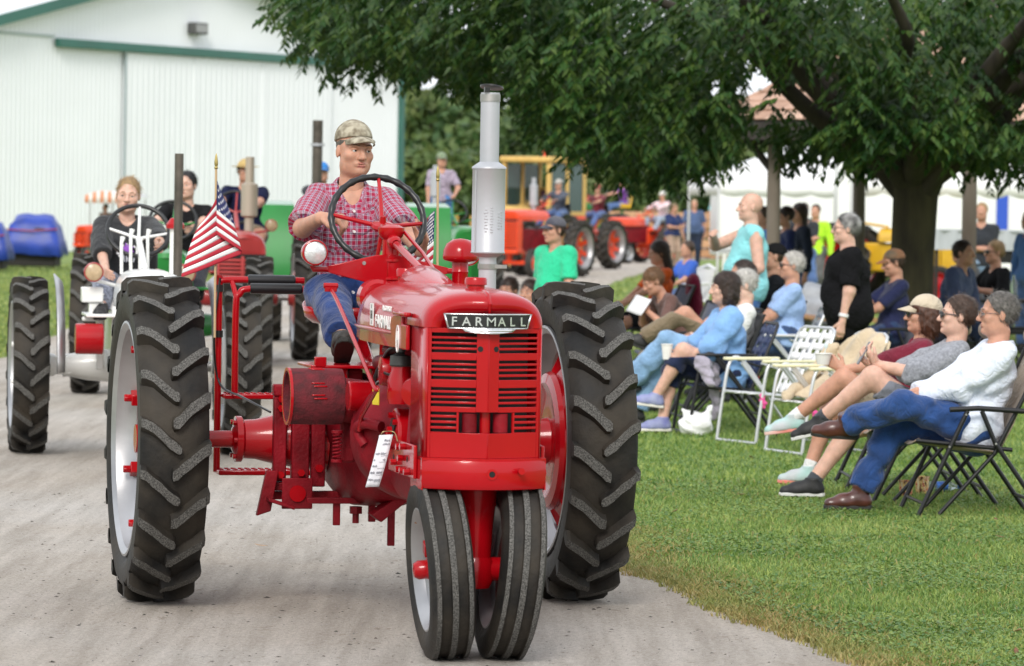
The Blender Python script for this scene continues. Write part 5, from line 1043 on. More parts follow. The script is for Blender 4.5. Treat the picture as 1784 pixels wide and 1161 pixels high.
            R0 = c0 + nn_ * .0012; R1 = c0 + t_ * L_ * .5 + nn_ * (.003 + lift); R2 = c0 + t_ * L_ + nn_ * lift * .6; V_ = np.stack([R0 - w_, R0 + w_, R1 + w_, R1 - w_, R2 + w_ * .3, R2 - w_ * .3], 1).reshape(-1, 3); i_ = np.arange(N)[:, None] * 6 + len(p); p = np.concatenate([p, V_]); qd = np.concatenate([qd, i_ + [[0, 1, 2, 3]], i_ + [[3, 2, 4, 5]]]); mi = np.zeros(len(qd), np.int32)
        mesh_from('hair', p, qd, mi, hm, E)
    if q.get('cap') is not None:
        cm = q['cap']; Fc = Field(); dz = q.get('capz', 0); Fc.el(h2w((0, .018, .034 + dz)), V3((.085, .106, .094)) * hs, HM); pl = [(h2w((0, 0, .034 + dz)), HM @ nrm((0, -.2, -1)))]
        p, qd, mi = Fc.mesh(hres, .0006, 60, False, plane=pl); c = mesh_from('cap', p, qd, mi, cm, E)
        if q.get('brim', 'bill') == 'bill':
            P = []
            for r_ in np.linspace(0, 1, 6):
                row = []
                for u in np.linspace(-1, 1, 13):
                    x = .076 * u * (1 - .12 * r_); y = -.058 - .03 * math.sqrt(max(0, 1 - u * u)) - r_ * .075 * (1 - abs(u) ** 2.6 * .95); z = .046 + dz - .020 * u * u - .022 * r_ + .004
                    row.append(h2w((x, y, z)))
                P.append(row)
            b = MB(); b.grid(np.array(P)); b.build('brim', q.get('brimm', cm), c, solid=.005, smooth=60)
        else:
            P = [[h2w(((.08 + .065 * r_) * math.cos(a), .018 + (.1 + .07 * r_) * math.sin(a), .046 + dz - .012 * r_ + .012 * abs(math.cos(a)) * r_)) for a in np.linspace(0, 2 * math.pi, 31)[:-1]] for r_ in (0, .5, 1)]
            b = MB(); b.grid(np.array(P), wrap=True); b.build('brim', q.get('brimm', cm), c, solid=.005, smooth=60)
    if near and q.get('eyes', True):
        ew = mat('eye_white', (.6, .58, .56), .25); ei = mat('iris_dark', (.02, .014, .01), .2); gz = q.get('gaze', (0, 0))
        for s_ in (1, -1):
            b = MB(); c = h2w((s_ * .033, -.0775, .003)); b.lathe([(.0125 * hs * math.sin(t), .0125 * hs * math.cos(t)) for t in np.linspace(.02, math.pi / 2 + .3, 10)], o=c, ax=HM @ nrm((s_ * .12, -1, 0)), n=16); o = b.build('eye', ew, E, smooth=60)
            gd = HM @ nrm((gz[0], -1, gz[1])); b = MB(); b.lathe([(0, .0129 * hs), (.0035 * hs, .0126 * hs), (.006 * hs, .0114 * hs)], o=c, ax=gd, n=14); b.build('iris', ei, o, smooth=60)
            b = MB(); b.tube([h2w((s_ * .014, -.0965, .025)), h2w((s_ * .034, -.093, .0305)), h2w((s_ * .052, -.076, .025))], [.002, .0028, .0014], 6); b.build('eyebrow', q.get('browm', hm), E, smooth=60)
            lid = [h2w((s_ * (.033 + .0155 * math.cos(t)), -.0925 + .010 * abs(math.cos(t)) ** 2 + .002, .0045 + .0052 * math.sin(t))) for t in np.linspace(.1, math.pi - .1, 9)]; b = MB(); b.tube(lid, .0036, 6); b.build('eyelid', SK, E, smooth=60)
    if q.get('glasses'):
        gm_ = mat('glasses_frame', (.05, .04, .04), .3); dark = q['glasses'] == 'dark'; g_ = MB(); N = 20
        for s_ in (1, -1):
            g_.tube([h2w((s_ * .034 + .024 * math.cos(t), -.106 + .012 * abs(math.cos(t)) * (s_ * math.cos(t) > 0), .002 + .018 * math.sin(t))) for t in np.linspace(0, 2 * math.pi, N + 1)[:-1]], .0016 if not dark else .003, 6, closed=True)
            g_.tube([h2w((s_ * .057, -.096, .008)), h2w((s_ * .078, -.03, .006)), h2w((s_ * .08, .02, -.004))], .0018 if not dark else .003, 6)
        g_.tube([h2w((-.011, -.11, .006)), h2w((.011, -.11, .006))], .0018, 6); go = g_.build('glasses', gm_, E, smooth=60)
        for s_ in (1, -1):
            b = MB(); b.add([h2w((s_ * .034, -.107, .002))] + [h2w((s_ * .034 + .023 * math.cos(t), -.106 + .012 * abs(math.cos(t)) * (s_ * math.cos(t) > 0), .002 + .017 * math.sin(t))) for t in np.linspace(0, 2 * math.pi, 17)[:-1]], [(0, 1 + k, 1 + (k + 1) % 16) for k in range(16)]); b.build('lens', mat('dark_lens', (.01, .01, .012), .08) if dark else mat('clear_lens', (.9, .92, .95), .05, trans=.95), go)
    E['_'] = 0; del E['_']
    return E, dict(arms=arms, legs=legs, shl=shl, nb=nb, hc=hc, HM=HM, H=H, sp=sp, fr=fr, sh_ax=sh_ax, h2w=h2w)
# ------------------------------------------------------------------ the driver of the red tractor
camo = mat('camo_cloth', (.16, .13, .085), .85, col2=(.42, .38, .29), vs=38, bump=.2, bs=260, detail=1)
grhair = mat('hair_grey_brown', (.10, .085, .07), .6, var=.4, vs=60, bump=.5, bs=160)
person('man in pink plaid shirt, camouflage cap and blue jeans steering the red tractor', TO, TR, dict(
    hip=(-.03, .47, 1.285), lean=4, side=0, twist=-2, s=.97, res=.007, sw=.146, fat=.9, head=(13, 2, 2), hs=.96, face=.98, skin=0,
    hands=[(.205, -.085, 1.475), (-.235, -.015, 1.632)], elbow=[(.65, .4, -.9), (-.75, .1, -.9)], hdir=[(.05, -.55, .65), (.86, -.5, -.02)], palm=[(-.75, -.2, .1), (.1, .25, -1)], curl=[22, 58], thumb=[1, 1], hsz=1.04,
    feet=[(.17, -.42, 1.12), (-.19, -.37, 1.12)], knee=[(.25, -.6, 1), (-.3, -.6, 1)], fdir=[(.1, -1, .35), (-.12, -1, .42)], top=plaid(), sleeve='short', slg=.022, flare=.022, loose=.016, sfr=.95, bot=denim('dark', (.016, .042, .15)), leg='long', cuff=.014,
    shoe=(mat('work_boot', (.03, .026, .022), .6, var=.3, vs=20), mat('boot_sole', (.025, .025, .022), .8)), hair='buzz', hairm=grhair, cap=camo, capz=.017, hem=-.1, vneck=1.5, collar=True, buttons=True, wr=.003, gaze=(.25, .02), browm=mat('brow_dark', (.12, .075, .05), .8)))
# ================================================================== other tractors (same family of parts, plainer)
GREEN = mat('green_enamel', (.012, .19, .03), .3, coat=.4, spec=.3, var=.1, vs=3); YEL = mat('yellow_enamel', (.62, .36, .02), .3, coat=.4, var=.08); ORG = mat('orange_enamel', (.74, .06, .014), .35, coat=.3, spec=.25, var=.08, vs=3)
MRED = mat('faded_red_enamel', (.38, .03, .03), .4, coat=.2, var=.15, vs=3); MUS = mat('industrial_yellow', (.62, .40, .12), .45, var=.1, vs=2); AMB = mat('amber_lens', (.45, .33, .2), .25, var=.2, vs=20); TANP = mat('tan_muffler', (.42, .36, .29), .5, metal=.3); SOOT = mat('sooty_pipe', (.10, .085, .07), .5, metal=.5, var=.3, vs=9)
def gtractor(label, loc, rz, B=MRED, Wm=None, Rm=SILV, R=.62, Wd=.24, T=.75, wb=2.0, hz=1.3, hw=.2, front='row', stack=None, fender=None, lamps=None, seat=True, group='tractors in the parade', fine=False, wheelz=1.5, grill=True, grm=None, Fm=None):
    Wm = Wm or B; rim = R * .68; t = empty('farm_tractor', label, 'tractor', loc, rz, group)
    rear_wheel(t, (-T, 0, R), R, Wd, rim, Wm, Rm, True, 18, fine=fine); rear_wheel(t, (T, 0, R), R, Wd, rim, Wm, Rm, False, 18, fine=fine)
    fr_ = R * .5; fx = .13 if front == 'row' else T * .85
    for s_ in (-1, 1):
        w = MB(); w.lathe([(0, .05), (.05, .05), (.06, .02), (fr_ * .6, .0), (fr_ * .6, -.02), (0, -.03)], ax=(s_, 0, 0), n=20); d = w.build('front_wheel', Fm or Wm, t); d.location = (s_ * fx, -wb, fr_); front_tyre(fr_, .14, fr_ * .62, 32).build('tyre', [RUB, LUGT], d); rim_mesh(fr_ * .62, .13, 28).build('rim', Fm or Rm, d)
    b = MB(); b.cyl((-fx, -wb, fr_), (fx, -wb, fr_), .045); b.build('front_axle', B, t)
    b = MB(); b.lathe([(.06, fr_), (.07, fr_ + .2), (.09, hz - .55)], o=(0, -wb, 0), n=16); b.build('steering_pedestal', B, t)
    zb = hz - .24
    hood_loft([(-wb - .2, hw * .8, zb, hz - .06, .06, 3), (-wb - .19, hw * .95, zb, hz - .02, .06, 3), (-wb - .1, hw, zb, hz, .02, 3), (-wb * .7, hw * 1.03, zb, hz + .01, 0, 3), (-.75, hw, zb, hz, 0, 3), (-.7, hw * .7, zb + .03, hz - .06, 0, 3)], 10).build('hood', B, t, smooth=50)
    gm_ = grm or B; box_on(t, 'radiator', (0, -wb - .1, (zb + .62) / 2 + .02), (hw * 1.9, .2, zb - .62), DARK, 0)
    for k in range(11):
        z = .66 + (zb - .68) * (k + .5) / 11
        for s_ in (-1, 1): box_on(t, 'slat', (s_ * hw * .5, -wb - .215, z), (hw * .92, .012, (zb - .68) / 11 * .62), gm_, .003, rz=s_ * .1)
    box_on(t, 'grille_post', (0, -wb - .235, (zb + .64) / 2), (.03, .02, zb - .64), gm_, .004); 
    for s_ in (-1, 1): box_on(t, 'radiator_side', (s_ * hw * .99, -wb - .1, (zb + .62) / 2), (.02, .25, zb - .62), B, .005)
    box_on(t, 'front_bolster', (0, -wb - .08, .58), (hw * 2.1, .4, .1), B, .02)
    box_on(t, 'engine_block', (0, -wb * .6, .84), (hw * 1.4, wb * .75, .5), DRED if B in (MRED, ORG, RED) else B, .03); box_on(t, 'transmission_case', (0, -.2, .78), (.36, .8, .5), B, .06)
    for s_ in (-1, 1): 
        cyl_on(t, 'axle_shaft', (s_ * .3, 0, R), (s_ * T, 0, R), .035, STEEL); b = MB(); b.lathe([(.11, .15), (.1, .3), (.075, .42), (.08, .46), (.05, .47)], o=(0, 0, R), ax=(s_, 0, 0), n=18); b.build('axle_housing', B, t)
        if lamps: 
            headlamp(t, (s_ * lamps[0], lamps[1], lamps[2]), .062, lamps[3] if len(lamps) > 3 else B, glass=AMB); tub_on(t, 'lamp_arm', [(s_ * lamps[0], lamps[1] + .1, lamps[2] - .05), (s_ * .1, lamps[1] + .2, lamps[2] - .1)], .012, B)
        if fender == 'arc':
            P = [[(s_ * (T - .17 + dx), -(R + .06) * math.cos(a), R + (R + .06) * math.sin(a)) for a in np.linspace(.35, 2.6, 18)] for dx in (-.03, .03)]
            P = [[(s_ * (T - .2), -(r_) * math.cos(a) + .0, R + r_ * math.sin(a)) for a in np.linspace(-.1, 2.6, 20)] for r_ in (R * .35, R * .75, R + .04)] + [[(s_ * (T - .14), -(R + .05) * math.cos(a), R + (R + .05) * math.sin(a)) for a in np.linspace(-.1, 2.6, 20)]]
            b = MB(); b.grid(np.array(P)); b.build('fender', B, t, solid=.01, smooth=50)
        if fender == 'flat':
            b = MB(); b.prism([(-R * .9, R * 1.05), (-R * .75, R * 1.75), (-R * .5, R * 2.12), (R * .7, R * 2.18), (R * 1.0, R * 2.0), (R * .9, R * .9)], (s_ * (T - .3), 0, 0), (0, 1, 0), (0, 0, 1), (1, 0, 0), .03); f_ = b.build('fender', B, t, bevel=.01)
            b = MB(); b.prism([(-R * 1.0, R * 1.0), (-R * .9, R * 1.7), (-R * .6, R * 2.14), (R * .8, R * 2.2), (R * .8, R * 2.16), (-R * .58, R * 2.09), (-R * .84, R * 1.68), (-R * .94, R * 1.0)], (s_ * (T - .05), 0, 0), (0, 1, 0), (0, 0, 1), (1, 0, 0), .5); b.build('fender_top', B, f_, bevel=.01)
    tub_on(t, 'steering_column', [(0, -.85, hz + .02), (0, -.36, wheelz - .06)], .022, B); steering(t, (0, -.3, wheelz), .2, rad(35), BLK, B, V3((0, -.34, wheelz - .05)), grips=False)
    if seat:
        b = MB(); b.prism([(-.2, 0), (.2, 0), (.22, .12), (.2, .14), (.15, .04), (-.15, .04), (-.2, .14), (-.22, .12)], (0, .35, hz - .2), (1, 0, 0), (0, 0, 1), (0, 1, 0), .38); b.box((0, .56, hz), (.4, .04, .3)); b.build('seat', BLK if B is not GREEN else YEL, t, bevel=.02); tub_on(t, 'seat_post', [(0, .35, hz - .2), (0, .2, .95)], .04, B)
    box_on(t, 'foot_platform', (0, -.35, .93), (.7, .5, .02), B, .004)
    if stack:
        x, y, z0, z1, r, m_, mz = stack; pr = [(r * .55, z0), (r * .55, mz[0]), (r, mz[0] + .02), (r, mz[1] - .02), (r * .55, mz[1]), (r * .52, z1)] if mz else [(r, z0), (r, z1), (r * .7, z1), (r * .7, z1 - .1)]
        b = MB(); b.lathe(pr, o=(x, y, 0), n=20); b.build('exhaust_stack', m_, t)
    return t
DRV = {}
def driver(label, t, q, hipz, y=.38):
    q = dict(q); q.setdefault('hip', (0, y, hipz)); hz = q['hip'][2]; q.setdefault('hands', [(.17, y - .62, hz + .28), (-.17, y - .62, hz + .28)]); q.setdefault('feet', [(.2, y - .72, hz - .32), (-.2, y - .72, hz - .32)]); q.setdefault('knee', [(.3, -.7, 1), (-.3, -.7, 1)]); q.setdefault('lean', 5)
    return person(label, t.location, t.rotation_euler.z, q)
# white small tractor
P_ = (xat(232, 27.7), 27.7, 0)
tw_ = gtractor('small white row-crop tractor with amber headlamps following the red tractor', P_, rad(9.5), WHITEP, WHITEP, SILV, R=.585, Wd=.235, T=.69, wb=1.85, hz=1.24, hw=.19, lamps=(.30, -.5, 1.21, MRED), stack=(.17, -1.35, 1.2, 1.98, .028, SOOT, None), wheelz=1.48, fine=True)
for s_ in (-1, 1):   # slim curved fenders beside the wheels
    b = MB(); P = [[(s_ * (.5 + dx), -r_ * math.cos(a) * .95, .585 + r_ * math.sin(a)) for a in np.linspace(-.05, 1.55, 14)] for dx, r_ in ((-.02, .55), (.03, .6))]
    b.grid(np.array(P)); b.build('fender', SILV, tw_, solid=.012, smooth=60)
for k, x in enumerate((-.12, -.06, .0, .05)):
    tub_on(tw_, 'control_lever', [(x, -.5, 1.2), (x, -.45, 1.4 + .05 * (k % 2)), (x + .01, -.44, 1.44 + .05 * (k % 2))], [.011, .011, .018], WHITEP)
cyl_on(tw_, 'belt_pulley', (-.42, -.6, .78), (-.24, -.6, .78), .1, RED, n=28, bevel=.01); tub_on(tw_, 'precleaner_stack', [(.19, -.9, 1.2), (.19, -.9, 1.5)], .035, WHITEP, 14)
b = MB(); b.lathe([(.035, 1.5), (.06, 1.505), (.06, 1.53), (.03, 1.57), (0, 1.575)], o=(.19, -.9, 0), n=20); b.build('precleaner', RED, tw_)
for (c, d) in [((-.3, -.35, 1.06), (.14, .14, .1)), ((-.27, -.35, .95), (.1, .1, .12)), ((-.24, -.3, .82), (.05, .1, .5)), ((-.3, -.3, .9), (.12, .03, .03)), ((-.3, -.3, .74), (.12, .03, .03)), ((-.42, 0, .585), (.3, .12, .12))]: box_on(tw_, 'hitch_casting', c, d, WHITEP, .01)
hoodie = cloth('charcoal_hoodie', (.03, .031, .034)); blond = mat('hair_blond', (.30, .19, .085), .5, var=.3, vs=60, stretch=(1, 1, .2), bump=.4, bs=150)
_, inf = driver('young woman with tied blond hair in charcoal hoodie driving the white tractor', tw_, dict(res=.0115, hip=(-.03, .38, 1.08), s=.95, sw=.165, head=(-8, 4, 4), top=hoodie, sleeve='rolled', slg=.03, flare=.01, loose=.035, bot=cloth('striped_trousers', (.22, .24, .3), .6, 40), hair='pony', hairm=blond, skin=1, bust=.7, hands=[(.16, -.18, 1.38), (-.2, -.16, 1.2)], elbow=[(1, .3, -.6), (-1, .3, -.5)], hem=.1, vneck=.3, feet=[(.2, -.36, .98), (-.24, -.36, .98)]), 1.1)
# printed motif on the hoodie front
prn = MB()
for k in range(15):
    a = k * .42; prn.box((.07 * math.cos(a), 0, .05 * math.sin(a)), (.02, .004, .012), ry=a, mi=0)
prn.prism([(.05 * math.cos(t) * (1 if i % 2 else .55), .05 * math.sin(t) * (1 if i % 2 else .55)) for i, t in enumerate(np.linspace(0, 2 * math.pi, 17)[:-1])], (0, 0, .02), (1, 0, 0), (0, 0, 1), (0, 1, 0), .004, 1)
for k in range(6): prn.box((-.045 + .018 * k, 0, -.045), (.008, .004, .05), ry=.3 * (k - 2.5) * .3, mi=2)
pr = prn.build('shirt_print', [mat('print_white', (.7, .7, .72), .7), mat('print_violet', (.28, .08, .5), .7), mat('print_grey', (.5, .52, .58), .7)], _); pr.location = tuple(inf['H'] + inf['sp'] * .27 + inf['fr'] * .168); pr.rotation_euler = (rad(-5), 0, rad(-4)); pr.scale = (.95, 1, .95)
# green narrow tractor behind it
P_ = (xat(300, 36), 36, 0); tg = gtractor('green row-crop tractor partly hidden behind the white tractor', P_, rad(3), GREEN, YEL, YEL, R=.605, T=.74, Wd=.24, wb=2.0, hz=1.27, hw=.2, lamps=(.34, -.6, 1.2, GREEN), wheelz=1.5)
driver('man in black T-shirt driving the green tractor behind the white one', tg, dict(res=.015, s=1.0, hip=(.1, .38, 1.14), top=cloth('black', (.012, .012, .013)), skin=1, head=(-20, 0, 0), bot=denim('black', (.03, .03, .04)), hairm=mat('hair_black', (.012, .01, .01), .5)), 1.14)
# red tractor with tan muffler
P_ = (xat(405, 44), 44, 0); trd = gtractor('red row-crop tractor with tan muffler and straw-hatted driver', P_, rad(6), MRED, MRED, SILV, R=.66, T=.75, Wd=.26, wb=2.1, hz=1.36, hw=.24, stack=(.1, -1.3, 1.3, 2.12, .085, TANP, (1.5, 1.86)), lamps=(.36, -.6, 1.42), wheelz=1.6, grm=MRED)
straw = mat('straw', (.5, .36, .14), .8, var=.2, vs=60, bump=.4, bs=200)
driver('heavyset man in navy T-shirt, shorts and straw hat driving the red tractor with tan muffler', trd, dict(res=.016, s=1.04, fat=1.2, hip=(.12, .38, 1.3), top=cloth('navy', (.012, .016, .05)), leg='short', bot=cloth('khaki_shorts', (.3, .24, .16)), cap=straw, brim='round', head=(10, 0, 0), skin=0), 1.3)
# big green tractor behind the driver
P_ = (xat(606, 50), 50, 0); tb = gtractor('large green tractor with box fenders and tall black exhaust pipe', P_, rad(4), GREEN, YEL, YEL, R=.76, T=.98, Wd=.36, wb=2.3, hz=1.5, hw=.27, fender='flat', stack=(-.42, -.9, 1.3, 2.62, .06, SOOT, None), wheelz=1.72)
b = MB(); b.lathe([(.085, 2.32), (.085, 2.35), (.05, 2.35), (.05, 2.62)], o=(-.42, -.9, 0), n=18); b.build('stack_sleeve', ALU, tb)
driver('driver in blue cap on the large green tractor with box fenders', tb, dict(res=.018, hip=(-.33, .4, 1.36), top=cloth('dark_shirt', (.03, .03, .04)), cap=cloth('blue_cap', (.03, .2, .55))), 1.36)
# green tractor with yellow wheels, driver standing
P_ = (xat(780, 60), 60, 0); t5 = gtractor('green tractor with green wheels and pale stack, its driver standing', P_, rad(8), GREEN, GREEN, GREEN, R=.6, T=.6, wb=2.1, hz=1.35, hw=.22, stack=(-.34, -1.0, 1.3, 2.2, .07, ALU, (1.75, 2.12)), lamps=(.35, -.5, 1.5, YEL), wheelz=1.55)
person('man in plaid shirt, cap and blue jeans standing on the green tractor platform', (xat(764, 60), 60.0, .93), rad(10), dict(res=.018, s=.82, hip=(0, 0, .80), feet=[(.1, 0, .085), (-.1, 0, .085)], top=cloth('lilac_check', (.34, .28, .36), .5, 40), hands=[(.16, -.25, .86), (-.2, -.1, .72)], bot=denim('bright', (.08, .2, .45)), cap=cloth('sage_cap', (.2, .26, .16)), fat=1.1))
# orange tractor with striped canopy
P_ = (xat(196, 104), 104, 0); tc_ = gtractor('orange tractor under an orange and white striped sun canopy', P_, rad(-25), ORG, ORG, SILV, R=.6, T=.72, wb=1.9, hz=1.2, hw=.2, wheelz=1.4)
for sx in (-1, 1):
    for yy in (-.5, .9): tub_on(tc_, 'canopy_pole', [(sx * .6, yy, 1.0), (sx * .6, yy, 2.05)], .02, STEEL)
wc = mat('white_canvas', (.75, .74, .72), .8); oc = mat('orange_canvas', (.66, .27, .14), .8)
for k in range(10):
    x0, x1 = -.7 + .14 * k, -.7 + .14 * (k + 1); m_ = wc if k % 2 else oc
    b = MB(); zt = lambda x: 2.12 + .16 * (1 - (x / .7) ** 2); b.add([(x0, -.65, zt(x0)), (x1, -.65, zt(x1)), (x1, 1.05, zt(x1)), (x0, 1.05, zt(x0))], [(0, 1, 2, 3)]); c_ = b.build('canopy_stripe', wc, tc_, solid=.01); b = MB(); b.add([(x0, -.66, zt(x0) + .01), (x1, -.66, zt(x1) + .01), (x1, -.67, 1.93), ((x0 + x1) / 2, -.67, 1.88), (x0, -.67, 1.93)], [(0, 1, 2, 3, 4)]); b.build('valance', m_, c_, solid=.006)
tc_.scale = (.78,) * 3
PT_, _i = driver('person in tan shirt seated sideways on the canopied orange tractor', tc_, dict(res=.02, hip=(-.35, .1, 1.1), top=cloth('tan_shirt', (.25, .19, .15)), head=(-40, 0, 0), bot=denim('ink', (.02, .03, .08)), hairm=MATS['hair_black']), 1.1); PT_.scale = (.78,) * 3
# yellow machine with a cab
P_ = (xat(935, 102), 102, 0); ty_ = gtractor('yellow tractor with square framed cab behind the orange tractors', P_, rad(-35), MUS, MUS, MUS, R=.7, T=.85, wb=2.2, hz=1.6, hw=.32, front='wide', wheelz=1.7, seat=True)
for sx in (-1, 1):
    for yy in (-.55, .2, .95): box_on(ty_, 'cab_post', (sx * .66, yy, 2.05), (.1, .1, 1.25), MUS, .01)
    box_on(ty_, 'cab_sill', (sx * .66, .2, 1.43), (.1, 1.6, .1), MUS, .01)
    for yy in (-.17, .57): box_on(ty_, 'cab_pane', (sx * .66, yy, 2.05), (.02, .64, 1.15), mat('cab_glass', (.10, .17, .16), .1, trans=.5), 0)
b = MB(); b.box((0, .2, 2.73), (1.5, 1.75, .14)); b.build('cab_roof', MUS, ty_, bevel=.04); box_on(ty_, 'cab_rear_panel', (0, .95, 1.75), (1.22, .06, .6), MUS, .01); box_on(ty_, 'cab_seat', (0, .45, 1.7), (.5, .15, .6), mat('seat_maroon', (.06, .02, .03), .7), .05)
b = MB(); b.cyl((0, .2, 2.8), (0, .2, 2.95), .05); b.build('beacon', mat('beacon_red', (.5, .05, .02), .3), ty_)
# the orange parade tractors turning the far bend
TA = gtractor('orange-red tractor with tall square grille and silver muffler at the road bend', (xat(958, 96) , 96, 0), rad(-26), ORG, ORG, SILV, R=.66, T=.7, Wd=.3, wb=2.2, hz=1.52, hw=.3, front='wide', stack=(.1, -1.2, 1.4, 2.25, .09, ALU, (1.6, 2.1)), wheelz=1.7)
driver('person in grey cap and dark vest driving the tractor with tall square grille', TA, dict(res=.022, top=cloth('dark_vest', (.06, .07, .1), .5, 20), cap=cloth('pale_cap', (.45, .43, .4)), sleeve='long'), 1.45)
TBt = gtractor('orange-red tractor with big silver rear rim and thin muffler on the road bend', (xat(1026, 108), 108, 0), rad(-30), ORG, ORG, SILV, R=.64, T=.62, Wd=.32, wb=2.2, hz=1.5, hw=.25, front='wide', stack=(0, -1.2, 1.4, 2.3, .07, ALU, (1.7, 2.2)), wheelz=1.75)
driver('person in maroon shirt driving the tractor with big silver rear rim', TBt, dict(res=.022, top=cloth('maroon_shirt', (.16, .02, .03)), cap=cloth('red_cap', (.3, .06, .05)), bot=denim('mid2', (.08, .13, .3))), 1.4)
TC = gtractor('small orange tractor ridden by a person in white and pink on the bend', (xat(1138, 120), 120, 0), rad(-38), ORG, ORG, ORG, R=.56, T=.5, wb=1.9, hz=1.3, hw=.2, front='wide', lamps=(.25, -.6, 1.35, ORG), wheelz=1.5, Fm=SILV)
driver('person in white and pink jacket with white cap riding the small orange tractor', TC, dict(res=.022, top=cloth('white_pink', (.75, .55, .58), .4, 6), sleeve='long', cap=cloth('white_cap', (.75, .74, .72)), s=1.05, bot=denim('pale', (.3, .36, .45))), 1.25)
b = MB(); b.lathe([(0, 0), (.02, 0), (.34, .1), (.36, .14)], n=20); so_ = b.build('sun_umbrella_canopy', GREEN, None)
bpy.data.objects.remove(so_)
# green and yellow hood seen above the orange tractors
TG2 = gtractor('green tractor with yellow hood stripe far behind the orange tractors', (xat(1062, 128), 128, 0), rad(-75), GREEN, YEL, YEL, R=.7, T=.8, wb=2.2, hz=1.75, hw=.25, front='wide', wheelz=1.9)
for s_ in (-1, 1): box_on(TG2, 'hood_stripe', (s_ * .262, -1.5, 1.66), (.006, 1.2, .07), YEL, 0)
driver('person in purple shirt on the green tractor with yellow hood stripe', TG2, dict(res=.025, top=cloth('purple', (.15, .05, .25))), 1.65)
# yellow tractor with red wheel right of the tree
TY = gtractor('yellow tractor with large red rear wheels parked by the white tents', (xat(1462, 74), 74, 0), rad(72), YEL, RED, RED, R=.72, T=.8, Wd=.36, wb=1.9, hz=1.35, hw=.3, front='wide', wheelz=1.5)
# ================================================================== flags on the red tractor
def flag(label, base, top, w, h, sx, fold):
    """base/top in tractor-local metres; cloth of 13 stripes, blue canton with stars hanging from the pole"""
    t = empty('stick_flag', label, 'flag', TO, TR, 'small flags on the red tractor'); base, top = V3(base), V3(top); up = nrm(top - base); L = np.linalg.norm(top - base)
    wood_ = mat('pale_dowel', (.5, .36, .2), .6, var=.15, vs=20, stretch=(1, 1, .1)); tub_on(t, 'pole', [base, top], .0055, wood_, 10); b = MB(); b.lathe([(.006, 0), (.009, .006), (.006, .012), (.008, .02), (.0085, .03), (.005, .055), (0, .072)], o=top, ax=up, n=14); b.build('finial', mat('gilt', (.42, .33, .12), .35, metal=.7), t)
    # surface: u along the fly, v down the hoist
    def S(u, v):
        return fold(u, v)
    rd, wh, bl = mat('flag_red', (.45, .02, .04), .7, var=.05), mat('flag_white', (.78, .78, .78), .7, var=.03), mat('flag_blue', (.012, .02, .10), .7, var=.05)
    root = None
    for i in range(13):
        v0, v1 = i / 13, (i + 1) / 13; u0 = .4 if i < 7 else 0; us = np.linspace(u0, 1, 16); b = MB(); b.grid(np.array([[S(u, v) for u in us] for v in np.linspace(v0, v1, 4)])); b.build('stripe', rd if i % 2 == 0 else wh, t, smooth=60, solid=.0012)
    b = MB(); b.grid(np.array([[S(u, v) for u in np.linspace(0, .4, 12)] for v in np.linspace(0, 7 / 13, 14)])); ca = b.build('canton', bl, t, smooth=60, solid=.0016)
    e = .004
    for r in range(9):
        for c in range(6 if r % 2 == 0 else 5):
            u = .4 * ((c + (.5 if r % 2 == 0 else 1.0)) / 6); v = 7 / 13 * (r + .5) / 9; p = S(u, v); du = nrm(S(u + e, v) - S(u - e, v)); dv = nrm(S(u, v + e) - S(u, v - e)); n_ = np.cross(du, dv)
            for sg in (-1, 1):
                b = MB(); pts = [(.0072 * (1 if k % 2 == 0 else .42) * math.sin(k * math.pi / 5), .0072 * (1 if k % 2 == 0 else .42) * -math.cos(k * math.pi / 5)) for k in range(10)]; q = [p + n_ * sg * .0016 + du * a + dv * c_ for a, c_ in pts] + [p + n_ * sg * .0016]
                b.add(q, [(k, (k + 1) % 10, 10) for k in range(10)]); b.build('star', wh, ca, smooth=0)
    return t
def fA(u, v):
    """hoist on the pole; the cloth goes right, folds, and falls back to the left behind the pole"""
    h = V3((-.603, .548, 1.815)); uf = .22
    R = lambda s_: V3((.125 * s_ * (.12 + .88 * v ** .8), -.008 - .01 * math.sin(s_ * 3), -.03 - .235 * v - .05 * s_ - .03 * v * s_))
    if u <= uf: return h + R(u / uf)
    s_ = (u - uf) / (1 - uf); e = R(1.0); k = math.sin(s_ * math.pi / 2)
    return h + e + V3((-.275 * s_ * (.25 + .75 * v ** .7), .012 * k + .01 * math.sin(s_ * 7), -.13 * s_ * (1.0 - .15 * v)))
flag('stars and stripes stick flag draped on the step frame behind the tall rear tyre', (-.60, .56, 1.1), (-.605, .56, 1.835), .3, .2, 1, fA)
def fB(u, v):
    h = V3((.378, .55, 1.70)); return h + V3((-.012 - .17 * u * (.35 + .75 * v), .02 * math.sin(u * 6 + v), -.03 - .25 * v - .16 * u * (.4 + .6 * v)))
flag('stars and stripes stick flag beside the steering wheel hanging left of its pole', (.385, .55, 1.25), (.378, .55, 1.80), .3, .2, -1, fB)
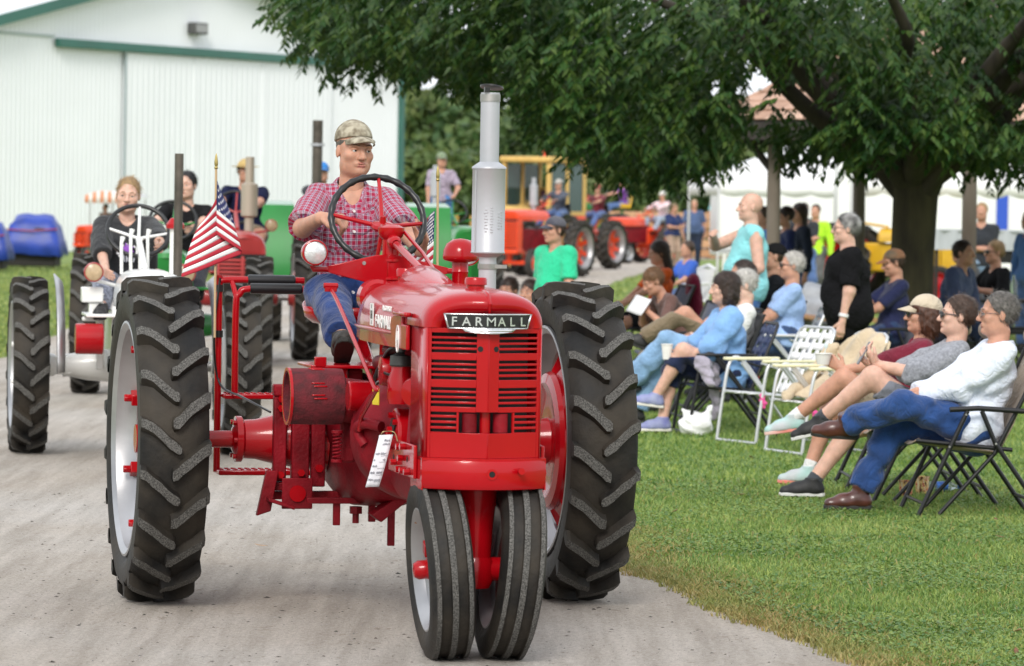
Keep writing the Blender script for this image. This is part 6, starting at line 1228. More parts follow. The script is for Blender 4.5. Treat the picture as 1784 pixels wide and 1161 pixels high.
# paper show tag wired to the side rail
tg_ = empty('paper_tag', 'white paper show tag wired to the red tractor side rail', 'tag', TO, TR)
e1, e2 = nrm((.97, -.2, .05)), nrm((-.25, .0, -.97)); o_ = V3((-.285, -1.93, .822))
b = MB(); b.grid(np.array([[o_ + e1 * (.052 * (u - .5)) + e2 * (.205 * v) + V3((0, -.012 * math.sin(v * 3), 0)) for u in np.linspace(0, 1, 5)] for v in np.linspace(0, 1, 12)])); b.build('card', mat('white_card', (.72, .73, .78), .7), tg_, solid=.001)
ink = mat('grey_ink', (.09, .09, .12), .7)
RT = random.Random(5)
for u0, u1, v in [(-.05, .38, .13), (-.1, .36, .2), (-.46, -.2, .38), (-.08, .32, .38), (-.46, -.38, .5), (.18, .36, .5), (-.46, -.12, .62), (-.46, -.18, .75), (-.02, .38, .75), (-.46, -.1, .88), (-.02, .4, .89)]:   # faint printed and pencilled marks
    b = MB(); u = u0
    while u < u1:
        w = RT.uniform(.03, .07); q = o_ + e1 * .052 * u + e2 * .205 * (v - RT.uniform(.0, .012)) + V3((0, -.004 - .012 * math.sin(v * 3), 0)); hh = RT.uniform(.005, .009); b.add([q, q + e1 * .052 * w * .55, q + e1 * .052 * w * .55 - e2 * hh, q - e2 * hh], [(0, 1, 2, 3)]); u += w
    b.build('tag_print', ink, tg_, smooth=0)
for v in (.4, .52, .64, .77, .9): 
    b = MB(); p0 = o_ + e1 * .052 * -.05 + e2 * .205 * v + V3((0, -.004 - .012 * math.sin(v * 3), 0)); b.tube([p0, p0 + e1 * .026], .0006, 4); b.build('rule_line', ink, tg_)
tub_on(tg_, 'wire_tie', smooth_path([o_ + e1 * -.02, o_ + V3((-.01, 0, .012)), o_ + V3((.03, 0, .01)), V3((-.25, -1.98, .80))]), .0018, mat('wire', (.4, .3, .15), .4, metal=.7), 5)
# ================================================================== chairs
FRM = mat('black_tube', (.012, .012, .014), .4, metal=.2); ALT = mat('aluminium_tube', (.6, .61, .62), .35, metal=.7, var=.05); TAN = cloth('tan_sling', (.30, .235, .18)); IV = mat('ivory_arm', (.72, .68, .45), .5)
def camp_chair(label, loc, rz, fab, pillow=True):
    tp_ = 1.0 if pillow else .70
    c = empty('folding_camp_chair', label, 'chair', loc, rz, 'folding camp chairs')
    for s_ in (-1, 1):
        x = s_ * .30
        tub_on(c, 'front_leg', [(x, -.06, .60), (x, -.16, .38), (x, -.33, .0)], .0135, FRM, 10); tub_on(c, 'rear_leg', [(x, .02, .60), (x, .1, .42), (x, .40, .0)], .0135, FRM, 10)
        tub_on(c, 'armrest', [(x, -.16, .605), (x, .0, .615), (x, .30, .60)], .0155, FRM, 10); tub_on(c, 'seat_rail', [(x * .9, -.34, .43), (x * .9, .2, .385)], .0125, FRM, 10); tub_on(c, 'back_post', [(x * .9, .10, .36), (x * .9, .10 + .16 * tp_, .36 + .32 * tp_), (x * .9, .10 + .34 * tp_, .36 + .74 * tp_)], .013, FRM, 10)
        tub_on(c, 'cross_leg', [(x * .85, .12, .38), (x * .85, -.2, .02)], .012, FRM, 8)
        for p in ((-.07, .58), (-.16, .40), (.1, .42)): cyl_on(c, 'rivet', (x + s_ * .013, p[0], p[1]), (x + s_ * .019, p[0], p[1]), .006, STEEL, n=8)
    for (y, z) in ((-.29, .08), (.33, .1), (.10 + .34 * tp_, .36 + .73 * tp_)): tub_on(c, 'cross_bar', [(-.29, y, z), (.29, y, z)], .010, FRM, 8)
    P = [[(x, y + .0, z - .03 * (1 - (x / .27) ** 2)) for x in np.linspace(-.27, .27, 7)] for y, z in [(-.35, .425), (-.33, .44), (-.1, .40), (.1, .375), (.16, .40)]] ; b = MB(); b.grid(np.array(P)); b.build('seat_sling', fab, c, solid=.006, smooth=60)
    P = [[(x, y + .03 * (1 - (x / .27) ** 2), z) for x in np.linspace(-.27, .27, 7)] for y, z in [(.10 + a_ * tp_, .36 + c_ * tp_) for a_, c_ in ((.04, .04), (.10, .16), (.17, .34), (.26, .54), (.34, .73))]]; b = MB(); b.grid(np.array(P)); b.build('back_sling', fab, c, solid=.006, smooth=60)
    if pillow:
        f_ = Field(); f_.rc((-.19, .385, 1.0), (.19, .385, 1.0), .055, k=.03, fl=(V3((0, .9, .4)), 1.2)); p, qd, mi = f_.mesh(.01, .002, 40, False); mesh_from('head_pillow', p, qd, mi, fab, c)
    return c
def lawn_chair(label, loc, rz, web, fr, arm, edge=None, group='webbed lawn chairs'):
    c = empty('webbed_lawn_chair', label, 'chair', loc, rz, group); hx = .27
    for s_ in (-1, 1):
        x = s_ * hx
        tub_on(c, 'front_leg', smooth_path([(x, .12, .30), (x, -.1, .58), (x, -.22, .585), (x, -.28, .3), (x, -.32, .02)], 5), .0125, fr, 10); tub_on(c, 'rear_leg', [(x, -.12, .575), (x, .12, .30), (x, .36, .0)], .0125, fr, 10)
        b = MB(); b.box((x, -.04, .605), (.05, .46, .022)); b.build('armrest', arm, c, bevel=.008)
        tub_on(c, 'brace', [(x * .97, .04, .57), (x * .93, .22, .52)], .009, fr, 8)
    tub_on(c, 'foot_bar', [(-hx, -.32, .02), (hx, -.32, .02)], .0125, fr, 10); tub_on(c, 'foot_bar', [(-hx, .36, .012), (hx, .36, .012)], .0125, fr, 10)
    B0, B1 = V3((0, .16, .36)), V3((0, .36, .84)); bd = nrm(B1 - B0); bl = np.linalg.norm(B1 - B0); bn = np.cross((1, 0, 0), bd); S0, S1 = V3((0, -.28, .37)), V3((0, .16, .34)); sd_ = nrm(S1 - S0); sl_ = np.linalg.norm(S1 - S0)
    for (o, d, L_, nm) in ((B0, bd, bl, 'back_frame'), (S0, sd_, sl_, 'seat_frame')):
        r = .06; pts = [o + V3((-hx + .03, 0, 0))] + [o + d * (L_ - r) + V3((-hx + .03, 0, 0)), o + d * (L_ - r * .3) + V3((-hx + .045, 0, 0)), o + d * L_ + V3((-hx + .09, 0, 0)), o + d * L_ + V3((hx - .09, 0, 0)), o + d * (L_ - r * .3) + V3((hx - .045, 0, 0)), o + d * (L_ - r) + V3((hx - .03, 0, 0)), o + V3((hx - .03, 0, 0))]
        tub_on(c, nm, pts, .0125, fr, 10)
    def strap(p0, p1, wdir, w, m, ph, nrm_, name='strap'):
        P = []
        for t in np.linspace(0, 1, 13):
            q = V3(p0) + (V3(p1) - V3(p0)) * t + nrm_ * (.004 * math.cos(t * 12 * math.pi / 2 + ph)); P.append([q - wdir * w / 2, q + wdir * w / 2])
        b = MB(); b.grid(np.array(P)); b.build(name, m, c, solid=.0025, smooth=60)
    X = V3((1, 0, 0))
    for k in range(5):
        x = (-.18 + .09 * k); strap(B0 + X * x, B1 + X * x, X, .052, web, k * math.pi, bn); strap(S0 + X * x, S1 + X * x, X, .052, web, k * math.pi, np.cross(X, sd_))
        if edge:
            for e_ in (-.015, .015): strap(B0 + X * (x + e_) + bn * -.003, B1 + X * (x + e_) + bn * -.003, X, .005, edge, k * math.pi, bn, 'stripe')
    for k in range(6):
        o = B0 + bd * (bl * (k + .6) / 6.4); strap(o - X * (hx - .03), o + X * (hx - .03), bd, .052, web, k * math.pi + 1.5, bn)
    for k in range(4):
        o = S0 + sd_ * (sl_ * (k + .6) / 4.4); strap(o - X * (hx - .03), o + X * (hx - .03), sd_, .052, web, k * math.pi + 1.5, np.cross(X, sd_))
    return c
def W2(px, Y): return (xat(px, Y), Y, 0)
LEFT = rad(-90)
def away(p, rz, d): return (p[0] - math.sin(rz) * d, p[1] + math.cos(rz) * d, 0)   # move backwards by d
# ------------------------------------------------------------------ the three in the near row
brown_shoe = (mat('brown_leather', (.075, .022, .016), .32, var=.3, vs=14, coat=.2), mat('boot_sole', (.025, .025, .022), .8)); wjean = denim('blue', (.018, .054, .175))
grey_hair = mat('hair_salt', (.12, .11, .10), .6, var=.5, vs=60, bump=.5, bs=160); white_hair = mat('hair_white', (.48, .46, .43), .6, var=.25, vs=60, bump=.5, bs=160); dark_hair = mat('hair_darkbrown', (.03, .016, .011), .5, var=.4, vs=60, stretch=(1, 1, .15), bump=.4, bs=150); auburn = mat('hair_auburn', (.075, .028, .014), .5, var=.4, vs=60, stretch=(1, 1, .15), bump=.4, bs=150)
rz = rad(-86); p = W2(1690, 23.5); camp_chair('tan camp chair with black frame holding the man in white shirt', p, rz, TAN)
whs = cloth('white_check_shirt', (.62, .68, .80), .06, 30, c2=(.72, .76, .85))
person('older man in white shirt and blue jeans, legs crossed, in tan camp chair', p, rz, dict(res=.009, s=1.0, fat=1.12, belly=.85, hip=(0, .02, .485), lean=-17, head=(-2, 0, 0), hs=1.02, hands=[(.03, -.28, .665), (-.04, -.30, .68)], elbow=[(1, .55, -.6), (-1, .5, -.6)], palm=[(-.5, 0, -.8), (.5, 0, -.8)], hdir=[(-.5, -.8, -.1), (.5, -.75, -.1)], curl=[45, 45],
    feet=[(-.10, -.68, .50), (-.06, -.60, .105)], knee=[(.75, -.4, .6), (-.2, -1, .5)], fdir=[(-.25, -.9, .05), (-.05, -1, .0)], fup=[(.3, -.1, 1), None], top=whs, sleeve='long', slg=.03, flare=.008, loose=.03, bot=wjean, cuff=.02, shoe=brown_shoe, boot=True, hair='short', hairm=grey_hair, glasses='clear', skin=0, collar=True, wr=.0055, hem=.1))
rz = rad(-88); p = W2(1612, 24.5); camp_chair('tan camp chair with black frame behind the phone user', p, rz, TAN)
blk_shoe = (mat('black_knit_shoe', (.012, .012, .013), .6, var=.3, vs=40), mat('white_sole', (.6, .6, .58), .6)); 
_, inf = person('person in grey shirt and sunglasses looking at a phone, bare legs crossed', p, rz, dict(res=.009, s=.98, fat=1.08, hip=(0, .02, .47), lean=-20, head=(0, -3, 0), hands=[(.05, -.28, .80), (-.06, -.30, .78)], elbow=[(1, .5, -.6), (-1, .5, -.6)], palm=[(-.2, .6, .6), (.2, .6, .6)], hdir=[(-.25, -.5, .6), (.25, -.6, .5)], curl=[35, 35], feet=[(-.06, -.60, .47), (-.05, -.64, .10)], knee=[(.15, -.5, 1), (-.1, -1, .5)], fdir=[(-.1, -.9, -.25), (-.1, -1, 0)],
    top=cloth('grey_marl', (.26, .27, .30), .25, 60), sleeve='elbow', slg=.03, loose=.03, bot=cloth('grey_shorts', (.16, .17, .2)), leg='short', shoe=blk_shoe, sock=cloth('dark_sock', (.05, .055, .065)), sockh=.12, hair='short', hairm=mat('hair_chestnut', (.06, .032, .02), .5, var=.4, vs=60, bump=.4, bs=150), glasses='dark', skin=1, wr=.004))
def item(name, label, cat, loc, rz=0, group=None): return empty(name, label, cat, loc, rz, group)
def wpt(p, rz, q): c, s_ = math.cos(rz), math.sin(rz); return (p[0] + q[0] * c - q[1] * s_, p[1] + q[0] * s_ + q[1] * c, q[2])
q_ = wpt(p, rz, (.0, -.36, .865)); ph = item('smartphone', 'slim grey smartphone held by the person in sunglasses', 'phone', q_, rz); b = MB(); b.box((0, 0, 0), (.075, .009, .15), rx=-.5); b.build('phone_body', mat('phone_grey', (.2, .2, .22), .3, metal=.4), ph, bevel=.004); b = MB(); b.box((0, .0055, .0025), (.066, .001, .136), rx=-.5); b.build('screen', mat('phone_glass', (.01, .01, .012), .1), ph)
rz = rad(-88); p = W2(1562, 25.6); camp_chair('tan camp chair holding the woman in tan cap', p, rz, TAN)
teal_shoe = (mat('grey_teal_mesh', (.46, .48, .50), .6, col2=(.36, .56, .54), vs=9, bump=.3, bs=200, detail=1), mat('white_coral_sole', (.7, .55, .5), .6, col2=(.7, .2, .16), vs=5, detail=0)); mar = cloth('maroon_top', (.16, .012, .03))
_, inf = person('woman in tan cap and maroon top holding a cup, bare legs crossed', p, rz, dict(res=.009, s=.95, fat=1.02, bust=.8, hip=(0, .02, .46), lean=-18, sw=.165, head=(4, 0, 0), hands=[(.06, -.34, .72), (-.14, -.28, .55)], elbow=[(1, .5, -.6), (-1, .5, -.6)], palm=[(-.8, .2, .1), None], hdir=[(-.15, -.7, .5), None], curl=[50, 30], feet=[(-.02, -.62, .42), (-.04, -.52, .10)], knee=[(.15, -.5, 1), (-.1, -1, .5)], fdir=[(-.1, -.95, -.15), (-.1, -1, 0)],
    top=mar, sleeve='elbow', slg=.02, loose=.02, vneck=.9, bot=cloth('khaki_short2', (.3, .25, .18)), leg='short', shoe=teal_shoe, sock=cloth('white_sock', (.7, .7, .7)), sockh=.16, laces=mat('aqua_lace', (.35, .6, .6), .7), hair='bob', hairm=auburn, cap=cloth('tan_cap', (.52, .44, .33)), glasses='dark', skin=0, wr=.003))
def cup(label, q, h=.095, r0=.028, r1=.041, m=None, lid=False, group=None, spoon=False, name='paper_cup'):
    c = item(name, label, 'cup', q, 0, group); b = MB(); b.lathe([(0, 0), (r0, 0), (r1, h), (r1 + .003, h), (r1 + .003, h - .006), (r1 - .002, h - .006), (r0 - .002, .004), (0, .004)], n=28); o = b.build('cup_wall', m or mat('white_paper', (.76, .75, .72), .55), c, smooth=40)
    if spoon: 
        tub_on(c, 'spoon', [(0, 0, .03), (.015, 0, h + .03)], .003, mat('clear_spoon', (.6, .7, .7), .2), 6); f_ = Field(); f_.el((.017, 0, h + .045), (.014, .004, .02)); P2, Q2, m2 = f_.mesh(.004, 0, mats=False); mesh_from('spoon_bowl', P2, Q2, m2, MATS['clear_spoon'], c)
    return c
q_ = wpt(p, rz, (.06, -.455, .755)); cup('white dessert cup with clear spoon held by the woman in tan cap', q_, .07, .035, .052, spoon=True)
# things under the camp chairs
def striped(name):
    m = mat(name, (.6, .45, .2), .6); t = m.node_tree; n = t.nodes; L = t.links; b = n['Principled BSDF']; no = n.new('ShaderNodeTexNoise'); no.inputs['Scale'].default_value = 55; no.inputs['Detail'].default_value = 1; co = [x for x in n if x.type == 'TEX_COORD'][0]; mp = n.new('ShaderNodeMapping'); mp.inputs['Scale'].default_value = (1, 1, .35); L.new(co.outputs['Object'], mp.inputs[0]); L.new(mp.outputs[0], no.inputs['Vector']); r = n.new('ShaderNodeValToRGB'); r.color_ramp.interpolation = 'CONSTANT'; L.new(no.outputs['Fac'], r.inputs[0]); r.color_ramp.elements[0].color = (.10, .02, .01, 1); r.color_ramp.elements[1].position = .44; r.color_ramp.elements[1].color = (.7, .5, .2, 1); e = r.color_ramp.elements.new(.56); e.color = (.45, .05, .03, 1); e = r.color_ramp.elements.new(.62); e.color = (.75, .62, .4, 1); L.new(r.outputs[0], b.inputs['Base Color']); return m
pc = striped('flame_print'); g1 = gr(1578, 868); g2 = gr(1606, 862)
cup('printed tan and red snack cup beside the chair leg', (g1[0], g1[1], 0), .105, .036, .043, pc, name='snack_cup'); cc = cup('printed snack cup with pale contents next to the water bottle', (g2[0], g2[1], 0), .11, .036, .044, pc, name='snack_cup')
b = MB(); b.lathe([(0, .1), (.03, .098), (.04, .095)], n=20); b.build('contents', mat('popcorn', (.7, .6, .4), .8, var=.3, vs=60, bump=1, bs=60), cc)
g3 = gr(1640, 858); wb_ = item('water_bottle', 'clear plastic water bottle with blue label lying on the grass', 'bottle', (g3[0], g3[1], .034), rad(8)); b = MB(); b.lathe([(0, -.1), (.028, -.1), (.032, -.09), (.032, -.05), (.03, -.045), (.032, -.04), (.032, .04), (.03, .05), (.02, .075), (.0125, .088), (.0125, .1)], ax=(1, 0, 0), n=24); b.build('bottle_body', mat('clear_plastic', (.75, .85, .9), .08, trans=.85), wb_); b = MB(); b.lathe([(.0325, -.035), (.0325, .035)], ax=(1, 0, 0), n=24); b.build('bottle_label', mat('blue_label', (.03, .14, .5), .4, var=.6, vs=30), wb_); b = MB(); b.lathe([(0, .116), (.015, .116), (.015, .098)], ax=(1, 0, 0), n=16); b.build('cap', mat('blue_cap_plastic', (.05, .2, .6), .4), wb_)
# ------------------------------------------------------------------ two empty white webbed chairs, jacket
wweb = mat('white_webbing', (.74, .74, .75), .6, bump=.2, bs=300); pinkw = mat('coral_webbing', (.5, .3, .32), .6)
c1 = W2(1352, 30.2); lawn_chair('empty white webbed lawn chair with ivory arms and pink tag', c1, rad(-62), wweb, ALT, IV, pinkw); c2 = W2(1440, 29.0); lawn_chair('white webbed lawn chair with tan jacket over its back', c2, rad(-66), wweb, ALT, IV, pinkw)
for (q_, l) in ((c1, 'pink plastic tag tied to the empty lawn chair'), (c2, 'pink plastic tag tied to the lawn chair with jacket')):
    t_ = item('chair_tag', l, 'tag', wpt(q_, rad(-64), (.27, -.26, .33))); f_ = Field(); f_.rc((0, 0, .03), (.01, -.01, -.05), .02, .012); f_.rc((0, 0, .0), (.03, 0, -.02), .012); P2, Q2, m2 = f_.mesh(.006, .004, 90, False); mesh_from('tag_ribbon', P2, Q2, m2, mat('pink_vinyl', (.75, .08, .3), .5), t_)
def jacket(p, rz):
    j = item('tan_jacket', 'tan jacket draped over a white lawn chair back', 'jacket', p, rz); P = []
    xs = np.linspace(-1, 1, 25)
    prof = [(.20, .46, .9), (.30, .66, 1.0), (.36, .80, .95), (.375, .862, .80), (.33, .868, .80), (.27, .82, .97), (.20, .68, 1.08), (.10, .54, 1.2), (-.03, .44, 1.28), (-.12, .40, 1.3)]
    for i, (y, z, w) in enumerate(prof): P.append([(x * .30 * w, y + .022 * math.sin(x * 9 + i * 1.1) + .012 * math.sin(x * 17 + i), z - .07 * abs(x) ** 2.2 * (1 if 2 <= i <= 5 else .6) + .014 * math.sin(x * 7 + i * .7)) for x in xs])
    b = MB(); b.grid(np.array(P)); o = b.build('jacket_body', cloth('tan_jacket', (.52, .42, .29), .15, 8), j, solid=.014, smooth=70); m_ = o.modifiers.new('s', 'SUBSURF'); m_.levels = 1; m_.render_levels = 1
    f_ = Field(); f_.rc((-.27, .2, .72), (-.32, -.02, .46), .05, .042); f_.rc((-.32, -.02, .46), (-.2, -.2, .40), .042, .038); P2, Q2, m2 = f_.mesh(.012, .006, 40, False); mesh_from('sleeve', P2, Q2, m2, MATS['cloth_tan_jacket'], j)
jacket(c2, rad(-66))
# ------------------------------------------------------------------ woman in blue blouse, man in white tee
bweb = mat('navy_webbing', (.03, .045, .12), .6); rz = rad(-80); p = W2(1262, 31.3); lawn_chair('navy webbed lawn chair with black arms holding the woman in blue blouse', p, rz, bweb, FRM, FRM, mat('white_thread', (.6, .6, .65), .6))
lav = (mat('lavender_mesh', (.16, .17, .42), .6, col2=(.3, .33, .5), vs=12, bump=.3, bs=200), mat('white_sole2', (.7, .68, .62), .6)); sky_c = cloth('sky_blouse', (.20, .38, .68), .08, 6)
_, inf = person('woman with dark bob in light blue blouse and navy capris holding a cup', p, rz, dict(res=.0105, s=.95, fat=1.0, bust=.8, hip=(0, .04, .46), lean=3, head=(0, 3, 0), sw=.165, hands=[(.08, -.33, .57), (-.06, -.34, .56)], elbow=[(1, .45, -.7), (-1, .4, -.7)], palm=[(-.8, .1, .0), (.8, 0, 0)], hdir=[(-.15, -.9, .05), (.3, -.9, 0)], curl=[50, 45], feet=[(.02, -.52, .28), (-.02, -.46, .10)], knee=[(.15, -.6, 1), (-.1, -1, .6)], fdir=[(0, -.97, .12), (0, -1, 0)],
    top=sky_c, sleeve='elbow', slg=.04, flare=.022, loose=.03, hem=.13, bot=cloth('navy_capri', (.012, .02, .06)), leg='capri', shoe=lav, hair='bob', hairm=dark_hair, skin=1, wr=.005))
q_ = wpt(p, rz, (.06, -.45, .56)); cup('white paper cup held by the woman in blue blouse', q_, .115, .03, .043)
b = MB(); t_ = item('lavender_sweater', 'lavender sweater tied over the navy lawn chair arm', 'sweater', wpt(p, rz, (.2, -.2, .42))); f_ = Field(); f_.rc((-.02, -.08, .12), (.06, .1, .1), .06, .05); f_.rc((.08, .05, .08), (.1, .12, -.28), .045, .03); f_.rc((0, -.1, .1), (.05, -.14, -.02), .05, .03); P2, Q2, m2 = f_.mesh(.012, .008, 45, False); mesh_from('sweater_body', P2, Q2, m2, cloth('lavender', (.36, .33, .40)), t_)
rz = rad(-84); p = W2(1246, 32.5); camp_chair('dark camp chair holding the man in white T-shirt', p, rz, cloth('dark_sling', (.03, .03, .04)), False)
person('white-haired man in white T-shirt and faded jeans with legs crossed', p, rz, dict(res=.0115, s=1.02, fat=1.15, belly=.9, hip=(0, .02, .47), lean=-25, head=(0, 8, 0), hands=[(.1, -.16, .66), (-.1, -.18, .64)], feet=[(-.02, -.66, .34), (-.08, -.60, .10)], knee=[(.1, -.3, 1), (-.1, -.6, 1)], fdir=[(0, -.9, -.2), (0, -1, 0)], top=cloth('white_tee', (.74, .74, .73), .04), sleeve='short', slg=.025, loose=.022, bot=denim('faded', (.20, .34, .52)), cuff=.035, hair='short', hairm=white_hair, skin=3, wr=.004))
# white plastic bag
g1 = gr(1212, 760); bgm = item('plastic_bag', 'knotted white plastic shopping bag on the grass', 'bag', (g1[0], g1[1], 0)); f_ = Field(); f_.el((0, 0, .085), (.125, .09, .095), k=.03); f_.rc((.07, 0, .14), (.12, 0, .235), .03, .012, k=.03); f_.rc((-.06, 0, .15), (-.1, 0, .19), .03, .012, k=.03); P2, Q2, m2 = f_.mesh(.008, .006, 42, False, plane=[((0, 0, .004), (0, 0, -1))]); mesh_from('bag_body', P2, Q2, m2, mat('white_film', (.78, .78, .79), .35, var=.05, vs=12, bump=.5, bs=40), bgm)
# ------------------------------------------------------------------ standing woman in black
blackc = cloth('black_jersey', (.008, .008, .009), .1)
_, inf = person('woman in black top and trousers with short grey-streaked hair standing sideways', W2(1478, 33.0), rad(-84), dict(res=.0115, s=.97, fat=1.38, bust=1.15, belly=1.05, hip=(0, 0, .90), lean=2, head=(-6, 0, 0), hands=[(.25, -.10, .80), (-.25, -.05, .80)], elbow=[(1, .6, .0), (-1, .6, .0)], feet=[(.12, 0, .085), (-.12, -.04, .085)], top=blackc, sleeve='short', slg=.022, flare=.012, loose=.035, hem=.2, vneck=.9, bot=blackc, cuff=.03, hair='short', hairm=mat('hair_streaked', (.02, .018, .017), .5, col2=(.42, .41, .4), vs=12, bump=.4, bs=140, detail=2), glasses='clear', skin=1, wr=.003))
a_ = inf['arms'][0]; wv = V3(a_[2]); dv = nrm(V3(a_[1]) - wv); b = MB(); b.lathe([(.038, -.014), (.041, -.012), (.041, .012), (.038, .014)], o=wv + dv * .05, ax=dv, n=20); b.build('wristwatch', mat('white_strap', (.7, .7, .7), .4), _)
# ------------------------------------------------------------------ rows behind
def seated(label, px, Y, rzd, q, chair=True, ck='camp', clabel=None):
    rz = rad(rzd); p = W2(px, Y); q = dict(dict(hip=(0, .02, .46), lean=-8, hands=[(.1, -.3, .6), (-.1, -.3, .58)], feet=[(.12, -.52, .085), (-.12, -.5, .085)], knee=[(.1, -1, .6), (-.1, -1, .6)], res=.015), **q)
    r = person(label, p, rz, q)
    if chair:
        if ck == 'camp': camp_chair(clabel, p, rz, cloth('chair_slate', (.07, .085, .13)), False)
        else: lawn_chair(clabel, p, rz, mat('grey_webbing', (.35, .36, .38), .6), ALT, mat('white_arm', (.6, .6, .6), .5), group='grey lawn chairs')
    return p, rz, r
seated('grey-haired woman in sunglasses and pale blue T-shirt seated under the trees', 1362, 36.2, -88, dict(fat=1.25, bust=1, s=.97, hip=(0, .02, .56), hair='short', hairm=white_hair, glasses='dark', top=cloth('pale_blue', (.30, .44, .72)), bot=denim('navyj', (.03, .06, .14))), True, 'lawn', 'silver lawn chair holding the grey-haired woman')
seated('man in black cap and black shirt seated beside the grey-haired woman', 1330, 37.4, -86, dict(fat=1.15, hip=(0, .02, .60), hair='buzz', cap=cloth('black_cap', (.012, .012, .013)), top=cloth('black_tee', (.012, .013, .016)), skin=2, sleeve='long'), True, 'camp', 'dark camp chair holding the man in black cap')
seated('man in navy T-shirt and tan and green cap seated looking at his hands', 1545, 38.4, -80, dict(hip=(0, .02, .56), head=(0, 14, 0), hands=[(.08, -.34, .7), (-.05, -.36, .7)], cap=cloth('olive_orange_cap', (.12, .10, .07), .1, 5, c2=(.4, .14, .05)), top=cloth('navy_tee', (.015, .02, .07)), bot=denim('navyj2', (.02, .04, .10)), skin=0), True, 'camp', 'dark camp chair behind the standing woman in black')
seated('brown-haired boy bending over a white paper', 1190, 36.4, -70, dict(s=.85, hip=(0, .02, .56), lean=32, head=(0, 28, 0), hands=[(.07, -.36, .78), (-.07, -.36, .78)], top=cloth('brown_tee', (.13, .07, .06)), bot=cloth('khaki_long', (.24, .19, .12)), hair='fringe', hairm=mat('hair_lightbrown', (.14, .07, .03), .5, var=.3, vs=60)), True, 'camp', 'dark camp chair holding the boy with the paper')
pp = item('paper_sheet', 'white paper held by the brown-haired boy', 'paper', wpt(W2(1190, 36.4), rad(-70), (0, -.42, .84)), rad(-70)); b = MB(); b.grid(np.array([[(x, .03 * math.sin(x * 14), z) for x in np.linspace(-.12, .12, 9)] for z in np.linspace(-.09, .08, 5)])); o = b.build('sheet', mat('white_sheet', (.75, .75, .76), .7), pp, solid=.002); o.rotation_euler.x = -.6
seated('person in khaki trousers with one leg crossed high beside the boy', 1248, 34.2, -85, dict(hip=(0, .02, .52), lean=-22, feet=[(.0, -.62, .62), (-.1, -.5, .085)], knee=[(.3, -.3, 1), (-.1, -1, .6)], fdir=[(-.1, -.9, .3), None], top=cloth('brown_shirt', (.12, .075, .06)), bot=cloth('khaki_trs', (.20, .155, .10)), hair='short', hairm=dark_hair), True, 'camp', 'dark camp chair holding the person in khaki trousers')
p, rz, _ = seated('long-haired woman in orange T-shirt reading in a camp chair', 1142, 43.5, -75, dict(s=.98, hip=(0, .02, .56), lean=-4, head=(0, 12, 0), hair='long', hairm=dark_hair, top=cloth('orange_tee', (.72, .11, .015)), bot=cloth('black_shorts', (.015, .015, .018)), leg='short', hands=[(.08, -.36, .68), (-.08, -.36, .66)], shoe=blk_shoe), True, 'camp', 'dark camp chair holding the woman in orange')
bb_ = item('backpack', 'maroon bag hung on the back of the camp chair', 'bag', wpt(p, rz, (0, .42, .62))); f_ = Field(); f_.rc((0, 0, -.05), (0, -.02, .26), .15, .12, fl=(V3((0, 1, 0)), 1.6)); P2, Q2, m2 = f_.mesh(.018, .004, 30, False); mesh_from('bag_body', P2, Q2, m2, cloth('maroon_bag', (.2, .012, .045)), bb_); bb_.rotation_euler.z = rz
p2_ = item('patterned_tote', 'grey patterned tote slung beside the orange-shirted woman', 'bag', wpt(p, rz, (.36, .0, .0))); f_ = Field(); f_.rc((0, 0, .22), (0, 0, .5), .15, .14, fl=(V3((1, 0, 0)), 1.7)); P2, Q2, m2 = f_.mesh(.018, .006, 30, False); mesh_from('bag_body', P2, Q2, m2, cloth('grey_camo', (.03, .03, .035), c2=(.22, .21, .24), vs=26), p2_)
# white plastic chair and the blue shirted child
def plastic_chair(label, p, rz):
    c = empty('plastic_chair', label, 'chair', p, rz); wp = mat('white_resin', (.75, .75, .74), .4)
    for sx in (-1, 1):
        for y0, y1 in ((-.2, -.26), (.2, .3)): tub_on(c, 'leg', [(sx * .22, y0, .42), (sx * .26, y1, 0)], .022, wp)
        tub_on(c, 'armrest', [(sx * .27, -.25, .42), (sx * .28, -.2, .64), (sx * .28, .2, .66)], .02, wp)
    box_on(c, 'seat', (0, 0, .42), (.48, .46, .03), wp, .012)
    for k in range(6): tub_on(c, 'back_slat', [(-.2 + .08 * k, .22, .43), (-.2 + .08 * k, .33, .85)], .022, wp)
    tub_on(c, 'back_top', [(-.24, .33, .84), (0, .36, .9), (.24, .33, .84)], .026, wp); return c
p = W2(1192, 56); plastic_chair('white resin armchair holding the child in blue shirt', p, rad(-62)); person('child in royal blue T-shirt sitting in a white resin chair', p, rad(-62), dict(res=.018, s=.88, hip=(0, .02, .52), lean=-2, hands=[(.1, -.3, .62), (-.1, -.3, .6)], feet=[(.1, -.45, .085), (-.1, -.45, .085)], knee=[(.1, -1, .6), (-.1, -1, .6)], top=cloth('royal', (.04, .12, .52)), hair='short'))
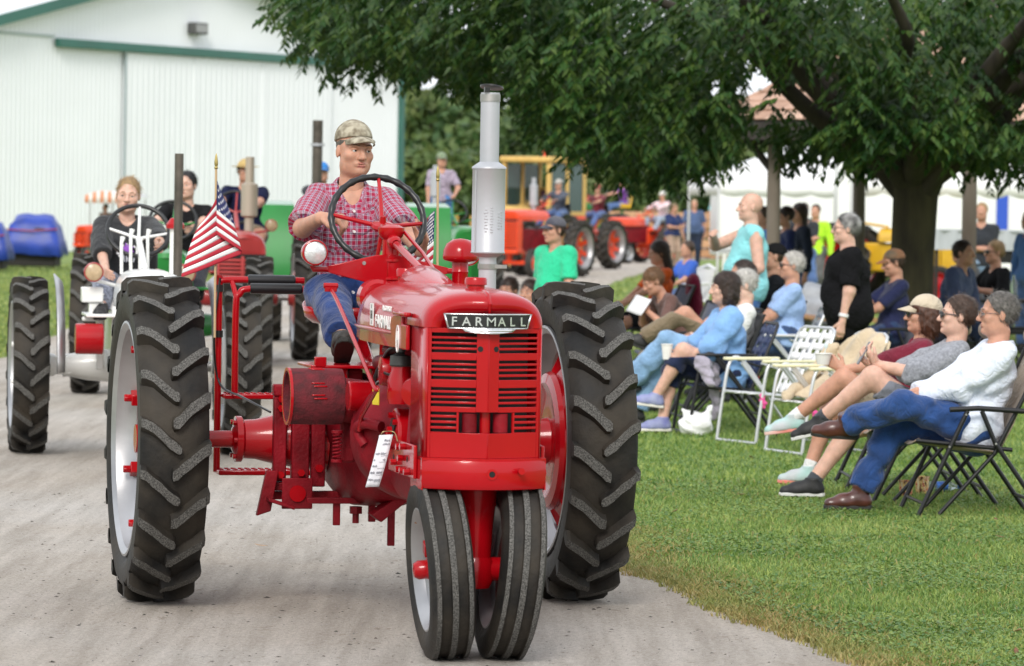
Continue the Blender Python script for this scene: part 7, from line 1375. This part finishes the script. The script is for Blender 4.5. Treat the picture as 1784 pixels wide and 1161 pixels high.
# standing people
person('man in bright green T-shirt and dark cap walking along the road edge', W2(966, 36.6), rad(-48), dict(res=.0135, s=.915, fat=1.12, belly=.9, hip=(0, 0, .86), hands=[(.24, -.12, .76), (-.24, .04, .76)], elbow=[(1, .6, 0), (-1, .6, 0)], feet=[(.1, -.12, .085), (-.1, .1, .085)], top=cloth('kelly', (.03, .52, .27), .06), slg=.03, loose=.035, hem=.14, bot=denim('royalj', (.03, .12, .42)), cap=cloth('dark_grey_cap', (.12, .12, .14), .1, 4, c2=(.03, .03, .05)), skin=0, head=(-10, 4, 0), sleeve='short'))
person('bald man in turquoise tank top with hand raised to his chin', W2(1300, 36.9), rad(-82), dict(res=.0135, s=1.06, fat=1.16, belly=1.0, hip=(0, 0, 1.0), lean=-3, hands=[(.18, -.12, .98), (-.06, -.30, 1.44)], elbow=[(.6, 1, 0), (-.6, -1, -.5)], feet=[(.12, 0, .085), (-.12, 0, .085)], top=cloth('turquoise', (.26, .66, .70), .05), sleeve='none', loose=.035, hem=.12, bot=denim('mid3', (.06, .16, .40)), hair=None, skin=1))
person('person in bright blue shirt behind the bald man', W2(1328, 51), rad(-80), dict(res=.018, s=.98, top=cloth('azure', (.02, .2, .6)), sleeve='long', bot=denim('mid4', (.08, .14, .3))))
person('dark-haired boy in navy T-shirt standing by the pavilion post', W2(1366, 52), rad(-75), dict(res=.015, s=.98, fat=.88, hip=(0, 0, .93), hands=[(.2, -.08, .82), (-.2, -.08, .82)], elbow=[(1, .6, 0), (-1, .6, 0)], top=cloth('navy_kid', (.012, .02, .085)), bot=denim('mid5', (.04, .06, .14)), hair='fringe', hairm=dark_hair))
person('woman with long dark curly hair in dark top and jeans behind the boy', W2(1389, 54), rad(-70), dict(res=.018, s=1.05, top=cloth('dark_top', (.02, .025, .04)), sleeve='long', bot=denim('mid6', (.06, .14, .32)), hair='long', hairm=dark_hair))
person('man in charcoal T-shirt with arms folded near the yellow tractor', W2(1396, 68), rad(10), dict(res=.022, s=1.08, hands=[(-.08, -.2, 1.2), (.08, -.2, 1.18)], top=cloth('charcoal_tee', (.03, .032, .04))))
person('worker in lime high-visibility shirt near the yellow tractor', W2(1417, 72), rad(-20), dict(res=.022, s=1.05, top=cloth('lime', (.42, .75, .03)), sleeve='long', bot=denim('mid7', (.1, .1, .1))))
person('man in navy polo with head bowed beside the timber stack', W2(1168, 108), rad(40), dict(res=.022, s=1.02, fat=1.2, head=(0, 20, 0), hands=[(.05, -.3, 1.15), (-.05, -.3, 1.1)], top=cloth('navy_polo', (.015, .03, .11)), bot=cloth('beige_shorts', (.4, .28, .22)), hair='short', hairm=mat('hair_sandy', (.2, .13, .07), .6)))
person('heavyset man in slate blue shirt and dark trousers facing the camera', W2(1205, 112), rad(5), dict(res=.022, s=1.08, fat=1.4, belly=1.1, hip=(0, 0, 1.0), top=cloth('slate', (.07, .11, .22)), bot=cloth('ink_trs', (.02, .03, .06)), hair='short', hairm=mat('hair_sandy2', (.35, .25, .15), .6)))
person('child in aqua shirt sitting on the timber stack', W2(1243, 131), rad(0), dict(res=.028, s=.8, hip=(0, 0, 1.35), feet=[(.1, -.3, .95), (-.1, -.3, .95)], knee=[(0, -1, .5), (0, -1, .5)], top=cloth('aqua', (.2, .5, .55))))
for k, (px, Y, hz, l) in enumerate([(922, 38, .50, 'dark-haired child seated on the grass nearest the road'), (886, 40, .44, 'small dark-haired child sitting close to the road edge')]):
    person(l, W2(px, Y), rad(-30), dict(res=.016, s=.72, hip=(0, 0, .2 + hz * .35), lean=0, hands=[(.1, -.25, .35), (-.1, -.25, .35)], feet=[(.1, -.5, .08), (-.1, -.5, .08)], knee=[(.2, -.2, 1), (-.2, -.2, 1)], top=cloth('kid%d' % k, [(.3, .05, .05), (.05, .1, .3)][k]), hair='fringe', hairm=dark_hair, hs=1.15))
# under the pavilion
seated('person in blue hooded sweatshirt with red lining seated by the tree trunk', 1652, 41.5, 60, dict(res=.016, s=1.02, hip=(0, 0, .62), lean=14, sleeve='long', hair='short', hairm=dark_hair, top=cloth('hoodie_blue', (.06, .08, .17)), bot=denim('mid8', (.02, .035, .08)), loose=.04, slg=.03), True, 'camp', 'dark camp chair holding the person in blue hooded sweatshirt')
b = MB(); hd = item('spare_hood', 'red lining of a sweatshirt hung on the bench back', 'clothing', (xat(1668, 42.6), 42.6, 1.14)); f_ = Field(); f_.rc((-.12, 0, 0), (.12, 0, .02), .07, .06); P2, Q2, m2 = f_.mesh(.018, .005, 30, False); mesh_from('cloth', P2, Q2, m2, cloth('crimson', (.2, .01, .03)), hd)
bpy.data.objects.remove(hd.children[0]); bpy.data.objects.remove(hd)
seated('blond woman in black shirt and jeans seated at the picnic table', 1740, 44.5, -70, dict(res=.015, s=1.0, fat=1.2, bust=1, hip=(0, 0, .60), lean=6, sleeve='rolled', hands=[(.2, -.34, .86), (-.15, -.36, .86)], hair='short', hairm=blond, top=blackc, bot=denim('mid9', (.06, .14, .36)), glasses='dark'), False)
seated('person in grey fleece leaning over behind the pavilion post', 1700, 46.8, -60, dict(res=.02, hip=(0, 0, .62), lean=25, sleeve='long', top=cloth('grey_fleece', (.12, .12, .13)), hair=None), True, 'camp', 'dark camp chair behind the pavilion post')
person('young man in charcoal T-shirt with arms folded beyond the pavilion', W2(1706, 58), rad(-15), dict(res=.018, s=1.06, hip=(0, 0, .98), hands=[(-.1, -.2, 1.18), (.1, -.2, 1.16)], top=cloth('charcoal_tee2', (.03, .034, .042)), bot=denim('lightj', (.25, .35, .5)), hair='short', hairm=blond))
person('person in blue shirt standing by the picnic table end', W2(1790, 50), rad(-60), dict(res=.02, s=1.0, top=cloth('mid_blue', (.08, .18, .45)), sleeve='long'))
def table(label, p, rz):
    t = empty('picnic_table', label, 'table', p, rz); dk = mat('dark_table', (.018, .016, .015), .6)
    for k in range(5): box_on(t, 'plank', (0, -.3 + .15 * k, .76), (1.9, .14, .035), dk, .005)
    for sx in (-1, 1):
        for sy in (-1, 1): box_on(t, 'leg', (sx * .8, sy * .28, .37), (.06, .06, .74), dk, .005)
        box_on(t, 'leg_brace', (sx * .8, 0, .2), (.05, .55, .05), dk, .005)
    for sy in (-1, 1): box_on(t, 'bench_plank', (0, sy * .65, .45), (1.9, .25, .04), dk, .005); [box_on(t, 'bench_leg', (sx * .8, sy * .65, .215), (.06, .2, .43), dk, .005) for sx in (-1, 1)]
    return t
tp = W2(1800, 44.0); table('dark picnic table under the pavilion', tp, rad(5))
bt = item('clear_bottle', 'clear plastic bottle standing on the picnic table', 'bottle', (xat(1764, 43.9), 43.9, .78)); b = MB(); b.lathe([(0, 0), (.035, 0), (.036, .15), (.03, .19), (.014, .22), (.014, .25), (0, .25)], n=18); b.build('bottle_body', MATS['clear_plastic'], bt)
wbx = item('white_cooler', 'white lidded cooler standing behind the seated spectators', 'cooler', W2(1285, 40.5)); box_on(wbx, 'cooler_body', (0, 0, .57), (.42, .3, .42), mat('white_cooler', (.72, .71, .66), .5), .03); box_on(wbx, 'lid', (0, 0, .80), (.45, .33, .06), MATS['white_cooler'], .02); 
for sx in (-1, 1): 
    for sy in (-1, 1): tub_on(wbx, 'stand_leg', [(sx * .19, sy * .12, .37), (sx * .2, sy * .14, 0)], .012, MRED)
# ------------------------------------------------------------------ tarps, timber, tents
def tarp(label, p, w, h, d, seed):
    t = item('tarp_covered_load', label, 'tarp', p, 0, None); R_ = np.random.default_rng(seed); n = 17; P = []
    for i in range(n):
        row = []
        for j in range(n):
            u, v = i / (n - 1) * 2 - 1, j / (n - 1) * 2 - 1; e = max(abs(u), abs(v)); z = h * (1 - .18 * (u * u + v * v) * .5) if e < .72 else h * (.9 - 1.5 * (e - .72) / .28 * .42); row.append((u * w / 2 * (1 + .02 * math.sin(v * 9)), v * d / 2, max(.12, z + .06 * abs(math.sin(u * 4.3 + v * 3.1 + seed)) * math.cos(v * 5 + u))))
        P.append(row)
    b = MB(); b.grid(np.array(P)); o = b.build('tarp', mat('blue_tarp', (.015, .045, .30), .45, var=.25, vs=3, bump=.5, bs=9), t, solid=.01, smooth=70)
    box_on(t, 'load', (0, 0, h * .42), (w * .78, d * .78, h * .72), mat('dark_load', (.02, .018, .016), .8), .03); tub_on(o, 'rope', [(-w * .42, -d * .43, h * .74), (0, -d * .46, h * .72), (w * .42, -d * .43, h * .76)], .015, mat('rope_red', (.3, .03, .04), .8)); return t
g1 = gr(55, 470); tarp('blue tarp tied over a dark load on the left lawn', (g1[0] + .0, g1[1] + .6, 0), 1.35, 1.2, 1.5, 3); g1 = gr(-5, 474); tarp('blue tarp with sagging corner beside a covered load', (g1[0] - .25, g1[1], 0), 1.1, 1.05, 1.3, 5)
tb_ = item('timber_stack', 'stack of tan sawn timber beams beside the far road', 'timber', (xat(1235, 133), 133, 0), rad(3)); tm = [mat('sawn_timber_%d' % k, c, .8, var=.12, vs=3, stretch=(.2, 1, 1)) for k, c in enumerate([(.44, .24, .12), (.5, .29, .16), (.38, .2, .1)])]
for k, z in enumerate((.16, .46, .78, 1.06, 1.32)):
    for j in range(3): box_on(tb_, 'beam', (.0 + .2 * math.sin(k * 2.3 + j), -.45 + .42 * j, z), (7.5, .38, .24), tm[(k + j) % 3], .02)
for x in (-2.8, 0, 2.6): box_on(tb_, 'bearer', (x, 0, .02), (.15, 1.4, .04), tm[2], .01)
po = item('marker_post', 'white marker post standing in front of the timber stack', 'post', (xat(1257, 60), 60, 0)); b = MB(); b.cyl((0, 0, 0), (.02, 0, 1.0), .035, n=12); b.cyl((.02, 0, 1.0), (.02, 0, 1.02), .038, n=12); b.build('pipe', mat('white_pvc', (.72, .71, .66), .5), po); b = MB(); b.lathe([(.12, 0), (.11, .05), (.05, .07), (0, .07)], n=16); b.build('base_weight', BLK, po)
def tent(label, p, rz, w, d, eave, peak, val=True):
    t = empty('canopy_tent', label, 'tent', p, rz, 'white canopy tents'); m_ = mat('white_tent', (.8, .8, .8), .7); po_ = mat('white_pole', (.6, .6, .62), .4)
    for sx in (-1, 1):
        for sy in (-1, 1): tub_on(t, 'pole', [(sx * w / 2, sy * d / 2, 0), (sx * w / 2, sy * d / 2, eave)], .03, po_)
    C = [(-w / 2, -d / 2, eave), (w / 2, -d / 2, eave), (w / 2, d / 2, eave), (-w / 2, d / 2, eave)]; R0, R1 = (-w * .15, 0, peak), (w * .15, 0, peak)
    for fs in ([C[0], C[1], R1, R0], [C[1], C[2], R1], [C[2], C[3], R0, R1], [C[3], C[0], R0]): b = MB(); b.add(fs, [tuple(range(len(fs)))]); b.build('roof_panel', m_, t, solid=.02)
    if val:
        for (a, c_) in ((C[0], C[1]), (C[3], C[0]), (C[1], C[2])):
            n = 10; a, c_ = V3(a), V3(c_); P = []
            for i in range(n * 4 + 1): q = a + (c_ - a) * i / (n * 4); P.append([q, q - V3((0, 0, .28 + .07 * abs(math.sin(i * math.pi / 4))))])
            b = MB(); b.grid(np.array(P)); b.build('valance', m_, t, solid=.01)
    return t
tent('long white canopy tent beyond the yellow tractor', (xat(1480, 98), 98, 0), rad(4), 7.0, 6, 2.25, 3.3); tent('white canopy tent with scalloped valance beyond the pavilion', (xat(1745, 76), 76, 0), rad(-5), 5.5, 5, 2.25, 3.4)
wv_ = item('box_trailer', 'plain white box trailer parked under the tents', 'trailer', (xat(1500, 112), 112, 0), rad(3)); box_on(wv_, 'trailer_body', (0, 0, 1.35), (8, 2.4, 2.0), mat('white_trailer', (.8, .8, .8), .4), .05); [cyl_on(wv_, 'wheel', (sx * 1.0, -1.3, .35), (sx * 1.0, -1.05, .35), .35, RUB) for sx in (-1, 1)]; box_on(wv_, 'trim', (0, -1.215, .5), (8.02, .02, .12), mat('grey_trim', (.4, .4, .42), .5), 0)
wv_ = item('box_trailer', 'white box trailer with blue corner post behind the pavilion', 'trailer', (xat(1735, 90), 90, 0), rad(-2)); box_on(wv_, 'trailer_body', (0, 0, 1.5), (7, 2.4, 2.3), MATS['white_trailer'], .05); box_on(wv_, 'corner_post', (xat(1752, 88) - xat(1735, 90), -1.25, 1.75), (.24, .06, 1.7), mat('blue_post', (.02, .08, .5), .5), .01); [cyl_on(wv_, 'wheel', (sx * 1.0, -1.3, .35), (sx * 1.0, -1.05, .35), .35, RUB) for sx in (-1, 1)]
gt = item('display_table', 'grey cloth covered display table beyond the pavilion', 'table', (xat(1722, 68), 68, 0)); b = MB(); b.grid(np.array([[(x + .02 * math.sin(z * 20 + x * 30), -.4 + .03 * math.sin(x * 22), z) for x in np.linspace(-1.0, 1.0, 40)] for z in (1.36, 1.2, 1.05)])); b.box((0, 0, 1.37), (2.02, .84, .03)); b.build('tablecloth', mat('grey_cloth', (.42, .44, .47), .8), gt, smooth=60); [box_on(gt, 'leg', (sx * .9, sy * .3, .68), (.05, .05, 1.36), BLK, 0) for sx in (-1, 1) for sy in (-1, 1)]; box_on(gt, 'crate', (.1, -.1, 1.0), (1.2, .5, .3), DARK, .01)
# pile of grey sheeting and boards in front of the tents
pl = item('scrap_pile', 'heap of grey sheeting and loose boards on the lawn', 'pile', (xat(1418, 60), 60, 0)); f_ = Field(); f_.el((0, 0, .1), (.75, .5, .5)); f_.el((-.5, 0, .05), (.5, .4, .35)); P2, Q2, m2 = f_.mesh(.04, .03, 9, False, plane=[((0, 0, 0), (0, 0, -1))]); mesh_from('sheeting', P2, Q2, m2, mat('grey_sheet', (.25, .26, .28), .6, var=.3, vs=4), pl)
for k in range(7): box_on(pl, 'board', (-.5 + .22 * k, -.6 - .04 * k, .1 + .03 * (k % 3)), (.9, .12, .025), tm[k % 3], .003, rz=.5 + .25 * math.sin(k * 2.1), ry=.12)
